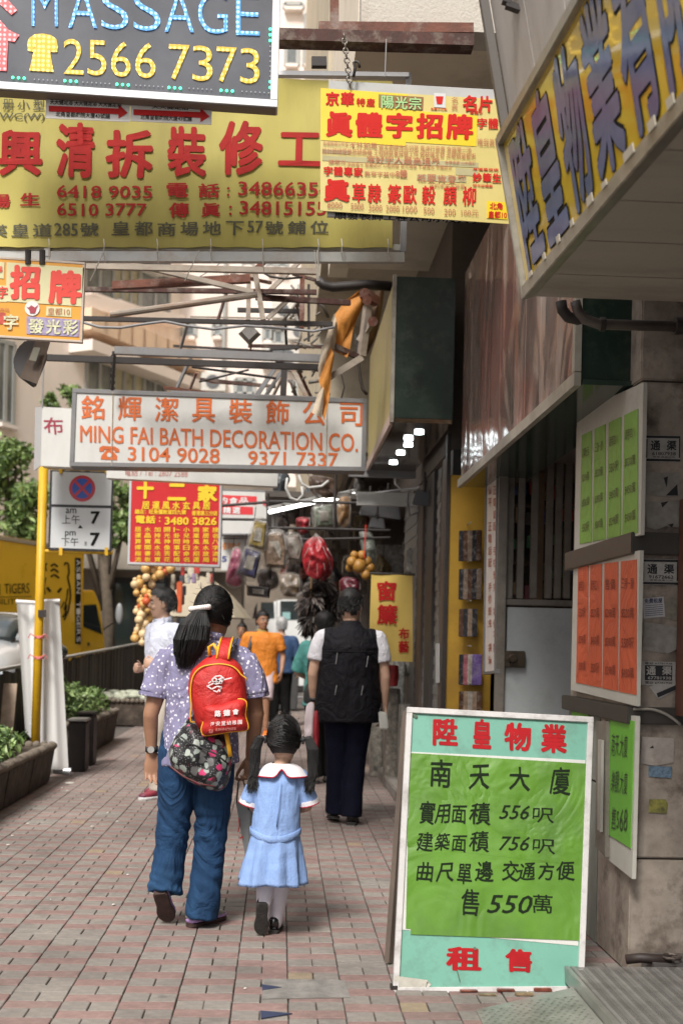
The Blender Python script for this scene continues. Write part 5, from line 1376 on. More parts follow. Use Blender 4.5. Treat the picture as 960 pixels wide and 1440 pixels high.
L = Letters(pl, .005); L.text('am', rect(93, 715, 108, 722, 0), .01); L.text('pm', rect(92, 747, 107, 756, 0), .01); L.text('上午', rect(88, 724, 113, 737, 0), 0); L.text('下午', rect(87, 756, 111, 768, 0), 0)
L.text('7', rect(128, 719, 141, 737, 0), .04); L.text('7', rect(127, 749, 141, 768, 0), .04)
L.poly([(110, 743), (113, 738), (117, 743)]); L.text('至', rect(119, 762, 123, 767, 0), 0)
L.build('lettering', black, ns)
for u in (86, 150):
    MB().beam(PY(u, 656, YN - .035), PY(u, 666, YN - .035), .02, .03).build('clip', yel, ns); MB().beam(PY(u, 770, YN - .035), PY(u, 781, YN - .035), .02, .03).build('clip', yel, ns)
mb = MB()
for v in (896, 925):
    c = PY(55.5 - (v - 900) * .02, v, YN); mb.loft([c - UP * .012, c + UP * .012], [.047, .047], 14)
    for s_ in (-1, 1): mb.tube([c + Vector((.02 * s_, -.045, 0)), c + Vector((.07 * s_, -.06, .03)), c + Vector((.09 * s_, -.05, -.01))], .006, 5)
mb.build('pink_tape', M('pink_tape', (.7, .2, .2), .6), ns, kind='stuff')
MB().box(pt.x - .01, pt.x + .06, YN - .06, YN - .04, PY(60, 868, YN).z, PY(60, 858, YN).z).build('clamp', dks, ns)

# white cloth banner draped behind the pole
wb_ = thing('white_banner', 'tall plain white banner sheet curling around the yellow pole on its floor base', 'banner', tuple(PZ(88, 1088, 0)))
wcl = M('banner_white', (.68, .68, .67), .6, .05, 3, streak=(1, 1, .2))
def wsheet(L0, R0, L1, R1, Y, bow, name):
    mb = MB(); vs, fs = [], []; nu, nv = 14, 12
    for k in (0, 1):
        for j in range(nv + 1):
            t = j / nv
            a = PY(L0[0] * (1 - t) + L1[0] * t, L0[1] * (1 - t) + L1[1] * t, Y); b = PY(R0[0] * (1 - t) + R1[0] * t, R0[1] * (1 - t) + R1[1] * t, Y)
            for i in range(nu + 1):
                s_ = i / nu; vs.append(a.lerp(b, s_) + Vector((0, bow * math.sin(s_ * math.pi) + .01 * math.sin(s_ * 17) + k * .004, .0)))
    o_ = (nu + 1) * (nv + 1)
    for j in range(nv):
        for i in range(nu):
            a = j * (nu + 1) + i; fs += [(a, a + nu + 1, a + nu + 2, a + 1), (o_ + a, o_ + a + 1, o_ + a + nu + 2, o_ + a + nu + 1)]
    mb.add(vs, fs); return mb.build(name, wcl, wb_, smooth=True)
wsheet((54, 848), (84, 846), (58, 1080), (97, 1082), 11.5, -.08, 'sheet')
wsheet((24, 848), (56, 849), (36, 1030), (56, 1060), 11.75, .1, 'sheet_behind')
for a, b, y in (((53, 846), (85, 845), 11.47), ((23, 846), (57, 848), 11.7)): MB().cyl(PY(*a, y), PY(*b, y), .02, n=8).build('top_hem', wcl, wb_)
MB().cyl(PY(76, 1083, 11.5), PY(100, 1085, 11.5), .036, n=12).build('floor_base', M('base_silver', (.4, .42, .44), .35, metal=.5), wb_)

# ================================================================== planters
earth = M('soil', (.06, .045, .03), .95, .4, 20); rock = M('planter_rock', (.055, .04, .03), .85, .6, 9, 1, 14, dirt=((.15, .12, .09), .5, 9)); rimm = M('planter_rim', (.17, .14, .11), .85, .4, 14, .6, 40)
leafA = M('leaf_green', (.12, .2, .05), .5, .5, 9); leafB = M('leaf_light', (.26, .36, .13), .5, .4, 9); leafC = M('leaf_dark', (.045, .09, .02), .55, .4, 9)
def leaves(mb, c, r, n, size, rnd, up=.5):
    for i in range(n):
        d = Vector((rnd.gauss(0, 1), rnd.gauss(0, 1), rnd.gauss(0, 1))).normalized() * (rnd.random() ** .45)
        p = Vector(c) + Vector((d.x * r[0], d.y * r[1], d.z * r[2]))
        a = Vector((rnd.gauss(0, 1), rnd.gauss(0, 1), rnd.gauss(up, .7))).normalized(); b = a.orthogonal().normalized(); b = (Matrix.Rotation(rnd.uniform(0, 6.28), 3, a) @ b)
        c2 = a.cross(b); s_ = size * rnd.uniform(.6, 1.4)
        mb.add([p - b * s_, p + c2 * s_ * .42 + a * s_ * .15, p + b * s_, p - c2 * s_ * .42 + a * s_ * .15], [(0, 1, 2, 3)])
def planter(label, x0, x1, y0, y1, h, plants):
    t = thing('planter', label, 'planter', ((x0 + x1) / 2, (y0 + y1) / 2, 0), group='rough stone planters along the kerb')
    mb = MB(); k = max(2, int((y1 - y0) / .8))
    for i in range(k):      # scalloped panels
        a, b = y0 + (y1 - y0) * i / k, y0 + (y1 - y0) * (i + 1) / k - .015
        MB().hexa([(x0, a, 0), (x1 - .05, a, 0), (x1 - .05, b, 0), (x0, b, 0)], [(x0, a, h - .05), (x1, a, h - .05), (x1, b, h - .05), (x0, b, h - .05)]).build('panel', rock, t, bevel=.015)
    pts = [(x1 - .03, y0 + .02, h - .03), (x1 - .03, y1 - .02, h - .03)]
    k2 = int((y1 - y0) / .07); mb = MB()
    for i in range(k2):
        y = y0 + (y1 - y0) * (i + .5) / k2; mb.ball((x1 - .03 + .006 * math.sin(i), y, h - .03), (.05, .042, .04), 8, 5)
    mb.build('rope_rim', rimm, t, smooth=True, kind='stuff')
    mb = MB(); k3 = int((x1 - x0) / .07)
    for e in (y0, y1):
        for i in range(k3): mb.ball((x0 + (x1 - x0) * (i + .5) / k3, e, h - .03), (.042, .045, .04), 8, 5)
    mb.build('rope_rim_end', rimm, t, smooth=True, kind='stuff')
    MB().box(x0 + .05, x1 - .06, y0 + .03, y1 - .03, h - .048, h - .04).build('soil', earth, t)
    return t
planter('long dark stone planter nearest the camera, full of leafy plants', -2.75, -2.05, 5.6, 11.2, .37, None)
planter('second dark stone planter beyond the two bins, plants spilling over', -2.72, -2.12, 13.2, 16.0, .42, None)
planter('short stone planter with a crusted white top, last of the row', -2.72, -2.0, 18.6, 20.2, .42, None)
rnd = random.Random(4)
def plants(label, cs, n=260, sz=.04):
    mbs = [MB(), MB(), MB()]
    t = thing('leafy_plants', label, 'plants', cs[0][0])
    for c, r in cs:
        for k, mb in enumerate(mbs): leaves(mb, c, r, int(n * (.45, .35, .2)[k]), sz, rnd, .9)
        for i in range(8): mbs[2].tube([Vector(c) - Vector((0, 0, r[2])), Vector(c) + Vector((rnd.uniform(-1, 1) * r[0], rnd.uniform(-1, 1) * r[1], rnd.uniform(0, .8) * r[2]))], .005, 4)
    for nm, mb, m_ in zip(('leaves', 'young_leaves', 'stems_and_dark_leaves'), mbs, (leafA, leafB, leafC)): mb.build(nm, m_, t, kind='stuff')  # third tone is simply a darker leaf colour
    return t
plants('light green leafy plants filling the nearest planter', [((-2.42 + rnd.uniform(-.1, .12), y, .42 + rnd.uniform(0, .06)), (.28, .35, .13)) for y in (7.2, 7.8, 8.4, 9.0, 9.6, 10.1, 10.6)], 420)
plants('bright green bush behind the white banner in the second planter', [((-2.45, 13.6, .6), (.3, .35, .25)), ((-2.4, 14.3, .6), (.32, .35, .22)), ((-2.38, 15.1, .55), (.28, .35, .18)), ((-2.5, 13.3, .8), (.15, .2, .25))], 620, .038)
mb = MB()
for i in range(40): mb.ball((-2.4 + rnd.uniform(-.33, .36), 19.4 + rnd.uniform(-.7, .7), .42 + rnd.uniform(-.01, .05)), (rnd.uniform(.05, .13), rnd.uniform(.05, .13), .05), 8, 5)
tag(mb.build('ground_cover', M('pale_moss', (.4, .42, .33), .9, .4, 9, .5, 40), smooth=True), 'pale crusted moss heaped on top of the last planter', 'moss', kind='stuff')
# bins
bnm = M('bin_brown', (.018, .014, .013), .5, .3, 5, spec=.25); lid = M('bin_rim', (.25, .24, .23), .4)
for i, (u, vb, lab) in enumerate(((107, 1086, 'dark brown rubbish bin with pale rim beside the foot of the white banner'), (119, 1077, 'second dark rubbish bin, behind the first one'))):
    p = PZ(u, vb, 0); t = thing('rubbish_bin', lab, 'bin', tuple(p), group='two bins between the planters')
    MB().box(p.x - .085, p.x + .085, p.y, p.y + .26, 0, .5 + .03 * i).build('body', bnm, t, bevel=.015)
    MB().box(p.x - .095, p.x + .095, p.y - .01, p.y + .27, .505 + .03 * i, .53 + .03 * i).build('rim', lid if i == 0 else bnm, t, bevel=.008)
# slatted barrier ------------------------------------------------------
fn = thing('roadside_fence', 'dark weathered timber slat barrier between the planters and the road', 'fence', (-2.8, 15, 0))
wood = [M('slat_dark', (.035, .033, .032), .8, .4, 6, .3, 60, streak=(1, 1, .15)), M('slat_grey', (.085, .08, .072), .8, .4, 6, .3, 60, streak=(1, 1, .15)), M('slat_brown', (.06, .048, .038), .8, .4, 6, .3, 60, streak=(1, 1, .15))]
rnd = random.Random(8); y = 8.8
def ftop(y): return .9 + (y - 9) * .0195
def fx(y): return -2.82 - .012 * (y - 9)
while y < 34:
    w_ = rnd.uniform(.11, .15); dx = rnd.uniform(-.012, .012); h = ftop(y) + rnd.uniform(-.03, .02)
    x = fx(y) + dx; MB().hexa([(x, y, -.12), (x + .03, y, -.12), (x + .03, y + w_, -.12), (x, y + w_, -.12)], [(x, y, h), (x + .03, y, h), (x + .03, y + w_, h), (x, y + w_, h)]).build('slat', rnd.choice(wood), fn)
    y += w_ + rnd.uniform(.006, .02)
for a, b in ((8.8, 14.6), (14.7, 21), (21.1, 34)):
    mb = MB(); mb.beam((fx(a) + .015, a, ftop(a) + .03), (fx(b) + .015, b, ftop(b) + .03), .075, .03); mb.build('top_rail', M('rail_grey', (.3, .29, .27), .7, .3, 8), fn)
p = PX(10, 1010, -2.75); q = PX(17, 950, -2.75); MB().beam((-2.765, p.y, .2), (-2.765, p.y + .2, .85), .02, .14, up=Vector((1, 0, 0))).build('bare_board', M('bare_wood', (.4, .3, .22), .8, .3, 6), fn)

# ================================================================== trees
bark = M('bark', (.09, .07, .05), .9, .4, 8, .5, 30)
def tree(label, base, crowns, n, seed, size=.09, group='street trees across the road'):
    rnd = random.Random(seed); t = thing('tree', label, 'tree', base, group=group)
    b = Vector(base); cz_ = sum((Vector(c) for c, r in crowns), Vector()) / len(crowns)
    MB().loft([b, b.lerp(cz_, .4) + Vector((.1, 0, 0)), b.lerp(cz_, .8)], [.2, .14, .1], 10).build('trunk', bark, t, smooth=True)
    for c, r in crowns:
        MB().loft([b.lerp(cz_, .5), Vector(c) - Vector((0, 0, r[2] * .4)), Vector(c) + Vector((0, 0, r[2] * .3))], [.09, .05, .02], 6).build('limb', bark, t, smooth=True)
    mbs = [MB(), MB(), MB()]
    for c, r in crowns:
        for j in range(9):
            d = Vector((rnd.gauss(0, 1), rnd.gauss(0, 1), rnd.gauss(0, 1))).normalized(); cc = Vector(c) + Vector((d.x * r[0], d.y * r[1], d.z * r[2])) * rnd.uniform(.3, .85)
            k = rnd.uniform(.3, .5)
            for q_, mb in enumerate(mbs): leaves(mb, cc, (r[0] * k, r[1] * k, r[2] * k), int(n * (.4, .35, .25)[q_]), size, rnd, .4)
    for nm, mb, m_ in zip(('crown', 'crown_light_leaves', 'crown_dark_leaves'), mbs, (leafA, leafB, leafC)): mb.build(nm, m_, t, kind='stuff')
Yt = 26.0
def TC(u, v, r, Y=Yt): return (tuple(PY(u, v, Y)), (r, r, r * .9))
tree('bushy green street tree at the left edge rising behind the yellow truck', (PY(15, 900, Yt).x, Yt, -.13), [TC(22, 675, .85), TC(-30, 660, 1.0), TC(10, 735, .9), TC(45, 725, .6), TC(10, 640, .5)], 75, 31)
tree('green street tree showing behind the no stopping sign and the bath sign', (PY(150, 900, 27.5).x, 27.5, -.13), [TC(110, 700, .8, 27.5), TC(160, 705, .7, 27.5), TC(172, 740, .5, 27.5), TC(140, 760, .5, 27.5)], 75, 32)
tree('light green tree top poking out above the cloth sign', (PY(110, 900, 31).x, 31, -.13), [TC(112, 556, .5, 31), TC(138, 558, .42, 31), TC(74, 566, .25, 31), TC(100, 600, .6, 31)], 60, 33, group='street trees across the road')

# ================================================================== vehicles
gl = M('vehicle_glass', (.03, .04, .042), .06, spec=.9); tyre = M('tyre_rubber', (.02, .02, .02), .85); rimw = M('wheel_rim', (.35, .35, .36), .35, metal=.7)
def wheel(par, c, r, ax, w_=.22):
    c, ax = Vector(c), Vector(ax).normalized()
    o = MB().loft([c - ax * w_ / 2, c - ax * w_ * .4, c + ax * w_ * .4, c + ax * w_ / 2], [r * .9, r, r, r * .9], 22).build('wheel', tyre, par)
    MB().cyl(c - ax * (w_ / 2 + .012), c + ax * (w_ / 2 + .012), r * .55, n=16).build('rim', rimw, o)
# truck
TO = Vector((-3.65, 22.3, 0)); th = R(70); tu = Vector((math.cos(th), math.sin(th), 0)); tn = Vector((math.sin(th), -math.cos(th), 0))
tk = thing('box_truck', 'yellow removal truck with tiger head and black lettering, cab to the right', 'truck', tuple(TO + Vector((0, 0, -.13))))
tyel = M('truck_yellow', (.9, .56, .04), .3, .05, 3, coat=.5)
def tb(s0, s1, d0, d1, z0, z1, mat, name, bev=.02, par=tk):
    a, b, c, d = TO + tu * s0 - tn * d0, TO + tu * s1 - tn * d0, TO + tu * s1 - tn * d1, TO + tu * s0 - tn * d1
    return MB().hexa([p + UP * z0 for p in (a, b, c, d)], [p + UP * z1 for p in (a, b, c, d)]).build(name, mat, par, bevel=bev)
tb(-6.2, 0, 0, 2.2, .85, 2.98, tyel, 'box_body', .03)
tb(-6.2, .6, .3, 1.9, .45, .84, dks, 'chassis', .01)
cabz = [(0.06, 2.2), (.55, 2.25), (.78, 2.0), (.98, 1.35), (1.06, .95), (1.04, .4)]
mb = MB(); A_, B_ = [], []
prof = [(0.06, .4)] + cabz
for s_, z in prof: A_.append(TO + tu * s_ - tn * .06 + UP * z); B_.append(TO + tu * s_ - tn * 2.1 + UP * z)
m_ = len(prof); mb.add(A_ + B_, [tuple(range(m_)), tuple(range(2 * m_ - 1, m_ - 1, -1))] + [(i, m_ + i, m_ + (i + 1) % m_, (i + 1) % m_) for i in range(m_)])
cab = mb.build('cab', tyel, tk, bevel=.03)
q = [TO + tu * s_ - tn * .045 + UP * z for s_, z in ((.14, 1.95), (.6, 1.98), (.86, 1.42), (.14, 1.55))]
MB().slab(q, tn, .03).build('side_window', gl, cab, bevel=.006)
q = [TO + tu * .80 - tn * .2 + UP * 1.97 + tu * .02, TO + tu * .8 - tn * 1.95 + UP * 1.97 + tu * .02, TO + tu * .99 - tn * 1.95 + UP * 1.37 + tu * .02, TO + tu * .99 - tn * .2 + UP * 1.37 + tu * .02]
MB().slab(q, (tu + UP * .3).normalized(), .02).build('windscreen', gl, cab)
tb(.98, 1.1, .05, .35, .62, .8, M('indicator_orange', (.8, .25, .02), .3), 'indicator', .02, cab)
tb(.3, .36, .03, .05, 1.2, 1.26, blk, 'door_handle', .005, cab)
mc = PY(168, 863, 22.6)
MB().ball(mc, (.07, .05, .2), 12, 8).build('wing_mirror', M('mirror_housing', (.25, .26, .27), .3), cab, smooth=True); MB().cyl(mc - UP * .1, TO + tu * .95 - tn * .1 + UP * 1.5, .015, n=6).build('mirror_arm', dks, cab)
MB().cyl(TO + tu * .45 + UP * .42 - tn * .05, TO + tu * .45 + UP * .42 - tn * .01, .48, n=24).build('wheel_arch', M('arch_dark', (.04, .035, .03), .7), cab)
wheel(tk, TO + tu * .45 - tn * .13 + UP * .28, .38, tn); wheel(tk, TO - tu * 4.6 - tn * .13 + UP * .28, .38, tn)
for s0 in (-5.2, -4.0, -2.8, -1.6, -.02):
    tb(s0 - .012, s0 + .012, -.012, .005, .9, 2.94, M('truck_seam', (.5, .3, .03), .4), 'seam', .003)
for z0 in (.86, 2.9): tb(-6.2, 0, -.02, .005, z0, z0 + .07, M('truck_rail', (.5, .45, .35), .4, metal=.4), 'edge_rail', .005)
plT = (TO + tn * .002, tn)
L = Letters(plT, .01)
L.text('TIGERS', [(6, 821), (41, 820), (41, 834), (6, 835)], 0, res=3); L.text('ASIAN', [(-40, 822), (0, 821), (0, 836), (-40, 837)], 0, res=3); L.text('MOBILITY', [(-26, 842), (28, 842), (28, 850), (-26, 850)], -.004, res=2)
L.line([(-60, 840), (44, 839)], .8)
for pts, w_ in (([(90, 795), (92, 791), (96, 793), (97, 805), (95, 812), (98, 825), (99, 838), (96, 858), (90, 872)], 2.2), ([(65, 803), (63, 795), (66, 792)], 2), ([(71, 796), (76, 793), (81, 797)], 2.4), ([(71, 803), (76, 800), (82, 805)], 2.4), ([(71, 811), (76, 808), (83, 813)], 2.4),
                ([(66, 826), (71, 832)], 3.4), ([(81, 833), (86, 827)], 3.4), ([(90, 858), (94, 840), (95, 828)], 1.8), ([(88, 868), (92, 862), (93, 850)], 2.4), ([(86, 855), (90, 846)], 1.6), ([(64, 812), (62, 824), (63, 836)], 1.6)): L.line(pts, w_)
L.poly([(105.5, 784), (113.5, 785), (113.5, 906), (105.5, 905)])
L.build('lettering', black, tk)
L = Letters(plT, .014)
for i, c_ in enumerate('ASIAN TIGERS'):
    if c_ == ' ': continue
    v = 787 + i * 9.8; L.text(c_, [(112.5, v), (112.5, v + 8.4), (106.8, v + 8.4), (106.8, v)], .012)
L.build('vertical_lettering', M('lettering_white', (.75, .75, .75), .5), tk)
# silver car facing the camera
def car(name, label, cat, x, y, face, L_=4.3, W=1.72, H=1.45, mat=None, z=-.13, grp=None, zs=1.0):
    """face: -1 nose toward the camera, +1 away"""
    t = thing(name, label, cat, (x, y, z))
    f = face
    def P_(s, w_, h_): return Vector((x + w_, y + f * s, z + h_ * zs))
    st = [(-2.12, .62, .32, .62), (-2.0, .76, .24, .74), (-1.5, .84, .2, .88), (-.8, .86, .2, .96), (.4, .86, .2, .98), (1.4, .85, .2, 1.0), (2.0, .78, .26, .96), (2.15, .66, .36, .8)]
    st = st[::-1]; st = [(-a, b, c_, d) for a, b, c_, d in st]     # nose at +s
    pts, rad = [], []
    for s_, hw, z0, z1 in st: pts.append(P_(s_ * L_ / 4.3, 0, (z0 + z1) / 2)); rad.append((hw * W / 1.72, (z1 - z0) / 2 * zs))
    body = MB().loft(pts, rad, 28, side=(1, 0, 0), power=3.6).build('body', mat, t, smooth=True)
    gp, gr = [], []
    for s_, hw, z0, z1 in ((-1.95, .6, .92, 1.0), (-1.5, .66, .9, H - .12), (-.8, .68, .9, H), (.1, .68, .9, H - .02), (.75, .66, .9, 1.12), (1.05, .62, .88, .96)): gp.append(P_(s_ * L_ / 4.3, 0, (z0 + z1) / 2)); gr.append((hw * W / 1.72, (z1 - z0) / 2 * zs))
    MB().loft(gp, gr, 28, side=(1, 0, 0), power=3.2).build('greenhouse', gl, t, smooth=True)
    MB().loft([P_(-1.55, 0, H - .07), P_(-.8, 0, H - .03), P_(.05, 0, H - .045), P_(.25, 0, H - .12)], [(.52, .04), (.58, .045), (.57, .045), (.5, .02)], 20, side=(1, 0, 0), power=3).build('roof', mat, t, smooth=True)
    for sx in (-1, 1):
        MB().beam(P_(1.0, .68 * sx, .93), P_(.15, .6 * sx, H - .06), .05, .04).build('pillar', mat, t)
        h = MB().ball(P_(1.9, .58 * sx, .66), (.22, .2, .1), 14, 8).build('headlight', M('headlight_glass', (.5, .55, .58), .08, .3, 9, spec=.9), t, smooth=True)
        m_ = MB().ball(P_(.3, 1.03 * sx, .83), (.13, .1, .1), 12, 8).build('wing_mirror', M('mirror_black', (.02, .03, .03), .15, coat=.5), t, smooth=True)
        MB().ball(P_(.34, 1.03 * sx, .84), (.1, .09, .08), 12, 8).build('mirror_glass', gl, m_, smooth=True)
        for s_ in (1.3, -1.3): wheel(t, P_(s_, .76 * sx, .31), .31, (1, 0, 0), .2)
    MB().loft([P_(2.11, -.45, .5), P_(2.11, .45, .5)], [(.09, .03)] * 2, 10, side=(0, 0, 1)).build('grille', blk, t)
    return t
silver_p = M('silver_paint', (.5, .52, .54), .22, .04, 5, metal=.35, coat=.6)
cx_ = PY(8, 920, 14.0).x
car('parked_car', 'silver car at the left edge, its dark wing mirror above the slat barrier', 'car', -3.86, 15.75, -1, mat=silver_p, H=1.16, zs=1.55)
# white van across the street end
vw = M('van_white', (.78, .79, .78), .3, .03, 3, coat=.4)
vn = thing('van', 'white van crossing the end of the street, dark side windows', 'van', (1.2, 33, -.13))
YV = 33.0
xl = PY(350, 900, YV).x; zt = PY(385, 836, YV).z
prof = [(xl, .25), (xl - .06, .9), (xl + .02, 1.25), (xl + .28, zt - .45), (xl + .62, zt - .08), (xl + .85, zt), (xl + 4.9, zt), (xl + 4.95, .25)]
f0 = [Vector((a, YV, b - .13)) for a, b in prof]; f1 = [p + Vector((0, 1.75, 0)) for p in f0]; m_ = len(prof)
MB().add(f0 + f1, [tuple(range(m_)), tuple(range(2 * m_ - 1, m_ - 1, -1))] + [(i, m_ + i, m_ + (i + 1) % m_, (i + 1) % m_) for i in range(m_)]).build('body', vw, vn, bevel=.05)
plV = planeY(YV - .006)
for nm, qd in (('quarter_window', [(358, 855), (362, 847), (361, 870), (355, 870)]), ('cab_window', [(367, 847), (385, 847), (386, 870), (366, 870)]), ('side_window', [(394, 845), (433, 845), (434, 872), (394, 872)])):
    MB().slab([PP(u, v, plV) for u, v in qd], plV[1], .02).build(nm, gl, vn)
sheet([(397, 861), (408, 861), (408, 871), (397, 871)], M('van_notice', (.3, .5, .5), .5), vn, plV, .004, 'notice')
MB().beam(PP(389, 842, plV), PP(389, 950, plV), .02, .02).build('door_seam', M('seam_grey', (.3, .3, .3), .6), vn)
for s_ in (.75, 3.9): wheel(vn, (xl + s_, YV + .1, .2), .34, (0, 1, 0), .2)
MB().box(xl - .1, xl + 4.9, YV + .02, YV + 1.7, .02, .16).build('sill', dks, vn)

# ================================================================== hanging goods of the far shop
YH = 12.0
rk = thing('goods_rack', 'black pipe rack hung with bags under the shop awning', 'rack', tuple(PY(460, 740, YH)))
for a, b in (((377, 694), (376, 762)), ((472, 660), (470, 745)), ((378, 705), (545, 708)), ((377, 742), (548, 746)), ((377, 760), (548, 756)), ((312, 730), (377, 731)), ((300, 712), (378, 706)), ((380, 722), (380, 815)), ((300, 690), (300, 760))):
    MB().cyl(PY(*a, YH), PY(*b, YH), .014, n=8).build('pipe', dks, rk)
tube_m = M('tube_light', (1, 1, .95), .3, emit=5)
for i, (a, b) in enumerate((((379, 720), (456, 703)), ((452, 706), (498, 695)))):
    t = thing('fluorescent_tube', ('long lit fluorescent tube slanting over the hanging bags', 'shorter lit fluorescent tube further to the right')[i], 'lamp', tuple(PY(*a, YH)), group='lit fluorescent tubes')
    A2, B2 = PY(*a, YH - .05 + .5 * i), PY(*b, YH + .4 + .5 * i)
    MB().cyl(A2, B2, .019, n=10).build('tube', tube_m, t, smooth=True); MB().beam(A2 + UP * .04, B2 + UP * .04, .05, .03).build('fitting', vw, t)
def pillow(outline, depth, q=1.6, rings=5, n_dir=Vector((0, -1, 0)), rnd=None, crump=0.0):
    """rounded bag from an outline in a plane"""
    c = sum(outline, Vector()) / len(outline); k = len(outline); mb = MB(); vs, fs = [], []
    for sd_ in (1, -1):
        for r_ in range(rings + 1):
            s_ = 1 - (r_ / (rings + .0)) * .97
            h = depth * (1 - s_ ** q) ** (1 / q) if s_ < 1 else 0
            for p in outline:
                pt = c.lerp(p, s_) + n_dir * h * sd_ * .5
                if crump: pt = pt + n_dir * crump * noise.noise(pt * 14) * (1 - s_ ** 4)
                vs.append(pt)
    off = (rings + 1) * k
    for sd_ in (0, 1):
        for r_ in range(rings):
            for i in range(k):
                a = sd_ * off + r_ * k + i; b = sd_ * off + r_ * k + (i + 1) % k
                fs.append((a, b, b + k, a + k) if sd_ == 0 else (b, a, a + k, b + k))
        fs.append(tuple(sd_ * off + rings * k + i for i in range(k)))
    mb.add(vs, fs); bm = None
    return mb
def smooth_outline(pts, n=40):
    out = []; m_ = len(pts)
    for i in range(m_):
        p0, p1, p2, p3 = (Vector(pts[(i + j - 1) % m_]) for j in range(4))
        for k in range(max(2, n // m_)):
            t = k / max(2, n // m_)
            out.append(.5 * ((2 * p1) + (-p0 + p2) * t + (2 * p0 - 5 * p1 + 4 * p2 - p3) * t * t + (-p0 + 3 * p1 - 3 * p2 + p3) * t ** 3))
    return out
film = M('cloudy_film', (.45, .43, .4), .12, .3, 20, .9, 22, alpha=.22, spec=.9)
def bag(label, pts, Y, depth, mat, name='hanging_bag', extra=None, shell=True, grp='bags hanging from the black rack', sq=False, tagc=None):
    o3 = [PY(u, v, Y) for u, v in pts]; t = thing(name, label, 'hanging goods', tuple(o3[0]), group=grp)
    c = sum(o3, Vector()) / len(o3)
    if sq:
        oo = []; q_ = [c.lerp(p, .92) for p in o3]
        for a_, b_ in zip(q_, q_[1:] + q_[:1]): oo += [a_.lerp(b_, f_) for f_ in (.04, .3, .65, .96)]
        pillow(oo, depth, q=5, rings=5, crump=.012).build('contents', mat, t, bevel=.004)
        MB().slab([c.lerp(p, .45) + Vector((0, -depth * .56, 0)) for p in o3[:4]], Vector((0, -1, 0)), .003).build('label', M('goods_label', (.28, .26, .22), .4, .5, 60), t)
    else: pillow(smooth_outline([c.lerp(p, .88) for p in o3]), depth, crump=.05).build('contents', mat, t, smooth=True)
    mb = MB(); tp = max(o3, key=lambda p: p.z)
    for k_ in range(9):
        a_ = c.lerp(o3[k_ % len(o3)], .8) + Vector((0, -depth * .45, 0)); mb.loft([tp, tp.lerp(a_, .5) + Vector((.006, -.01, 0)), a_], [.002, .004, .001], 4)
    mb.build('gathered_film', M('film_glint', (.55, .53, .5), .2, alpha=.6), t, kind='stuff')
    if shell: pillow(smooth_outline(o3), depth * 1.25, crump=.08).build('plastic_film', film, t, smooth=True)
    top = min(o3, key=lambda p: -p.z); MB().tube([top, top + Vector((.01, 0, .12))], .004, 5).build('string', dks, t)
    return t
def H(n, c, **k): return M('goods_' + n, tuple(x * .75 for x in c), .4, .6, 22, .8, 30, dirt=(tuple(min(1, x * 1.6 + .05) for x in c), .6, 16), **k)
bag('olive gold packet in clear film, upper half of the leftmost hanging pair', [(358, 730), (376, 734), (372, 776), (347, 770)], YH - .2, .12, H('olive', (.3, .22, .05)), sq=True)
bag('navy purple packet in clear film under the olive gold one', [(345, 768), (369, 775), (360, 816), (331, 808)], YH - .2, .12, H('navy', (.05, .05, .13)), sq=True)
bag('bright pink bag hanging at the left end of the rack', [(328, 770), (340, 775), (340, 824), (318, 822), (320, 796)], YH, .15, H('pink', (.55, .05, .18)))
bag('clear bag with brown box inside', [(375, 748), (398, 746), (406, 775), (402, 802), (372, 800), (369, 775)], YH - .1, .16, H('tanbox', (.22, .15, .1)), sq=True)
bag('striped pale bag beside the round red one', [(399, 752), (420, 750), (428, 770), (422, 792), (402, 788)], YH, .12, H('stripe', (.25, .2, .17)), sq=True)
bag('round red mesh bag, the largest red one on the rack', [(444, 750), (458, 758), (464, 785), (460, 808), (446, 818), (429, 810), (422, 785), (427, 760)], YH - .25, .16, H('red', (.42, .02, .03)), shell=False)
bag('dark red round bag tucked behind the bright red one', [(455, 765), (468, 780), (468, 806), (452, 820), (446, 800)], YH - .1, .12, H('dred', (.25, .012, .025)), shell=False)
bag('dull brown bundle high on the rack', [(433, 668), (470, 672), (475, 700), (440, 698)], YH + .3, .2, H('brown', (.1, .06, .04)), shell=False)
bag('red pot shaped bundle behind the tube light', [(415, 728), (436, 728), (434, 750), (420, 752)], YH + .3, .15, H('redpot', (.3, .01, .02)), shell=False)
bag('pale greenish bag in film above the red bag', [(440, 712), (468, 708), (470, 742), (442, 744)], YH + .2, .12, H('palegr', (.2, .24, .18)), sq=True)
bag('bundle right of the rack upright, warm glow painted into its colour', [(474, 702), (492, 698), (492, 738), (476, 740)], YH + .4, .12, H('amber', (.45, .22, .06)))  # base colour stands in for a yellow-orange glow
bag('small maroon bundle below the oranges', [(478, 812), (505, 812), (508, 832), (480, 836)], YH, .14, H('maroon', (.14, .015, .03)), shell=False)
bag('grey brown crumpled bag low beside the feather dusters', [(360, 800), (388, 802), (392, 826), (366, 830)], YH + .1, .15, H('greybrown', (.16, .12, .1)))
bag('black tray like packet at the bottom left of the rack', [(345, 822), (382, 826), (380, 842), (346, 838)], YH, .12, H('blackish', (.03, .025, .025)), sq=True, shell=False)
bag('tan clear bag hanging in the dim middle', [(392, 808), (420, 808), (424, 838), (396, 838)], YH + .9, .15, H('tan2', (.2, .13, .07)))
bag('pale bag beside the orange net', [(505, 748), (524, 752), (528, 790), (515, 796)], YH + .3, .12, H('pale3', (.22, .26, .22)))
bag('whitish ragged plastic bag beside the feather dusters', [(424, 846), (436, 840), (434, 872), (418, 866)], YH + .5, .1, H('ragwhite', (.5, .48, .45)), shell=False)
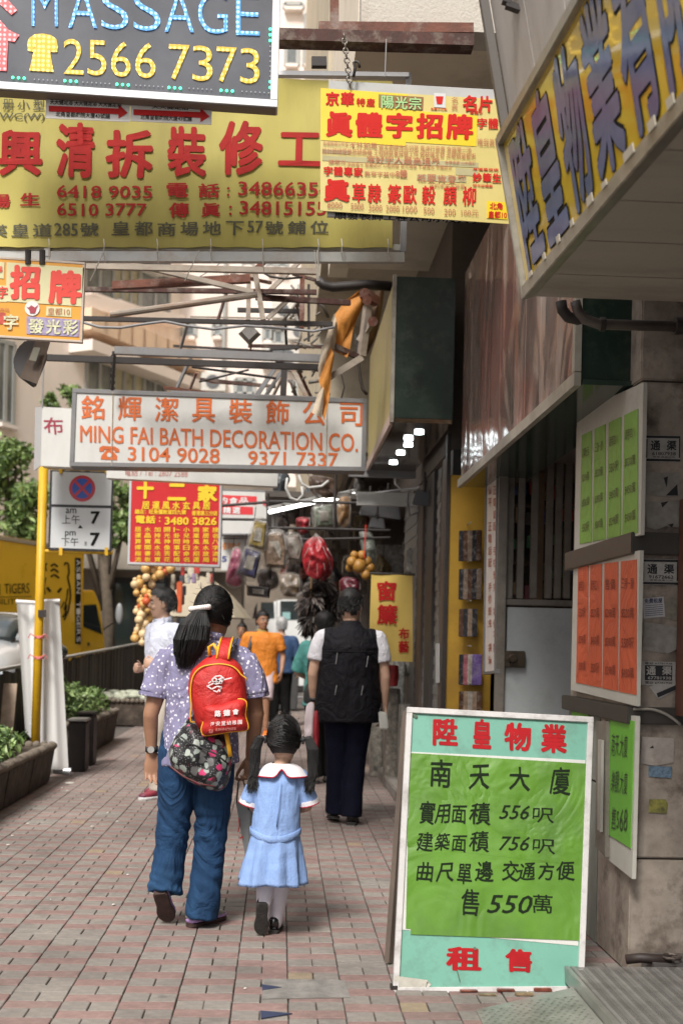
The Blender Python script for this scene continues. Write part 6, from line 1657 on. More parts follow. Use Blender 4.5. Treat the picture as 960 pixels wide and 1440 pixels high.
t = thing('orange_net', 'net bag of round orange gourds hanging by a red ribbon', 'hanging goods', tuple(PY(512, 740, YH)), group='bags hanging from the black rack')
om = M('gourd_orange', (.4, .2, .04), .45, .2, 9)
for u, v, r_ in ((492, 790, .066), (504, 797, .085), (518, 789, .06), (496, 778, .05), (509, 779, .06), (524, 800, .055), (516, 812, .06), (488, 800, .05)):
    p = PY(506 + (u - 506) * .82, 792 + (v - 792) * .82, YH - .1 + (u % 3) * .03); r_ *= .82; MB().ball(p, (r_, r_, r_ * 1.05), 14, 10).build('gourd', om, t, smooth=True)
MB().beam(PY(514, 738, YH - .1), PY(512, 785, YH - .1), .03, .01).build('ribbon', M('ribbon_red', (.6, .04, .02), .5), t)
# feather dusters
fdm = [M('feather_black', (.02, .017, .016), .7, .3, 20), M('feather_brown', (.06, .04, .035), .7, .3, 20), M('feather_grey', (.14, .12, .11), .8, .3, 20)]
rnd = random.Random(14)
for i, (u, v, r_, lab) in enumerate(((437, 842, .15, 'dark feather duster bunch hanging leftmost'), (450, 822, .14, 'feather duster bunch hanging highest under the red bag'), (462, 846, .16, 'large dark feather duster bunch just above the hidden head'), (437, 872, .13, 'greyish feather duster bunch hanging lowest'), (478, 842, .11, 'small dark feather duster bunch beside the man in the vest'))):
    t = thing('feather_duster', lab, 'feather duster', tuple(PY(u, v, YH + .2)), group='bunches of feather dusters'); c = PY(u, v, YH + .1 * (i % 3))
    for m_ in range(3):
        mb = MB()
        for k in range(170):
            d = Vector((rnd.gauss(0, 1), rnd.gauss(0, 1), rnd.gauss(0, 1.4))).normalized()
            a = c + d * r_ * rnd.uniform(.2, .8); b = a + (d + Vector((0, 0, -.7))) * r_ * .5; s_ = d.orthogonal().normalized() * r_ * .1
            mb.add([a - s_, a + s_, b + s_ * .6, b - s_ * .2], [(0, 1, 2, 3)])
        mb.build('plumes', fdm[m_], t, kind='stuff')
    MB().cyl(c, c + Vector((0, 0, r_ * 1.7)), .012, n=6).build('handle', M('cane', (.25, .15, .07), .5), t)
# lamps and clutter under the right awning
for i, (u, v, s_, lab) in enumerate(((520, 716, .1, 'grey flood lamp under the awning pointing left'), (545, 716, .13, 'black flood lamp beneath the loose cables'), (530, 735, .08, 'small dark box lamp below the two flood lamps'), (596, 700, .1, 'dark camera shaped box by the brown post'))):
    t = thing('flood_lamp', lab, 'lamp', tuple(PY(u, v, 11.4)), group='dark lamps under the second awning'); c = PY(u, v, 11.4 if u < 590 else 10.2)
    MB().hexa([c + Vector((-s_, 0, -s_ * .6)), c + Vector((s_, 0, -s_ * .8)), c + Vector((s_, s_, -s_ * .6)), c + Vector((-s_, s_, -s_ * .5))], [c + Vector((-s_ * .7, 0, s_ * .7)), c + Vector((s_ * .8, 0, s_ * .6)), c + Vector((s_ * .7, s_, s_ * .6)), c + Vector((-s_ * .6, s_, s_ * .6))]).build('housing', M('lamp_dark_grey', (.09, .09, .095), .45), t, bevel=.01)
    MB().cyl(c + UP * s_ * .5, c + UP * (s_ + .12), .012, n=6).build('bracket', dks, t)
bar_ = MB().cyl(PY(500, 697, 11.3), PY(590, 686, 11.0), .014, n=8).build('hanging_bar', greyst); tag(bar_, 'thin steel bar carrying lamps beneath the white strip panel', 'bar')
cable('loose white cable loop under the awning', [(555, 665), (556, 680), (565, 690), (585, 688), (600, 678), (618, 680)], 10.9, .012, M('cable_white', (.5, .5, .48), .5))
cable('coiled pale cable left under the bath sign', [(404, 672), (402, 686), (408, 700), (418, 704), (426, 696), (424, 684)], 11.6, .014, M('cable_white', (.5, .5, .48), .5))
cable('second coil of pale cable under the bath sign', [(420, 668), (424, 680), (434, 686), (452, 684), (462, 676)], 11.7, .014, M('cable_white', (.5, .5, .48), .5))
cable('grey cable hanging beside the lamps', [(574, 690), (572, 705), (576, 725), (590, 720)], 10.9, .01, gcab)
# dim bundles crowded behind the rack
rnd = random.Random(41)
hal = MB().box(-.2, 1.2, 12.6, 15.5, 2.86, 2.92).build('awning', M('awning_dark', (0.08, 0.07, 0.06), 0.8, 0.3, 2)); tag(hal, 'flat dark awning over the crowded hanging goods', 'awning')
cols_ = [(.1, .06, .04), (.16, .12, .09), (.05, .035, .03), (.2, .06, .04), (.14, .13, .12), (.2, .15, .07), (.07, .08, .09)]
for i in range(46):
    u, v = rnd.uniform(384, 545), rnd.uniform(676, 826); Y = rnd.uniform(12.8, 14.6); s_ = rnd.uniform(.05, .11); c_ = PY(u, v, Y)
    t = thing('hanging_bundle', 'dim bundle among the goods crowded behind the black rack', 'hanging goods', tuple(c_), group='dim bundles hanging behind the rack')
    o3 = [c_ + Vector((a * s_ * rnd.uniform(.7, 1.2), 0, b * s_ * rnd.uniform(1, 1.7))) for a, b in ((-.4, 1), (.4, 1), (.9, .3), (.9, -.5), (.3, -1), (-.5, -1), (-1, -.3), (-.8, .5))]
    ci = rnd.randrange(7); pillow(smooth_outline(o3, 24), s_ * 1.6, rings=3, crump=.06).build('bundle', H('dim%d' % ci, cols_[ci]), t, smooth=True)
    MB().cyl(c_ + UP * s_, Vector((c_.x, c_.y, 2.86)), .004, n=5).build('string', dks, t)
# dim shelves and goods inside the far shops
rnd = random.Random(77); cl_ = thing('shop_stock', 'jumble of boxes and bundles stacked in the dim shop beyond the curtain banner', 'shop stock', (1.3, 14, 0))
for i in range(70):
    Y = rnd.uniform(11.6, 17); X = rnd.uniform(.85, 1.5); Z = rnd.choice([rnd.uniform(2.15, 3.2), rnd.uniform(2.0, 3.2), rnd.uniform(0.1, 1.2)])
    if Z < 1.3: X = rnd.uniform(1.1, 1.5)
    s_ = rnd.uniform(.05, .16); c_ = rnd.choice([(.12, .07, .05), (.2, .16, .12), (.05, .04, .04), (.3, .05, .04), (.25, .2, .1), (.1, .12, .12), (.3, .28, .25)])
    MB().box(X - s_, X + s_, Y - s_, Y + s_, Z - s_, Z + s_).build('packet', H('p%d' % int(c_[0] * 100), c_), cl_, bevel=.02)
MB().box(.8, 1.9, 12.5, 17, 3.21, 3.29).build('ceiling', wallm, cl_)
for u0, u1, v0, v1, Y, c_, lab in ((532, 560, 935, 965, 11.2, (.35, .02, .02), 'red plastic crate under the curtain banner'), (540, 562, 968, 1010, 11.3, (.22, .2, .17), 'upright grey brown sack below the red crate'), (553, 568, 930, 1016, 11.8, (.3, .3, .29), 'rolled grey sheet leaning by the shutters'), (520, 540, 985, 1022, 12.2, (.3, .28, .24), 'pale box on the step behind the man in the vest'), (560, 578, 990, 1035, 10.9, (.2, .19, .17), 'grey pot at the foot of the shutters')):
    a, b = PY(u0, v0, Y), PY(u1, v1, Y)
    if b.z < .1 or v1 > 1005: b.z = 0.0
    o = MB().loft([((a.x + b.x) / 2, Y, b.z), ((a.x + b.x) / 2, Y, b.z + (a.z - b.z) * .5), ((a.x + b.x) / 2, Y, a.z)], [((b.x - a.x) / 2 * k, .12) for k in (.85, 1, .9)], 14, side=(1, 0, 0), power=4).build('container', H('c%d' % u0, c_), smooth=False, bevel=.006)
    tag(o, lab, 'container', 'goods standing along the shops')
st = MB(); st.box(1.0, 1.9, 9.5, 30, 0.001, .1); tag(st.build('shop_step', M('step_concrete', (.2, .18, .16), .85, .3, 4), bevel=.01), 'low concrete step running along the shop fronts on the right', 'step')
# gourd bunches across at the left
YG2 = 16.0; rnd = random.Random(6)
gm_ = [M('gourd_gold', (.6, .36, .12), .4, .25, 9), M('gourd_pale', (.68, .5, .28), .45, .2, 9), M('gourd_red', (.55, .1, .03), .45, .2, 9)]
for lab, cs, m_ in (('upper bunch of golden gourds hanging at the stall', [(196, 820), (206, 812), (192, 834), (204, 832), (214, 822), (198, 845), (210, 840), (190, 822), (218, 812), (205, 800), (216, 800), (225, 808)], (0, 1, 0)),
                    ('lower bunch of pale gourds hanging beside the man in the white shirt', [(192, 860), (200, 864), (208, 858), (196, 872), (204, 878), (212, 870), (194, 886), (202, 892), (190, 898), (208, 886), (200, 904)], (1, 1, 0)),
                    ('red and orange lucky charms hanging at the top of the stall', [(206, 792), (212, 788), (220, 794), (228, 790), (236, 796), (202, 850), (198, 852), (206, 846), (240, 800), (232, 804)], (2, 2, 0))):
    t = thing('hanging_gourds', lab, 'hanging ornaments', tuple(PY(*cs[0], YG2)), group='ornaments hanging at the roadside stall')
    for k, (u, v) in enumerate(cs):
        r_ = rnd.uniform(.045, .07); p = PY(u, v, YG2 + rnd.uniform(-.1, .1)); MB().ball(p, r_, 10, 8).ball(p + Vector((.0, 0, r_ * 1.1)), r_ * .55, 8, 6).build('gourd', gm_[m_[k % 3]], t, smooth=True)
t = thing('ornament_strips', 'hanging strips of charms and packets below the red sign', 'hanging ornaments', tuple(PY(260, 800, YG2)), group='ornaments hanging at the roadside stall')
for i in range(30):
    u, v = rnd.uniform(222, 300), rnd.uniform(797, 850) - 0; v = v if u < 262 else rnd.uniform(797, 812)
    c_ = rnd.choice([(.5, .15, .05), (.35, .35, .4), (.15, .2, .2), (.55, .5, .4), (.5, .06, .05), (.3, .22, .35), (.1, .1, .12)])
    p = PY(u, v, YG2 + rnd.uniform(0, .3)); MB().box(p.x - .025, p.x + .025, p.y, p.y + .03, p.z - .09, p.z + .04).build('packet', M('orn_%d_%d' % (int(c_[0] * 100), int(c_[2] * 100)), c_, .4, .4, 30), t, bevel=.008)
o = MB().box(PY(249, 820, YG2).x, PY(257, 820, YG2).x, YG2 - .05, YG2, PY(250, 862, YG2).z, PY(250, 818, YG2).z).build('tassel', gm_[2], t, bevel=.01)
for a, b in (((186, 786), (306, 792)), ((210, 786), (209, 1000)), ((300, 790), (301, 1000))):
    MB().cyl(PY(*a, YG2 + .1), PY(*b, YG2 + .1), .015, n=6).build('pole', dks, t)
# beige parasol
um = thing('parasol', 'beige canvas parasol of the roadside stall behind the woman', 'parasol', tuple(PY(290, 1000, 18)))
c = PY(284, 810, 18); mb = MB(); ringv = []
for j in range(6):
    t_ = j / 5
    for i in range(16): ringv.append(c + Vector((math.cos(i * math.pi / 8) * .75 * t_ * (1 - .04 * (i % 2)), math.sin(i * math.pi / 8) * .75 * t_, -.62 * t_ ** 1.6)))
fs = [(j * 16 + i, j * 16 + (i + 1) % 16, (j + 1) * 16 + (i + 1) % 16, (j + 1) * 16 + i) for j in range(5) for i in range(16)]
mb.add(ringv, fs); mb.build('canopy', M('beige_canvas', (.36, .31, .23), .8, .1, 4), um); MB().cyl(c, Vector((c.x, c.y, 0)), .02, n=8).build('pole', greyst, um)

# ================================================================== metal step, ramp plate and valve by the column
stp = M('step_steel', (.34, .33, .31), .42, .2, 8, dirt=((.08, .07, .06), .5, 6), metal=.55)
ms_ = thing('metal_step', 'ribbed worn metal step at the bottom right corner', 'step', (1.5, 3.9, 0))
SX, ST = 1.145, .085
MB().box(SX, 2.4, 2.6, 4.66, 0.0, ST - .006).build('step_body', M('step_side', (.05, .047, .042), .6, .3, 8), ms_, bevel=.006)
mb = MB()
for i in range(26):
    x = SX + .012 + i * .046
    mb.hexa([(x, 2.6, ST - .006), (x + .022, 2.6, ST - .006), (x + .022, 4.655, ST - .006), (x, 4.655, ST - .006)], [(x + .005, 2.6, ST + .003), (x + .017, 2.6, ST + .003), (x + .017, 4.655, ST + .003), (x + .005, 4.655, ST + .003)])
mb.build('tread_ribs', stp, ms_, kind='stuff')
mb = MB()
for j in range(170):
    y = 2.62 + j * .012; mb.box(SX + .01, 2.3, y, y + .004, ST + .0032, ST + .0042)
mb.build('tread_notches', stp, ms_, kind='stuff')
MB().box(SX - .012, SX + .008, 2.6, 4.665, .03, ST + .006).build('edge_angle', M('edge_bright', (.35, .34, .32), .35, .2, 9, metal=.6), ms_, bevel=.003)
rp_ = thing('ramp_plate', 'worn grey chequer plate lying against the metal step', 'metal plate', (1.0, 3.9, 0))
q = [(.72, 2.7, .006), (1.13, 2.7, .05), (1.13, 4.5, .05), (.74, 4.36, .006)]
MB().hexa([Vector(p) - UP * .006 for p in q], q).build('plate', stp, rp_)
mb = MB()
for j in range(64):
    for i in range(12):
        x, y = .75 + i * .031 + (j % 2) * .015, 2.75 + j * .026
        if y > 4.33 + (x - .74) * .3: continue
        z = .006 + (x - .72) / .41 * .044 + .0005; d = .009; e = .004 * (1 if (i + j) % 2 else -1)
        mb.add([(x - d, y - e, z), (x, y - .004, z + .002), (x + d, y + e, z + .001), (x, y + .004, z + .002)], [(0, 1, 2, 3)])
mb.build('chequer_bumps', stp, rp_, kind='stuff')
vv = thing('water_valve', 'small rusty water valve with a round handle in the corner by the column', 'valve', tuple(PY(943, 1372, 4.7)))
vm = M('valve_iron', (.09, .07, .06), .5, .3, 20, metal=.5); c = PY(943, 1352, 4.7)
MB().cyl(Vector((c.x, c.y, ST)), c, .016, .013, n=10).cyl(c - UP * .03, c - UP * .012, .026, n=10).build('stem', vm, vv)
pts = [c + Vector((.036 * math.cos(a * math.pi / 8), .036 * math.sin(a * math.pi / 8), .018 + .002 * (a % 2))) for a in range(17)]
h = MB(); h.tube(pts, .006, 6); [h.cyl(c + UP * .018, pts[k], .004, n=5) for k in (0, 4, 8, 12)]; h.build('handwheel', vm, vv)
MB().tube([Vector((c.x, c.y, ST + .02)), Vector((c.x - .12, c.y + .02, ST + .022)), Vector((c.x - .17, c.y + .04, ST + .01))], .02, 8).build('pipe', M('pipe_rust', (.03, .02, .017), .6, .3, 12), vv, smooth=True)
MB().box(PY(905, 1370, 4.8).x, 2.4, 4.68, 4.84, 0, ST + .012).build('threshold', M('threshold_stone', (.1, .09, .085), .7, .3, 6), vv)
rub = thing('folded_cloth', 'small heap of reddish wooden offcuts under the standing board', 'offcuts', tuple(PZ(720, 1404, 0)))
rnd = random.Random(2)
for i in range(5):
    p = PZ(660 + i * 26, 1396 + (i % 2) * 6, .002); MB().box(p.x - .035, p.x + .035, p.y + .01, p.y + .035, .001, .006 + .002 * i).build('offcut', (H('redbrown', (.22, .06, .035)), H('tan9', (.25, .18, .1)))[i % 2], rub, bevel=.003)
rub.name = 'wood_offcuts'
# ================================================================== people
skinA = M('skin', (.5, .31, .22), .5, .1, 9, .08, 90, spec=.4); skinB = M('skin_tan', (.34, .18, .11), .5, .1, 9, .08, 90, spec=.4)
hairm = M('hair_black', (.007, .006, .006), .6, .5, 40, .4, 200, spec=.5); hairg = M('hair_greying', (.05, .05, .05), .5, .6, 30, .4, 150); hairw = M('hair_white', (.4, .4, .4), .6, .3, 30)
eyew = M('eye_white', (.6, .6, .58), .3); lipm = M('lip', (.35, .12, .1), .5)
HR = [(-.118, .018, .022, .052), (-.108, .034, .036, .046), (-.085, .048, .056, .034), (-.05, .060, .074, .016), (-.01, .068, .088, .002), (.03, .073, .094, -.004), (.065, .072, .092, -.008), (.092, .06, .078, -.01), (.108, .042, .055, -.01), (.117, .018, .025, -.01)]
def head_matrix(c, yaw, pitch, s, roll_=0):
    return Matrix.Translation(c) @ Matrix.Rotation(yaw, 4, 'Z') @ Matrix.Rotation(pitch, 4, 'X') @ Matrix.Rotation(roll_, 4, 'Y') @ Matrix.Scale(s, 4)
def add_x(mb, src, Mx): mb.add([Mx @ v for v in src.v], src.f)
def head_solid(mb, Mx, full=False):
    h = MB(); h.loft([(0, y, z) for z, a, b, y in HR], [(a, b) for z, a, b, y in HR], 22, side=(1, 0, 0))
    h.capsule([(0, .084, .012), (0, .1, -.012), (0, .103, -.026)], [.007, .01, .012], 8)          # nose
    h.ball((0, .078, -.062), (.024, .014, .012), 10, 6); h.ball((0, .062, -.1), (.02, .018, .016), 10, 6)
    h.ball((0, .078, .026), (.05, .014, .011), 10, 6)
    for sx in (-1, 1):
        h.ball((sx * .073, -.008, -.012), (.011, .02, .033), 10, 8); h.ball((sx * .035, .068, -.035), (.02, .018, .018), 8, 6)
    add_x(mb, h, Mx)
def face_parts(par, Mx, brow=hairm):
    for sx in (-1, 1):
        e = MB(); e.ball((sx * .03, .079, .003), (.013, .008, .006), 10, 6); x = MB(); add_x(x, e, Mx); eo = x.build('eye', eyew, par, smooth=True)
        e = MB(); e.ball((sx * .03, .086, .003), (.0055, .003, .0055), 8, 6); x = MB(); add_x(x, e, Mx); x.build('iris', hairm, eo, smooth=True)
        e = MB(); e.tube([(sx * .016, .091, .022), (sx * .03, .089, .027), (sx * .047, .078, .023)], .0035, 6); x = MB(); add_x(x, e, Mx); x.build('eyebrow', brow, par, smooth=True)
    e = MB(); e.ball((0, .093, -.062), (.021, .006, .0055), 12, 6); x = MB(); add_x(x, e, Mx); x.build('mouth', lipm, par, smooth=True)
def hair_short(par, Mx, mat, seed=1, grow=1.08, n=1100, name='hair'):
    rnd = random.Random(seed); h = MB(); h.loft([(0, y, z + .006) for z, a, b, y in HR], [(a * grow, b * grow) for z, a, b, y in HR], 28, side=(1, 0, 0))
    me = h.mesh('hair'); bm = bmesh.new(); bm.from_mesh(me); bmesh.ops.subdivide_edges(bm, edges=bm.edges, cuts=1, use_grid_fill=True)
    def keep(v):
        y, z = v.y, v.z
        if y > .045: return z > .058
        if y > .005: return z > .0 + (y - .005) * 1.3
        if y > -.03: return z > .015
        return z > -.062
    bmesh.ops.delete(bm, geom=[f for f in bm.faces if not keep(f.calc_center_median())], context='FACES')
    for v in bm.verts: v.co += v.co.normalized() * (.003 * noise.noise(v.co * 30))
    bm.to_mesh(me); bm.free(); x = MB(); x.v = [Mx @ v.co for v in me.vertices]; x.f = [tuple(p.vertices) for p in me.polygons]
    o = x.build(name, mat, par, smooth=True)
    st = MB()      # locks lying over the scalp
    for i in range(n):
        th = rnd.uniform(0, 2 * math.pi); z = rnd.uniform(-.05, .118)
        r_ = math.sqrt(max(0, 1 - (max(z, 0) / .122) ** 2)); p = Vector((math.cos(th) * .078 * r_, math.sin(th) * .1 * r_ - .008, z + .006))
        if not keep(p) or p.y > .02: continue
        d = Vector((p.x * .5, p.y * .5 - .01, -.09)).normalized() if z < .08 else Vector((rnd.uniform(-.4, .4), .8, -.1)).normalized()
        nrm = Vector((p.x, p.y, p.z * .7)).normalized(); d = (d - nrm * d.dot(nrm)).normalized(); l = rnd.uniform(.018, .034)
        a = p * 1.02; b = a + d * l * .5 + nrm * .004; c = a + d * l + nrm * .001
        st.loft([Mx @ a, Mx @ b, Mx @ c], [.0022 * Mx.to_scale().x, .002 * Mx.to_scale().x, .0006], 3)
    st.build('hair_locks', mat, o, kind='stuff'); return o
def strands(mb, paths, r, n=4):
    for p in paths:
        k = len(p); mb.loft(p, [r * (.5 + .5 * math.sin(math.pi * min(1, (i + 1) / (k) + .1))) + .0004 for i in range(k)], n)
def hair_gathered(par, Mx, gathers, mat, seed, n=420, part=False, name='hair', zlow=-.075):
    """scalp covered by strands combed to the gather points"""
    rnd = random.Random(seed); cap = MB(); C0 = Vector((0, -.012, .012)); RR = Vector((.083, .104, .112))
    cap.ball(C0, RR * .985, 26, 18)
    x = MB(); x.v = [Mx @ v for v in cap.v]; x.f = [f for f in cap.f if all(not (cap.v[i].y > .05 and cap.v[i].z < .05) and cap.v[i].z > zlow - .012 for i in f)]
    o = x.build(name, mat, par, smooth=True); st = MB(); ps = []
    for i in range(n):
        th = rnd.uniform(0, 2 * math.pi); ph = rnd.uniform(-.55, 1.4)
        d = Vector((math.cos(th) * math.cos(ph), math.sin(th) * math.cos(ph), math.sin(ph)))
        if d.y > .55 and d.z < .4: continue
        g = min(gathers, key=lambda q: (q - d).length) if not part else (gathers[0] if d.x < 0 else gathers[1])
        pts = []
        for k in range(8):
            t = k / 7; q = (d.lerp(g, t)).normalized() if (d + g).length > .2 else g
            h = 1.0 + .025 * math.sin(t * math.pi) + rnd.uniform(0, .008)
            pts.append(Mx @ (C0 + Vector((q.x * RR.x, q.y * RR.y, q.z * RR.z)) * h))
        ps.append(pts)
    for i in range(70):       # flyaways
        th = rnd.uniform(math.pi, 2 * math.pi); ph = rnd.uniform(-.3, 1.4); d = Vector((math.cos(th) * math.cos(ph), math.sin(th) * math.cos(ph), math.sin(ph)))
        a = C0 + Vector((d.x * RR.x, d.y * RR.y, d.z * RR.z)); e = Vector((rnd.gauss(0, 1), rnd.gauss(0, 1), rnd.gauss(.2, 1))) * .012
        strands(st, [[Mx @ a, Mx @ (a * 1.03 + e * .6 + d * .006), Mx @ (a * 1.04 + e * 1.5 + d * .012)]], .0006, 3)
    strands(st, ps, .0019 * Mx.to_scale().x, 3); st.build('hair_strands', mat, o, kind='stuff'); return o
def tail(par, start, path, widths, mat, seed, n=160, r=.0034, name='ponytail'):
    rnd = random.Random(seed); mb = MB(); core = MB()
    core.capsule(path, [w_ * .8 for w_ in widths], 12); o = core.build(name, mat, par, smooth=True)
    for i in range(n):
        a = rnd.uniform(0, 6.283); rr_ = rnd.uniform(.55, 1.05); pts = []; off = rnd.uniform(-.5, .5); e = rnd.uniform(.86, 1.05)
        for k, (p, w_) in enumerate(zip(path, widths)):
            t = k / (len(path) - 1); an = a + off * t * .6
            jit = Vector((rnd.gauss(0, 1), rnd.gauss(0, 1), rnd.gauss(0, 1))) * (.004 * t)
            pts.append(Vector(p) + jit + Vector((math.cos(an) * w_ * rr_, math.sin(an) * w_ * rr_, 0)) + (Vector((rnd.uniform(-.02, .02), rnd.uniform(-.01, .01), rnd.uniform(-.035, .03))) if k == len(path) - 1 else Vector()))
        strands(mb, [pts], r)
    mb.build('strands', mat, o, kind='stuff'); return o
def hand(mb, wrist, d, side, nrm, s=1.0, curl=.5, spread=1.0):
    """d towards the fingers, side towards the thumb, nrm out of the palm"""
    d, side = Vector(d).normalized(), Vector(side); side = (side - d * side.dot(d)).normalized(); nrm = Vector(nrm); nrm = (nrm - d * nrm.dot(d) - side * nrm.dot(side)).normalized()
    W = Vector(wrist); mb.capsule([W - d * .02 * s, W + d * .02 * s, W + d * .055 * s, W + d * .085 * s], [(.024 * s, .018 * s), (.032 * s, .016 * s), (.04 * s, .0145 * s), (.039 * s, .012 * s)], 12, side=side)
    for i, l in enumerate((.072, .08, .075, .058)):
        x = (.030 - i * .0205) * s; b = W + d * .084 * s + side * x; r_ = (.0088, .009, .0086, .0074)[i] * s
        pts = [b - d * .012 * s]; a = 0; p = b
        for k, f in enumerate((.45, .31, .24)):
            pts.append(p.copy()); a += curl * (.55, .8, .5)[k] * (1 + .12 * i); q = d * math.cos(a) + nrm * math.sin(a); p = p + (q + side * (.05 - .03 * i) * spread) * l * f * s
        pts.append(p); mb.capsule(pts, [r_, r_, r_ * .95, r_ * .88, r_ * .75], 8)
    b = W + d * .018 * s + side * .026 * s; q = (d * .8 + side * .5 + nrm * .35).normalized()
    mb.capsule([b, b + q * .032 * s, b + q * .055 * s + (d * .02 + nrm * .008) * s, b + q * .06 * s + (d * .04 + nrm * .012) * s], [.0135 * s, .0115 * s, .0095 * s, .0075 * s], 8)
def wrink(amp, sc_=9.0, aniso=(1, 1, 1), extra=None):
    def f(co, n_):
        p = Vector((co.x * aniso[0], co.y * aniso[1], co.z * aniso[2])) * sc_
        a = noise.noise(p); r_ = 1 - abs(noise.noise(p * 1.9 + Vector((4, 2, 7)))) * 2
        v = amp * (a * .9 + r_ * .45 + .35 * noise.noise(p * 4.1))
        return v + (extra(co) if extra else 0)
    return f
class Fig:
    """one person; joints are given in the person's own frame (x right, y ahead, z up, feet at z=0)"""
    def __init__(s, label, root, rz, k, skin, name='person'):
        s.t = thing(name, label, 'person', tuple(root), rz); s.k = k; s.skin = skin
        s.Mx = Matrix.Translation(Vector(root)) @ Matrix.Rotation(rz, 4, 'Z') @ Matrix.Scale(k, 4); s.rz = rz
        s.body = MB(); s.j = {}
    def W(s, p): return s.Mx @ Vector(p)
    def D(s, v): return s.Mx.to_3x3() @ Vector(v)
    def loft(s, mb, pts, rad, n=14, side=None, rnd_=True):
        rad = [((a * s.k, b * s.k) if isinstance(r_, tuple) else (r_ * s.k, r_ * s.k)) for r_ in rad for a, b in [r_ if isinstance(r_, tuple) else (r_, r_)]]
        (mb.capsule if rnd_ else mb.loft)([s.W(p) for p in pts], rad, n, s.D(side) if side else None)
    def torso(s, mb, rings, g=0.0, n=22, rnd_=False):
        """rings: (z, half width, half depth, x, y)"""
        s.loft(mb, [(x, y, z) for z, a, b, x, y in rings], [(a + g, b + g) for z, a, b, x, y in rings], n, side=(1, 0, 0), rnd_=rnd_)
    def build_body(s, vox): me = remesh(s.body, vox, 3); return put('body', me, s.skin, s.t)
    def cloth(s, mb, name, mat, vox, w_=None, sm=3): return put(name, remesh(mb, vox, sm, w_), mat, s.t)
    def shoe(s, heel, toe, up, upper, sole, name='shoe', L=None, wd=.044, trim=None, thick=.022, low=False):
        h, t_ = s.W(heel), s.W(toe); y = (t_ - h); L_ = y.length; y.normalize(); z = s.D(up); z = (z - y * z.dot(y)).normalized(); x = y.cross(z); k = L_
        def P_(a, b, c_): return h + x * a + y * b * k + z * c_
        W_ = wd * s.k; prof = [(0, .55), (.06, .78), (.25, .8), (.45, .78), (.68, 1.0), (.85, .92), (.96, .6), (1.0, .3)]
        kk = s.k
        so = MB().loft([P_(0, a, thick * kk * .5) for a, b in prof], [(W_ * b, thick * kk * .5) for a, b in prof], 16, side=x, power=5)
        o = MB().loft([P_(0, a, thick * kk * .6 + c_ * kk * .5) for a, b, c_ in ((0.02, .6, .045), (.07, .78, .07), (.22, .78, .072 if not low else .05), (.38, .74, .062 if not low else .045), (.55, .8, .05), (.72, .92, .042), (.88, .82, .036), (.975, .45, .022))],
                      [(W_ * b * .95, c_ * kk * .5) for a, b, c_ in ((0.02, .6, .045), (.07, .78, .07), (.22, .78, .072 if not low else .05), (.38, .74, .062 if not low else .045), (.55, .8, .05), (.72, .92, .042), (.88, .82, .036), (.975, .45, .022))], 18, side=x, power=2.6).build(name, upper, s.t, smooth=True)
        so.build('sole', sole, o, smooth=False, bevel=.001, seg=1)
        if trim:
            MB().loft([P_(0, a, thick * kk + .008 * kk) for a, b in prof], [(W_ * b * 1.0, .008 * kk) for a, b in prof], 16, side=x, power=4).build('trim', trim, o, smooth=True)
        return o, P_(0, .2, .075 * kk)
def strap(par, pts, w_, mat, up=UP, name='strap', t_=.006):
    mb = MB(); mb.loft(pts, [(w_ / 2, t_ / 2)] * len(pts), 8, side=up, power=4); return mb.build(name, mat, par, smooth=True)

# ---------------------------------------------------------------- the woman
rw = PZ(267, 1303)
wo = Fig('woman from behind in a lavender dotted blouse and blue jeans, with a long black ponytail', rw, 0, 1.0, skinB)
sneak = M('sneaker_grey', (.3, .29, .27), .5, .3, 20, .2, 60); sneakp = M('sneaker_lilac', (.42, .27, .55), .5); solem = M('sole_brown', (.055, .03, .025), .7, .4, 30, .5, 80)
_, aR = wo.shoe((.0, -.02, 0.0), (.15, .17, 0.0), (0, 0, 1), sneak, solem, trim=sneakp)
_, aL = wo.shoe((-.135, -.075, .165), (-.105, .055, .006), (0, .75, .66), sneak, solem, trim=sneakp)
aR, aL = Vector((.035, .015, .09)), Vector((-.12, .03, .17))
TR = [(.80, .155, .115, .01, 0), (.88, .165, .12, .015, 0), (.98, .15, .11, .025, 0), (1.1, .16, .112, .04, 0), (1.2, .172, .11, .05, 0), (1.27, .15, .095, .055, 0), (1.315, .085, .07, .06, 0), (1.36, .05, .052, .068, .005), (1.41, .047, .05, .075, .012)]
wo.torso(wo.body, TR)
shL, shR = (-.115, 0, 1.252), (.215, 0, 1.245); elL, wrL = (-.20, -.02, .985), (-.195, .02, .80); elR, wrR = (.285, 0.03, 1.0), (.262, .10, .79)
wo.loft(wo.body, [(-.10, 0, 1.255), (.20, 0, 1.248)], [.042, .042])
wo.loft(wo.body, [shL, (-.165, -.005, 1.12), elL], [.05, .044, .036]); wo.loft(wo.body, [elL, (-.2, 0, .92), wrL], [.036, .034, .024])
wo.loft(wo.body, [shR, (.265, 0, 1.12), elR], [.05, .044, .036]); wo.loft(wo.body, [elR, (.275, .06, .9), wrR], [.039, .035, .025])
hand(wo.body, wo.W(wrL), (.05, .0, -1), (.9, .2, 0), (.25, -.9, .1), 1.0, .62)
hand(wo.body, wo.W(wrR), (-.05, -.1, -1), (-.6, .8, 0), (-.8, -.6, 0), 1.0, 1.0)
for hp, kn, an in (((-.07, 0, .84), (-.09, .04, .47), aL), ((.095, 0, .84), (.085, .035, .47), aR)): wo.loft(wo.body, [hp, kn, an], [.08, .055, .04])
Mh = head_matrix(wo.W((.082, .02, 1.46)), R(-28), R(-8), .97)
head_solid(wo.body, Mh); wo.build_body(.0055)
face_parts(wo.t, Mh)
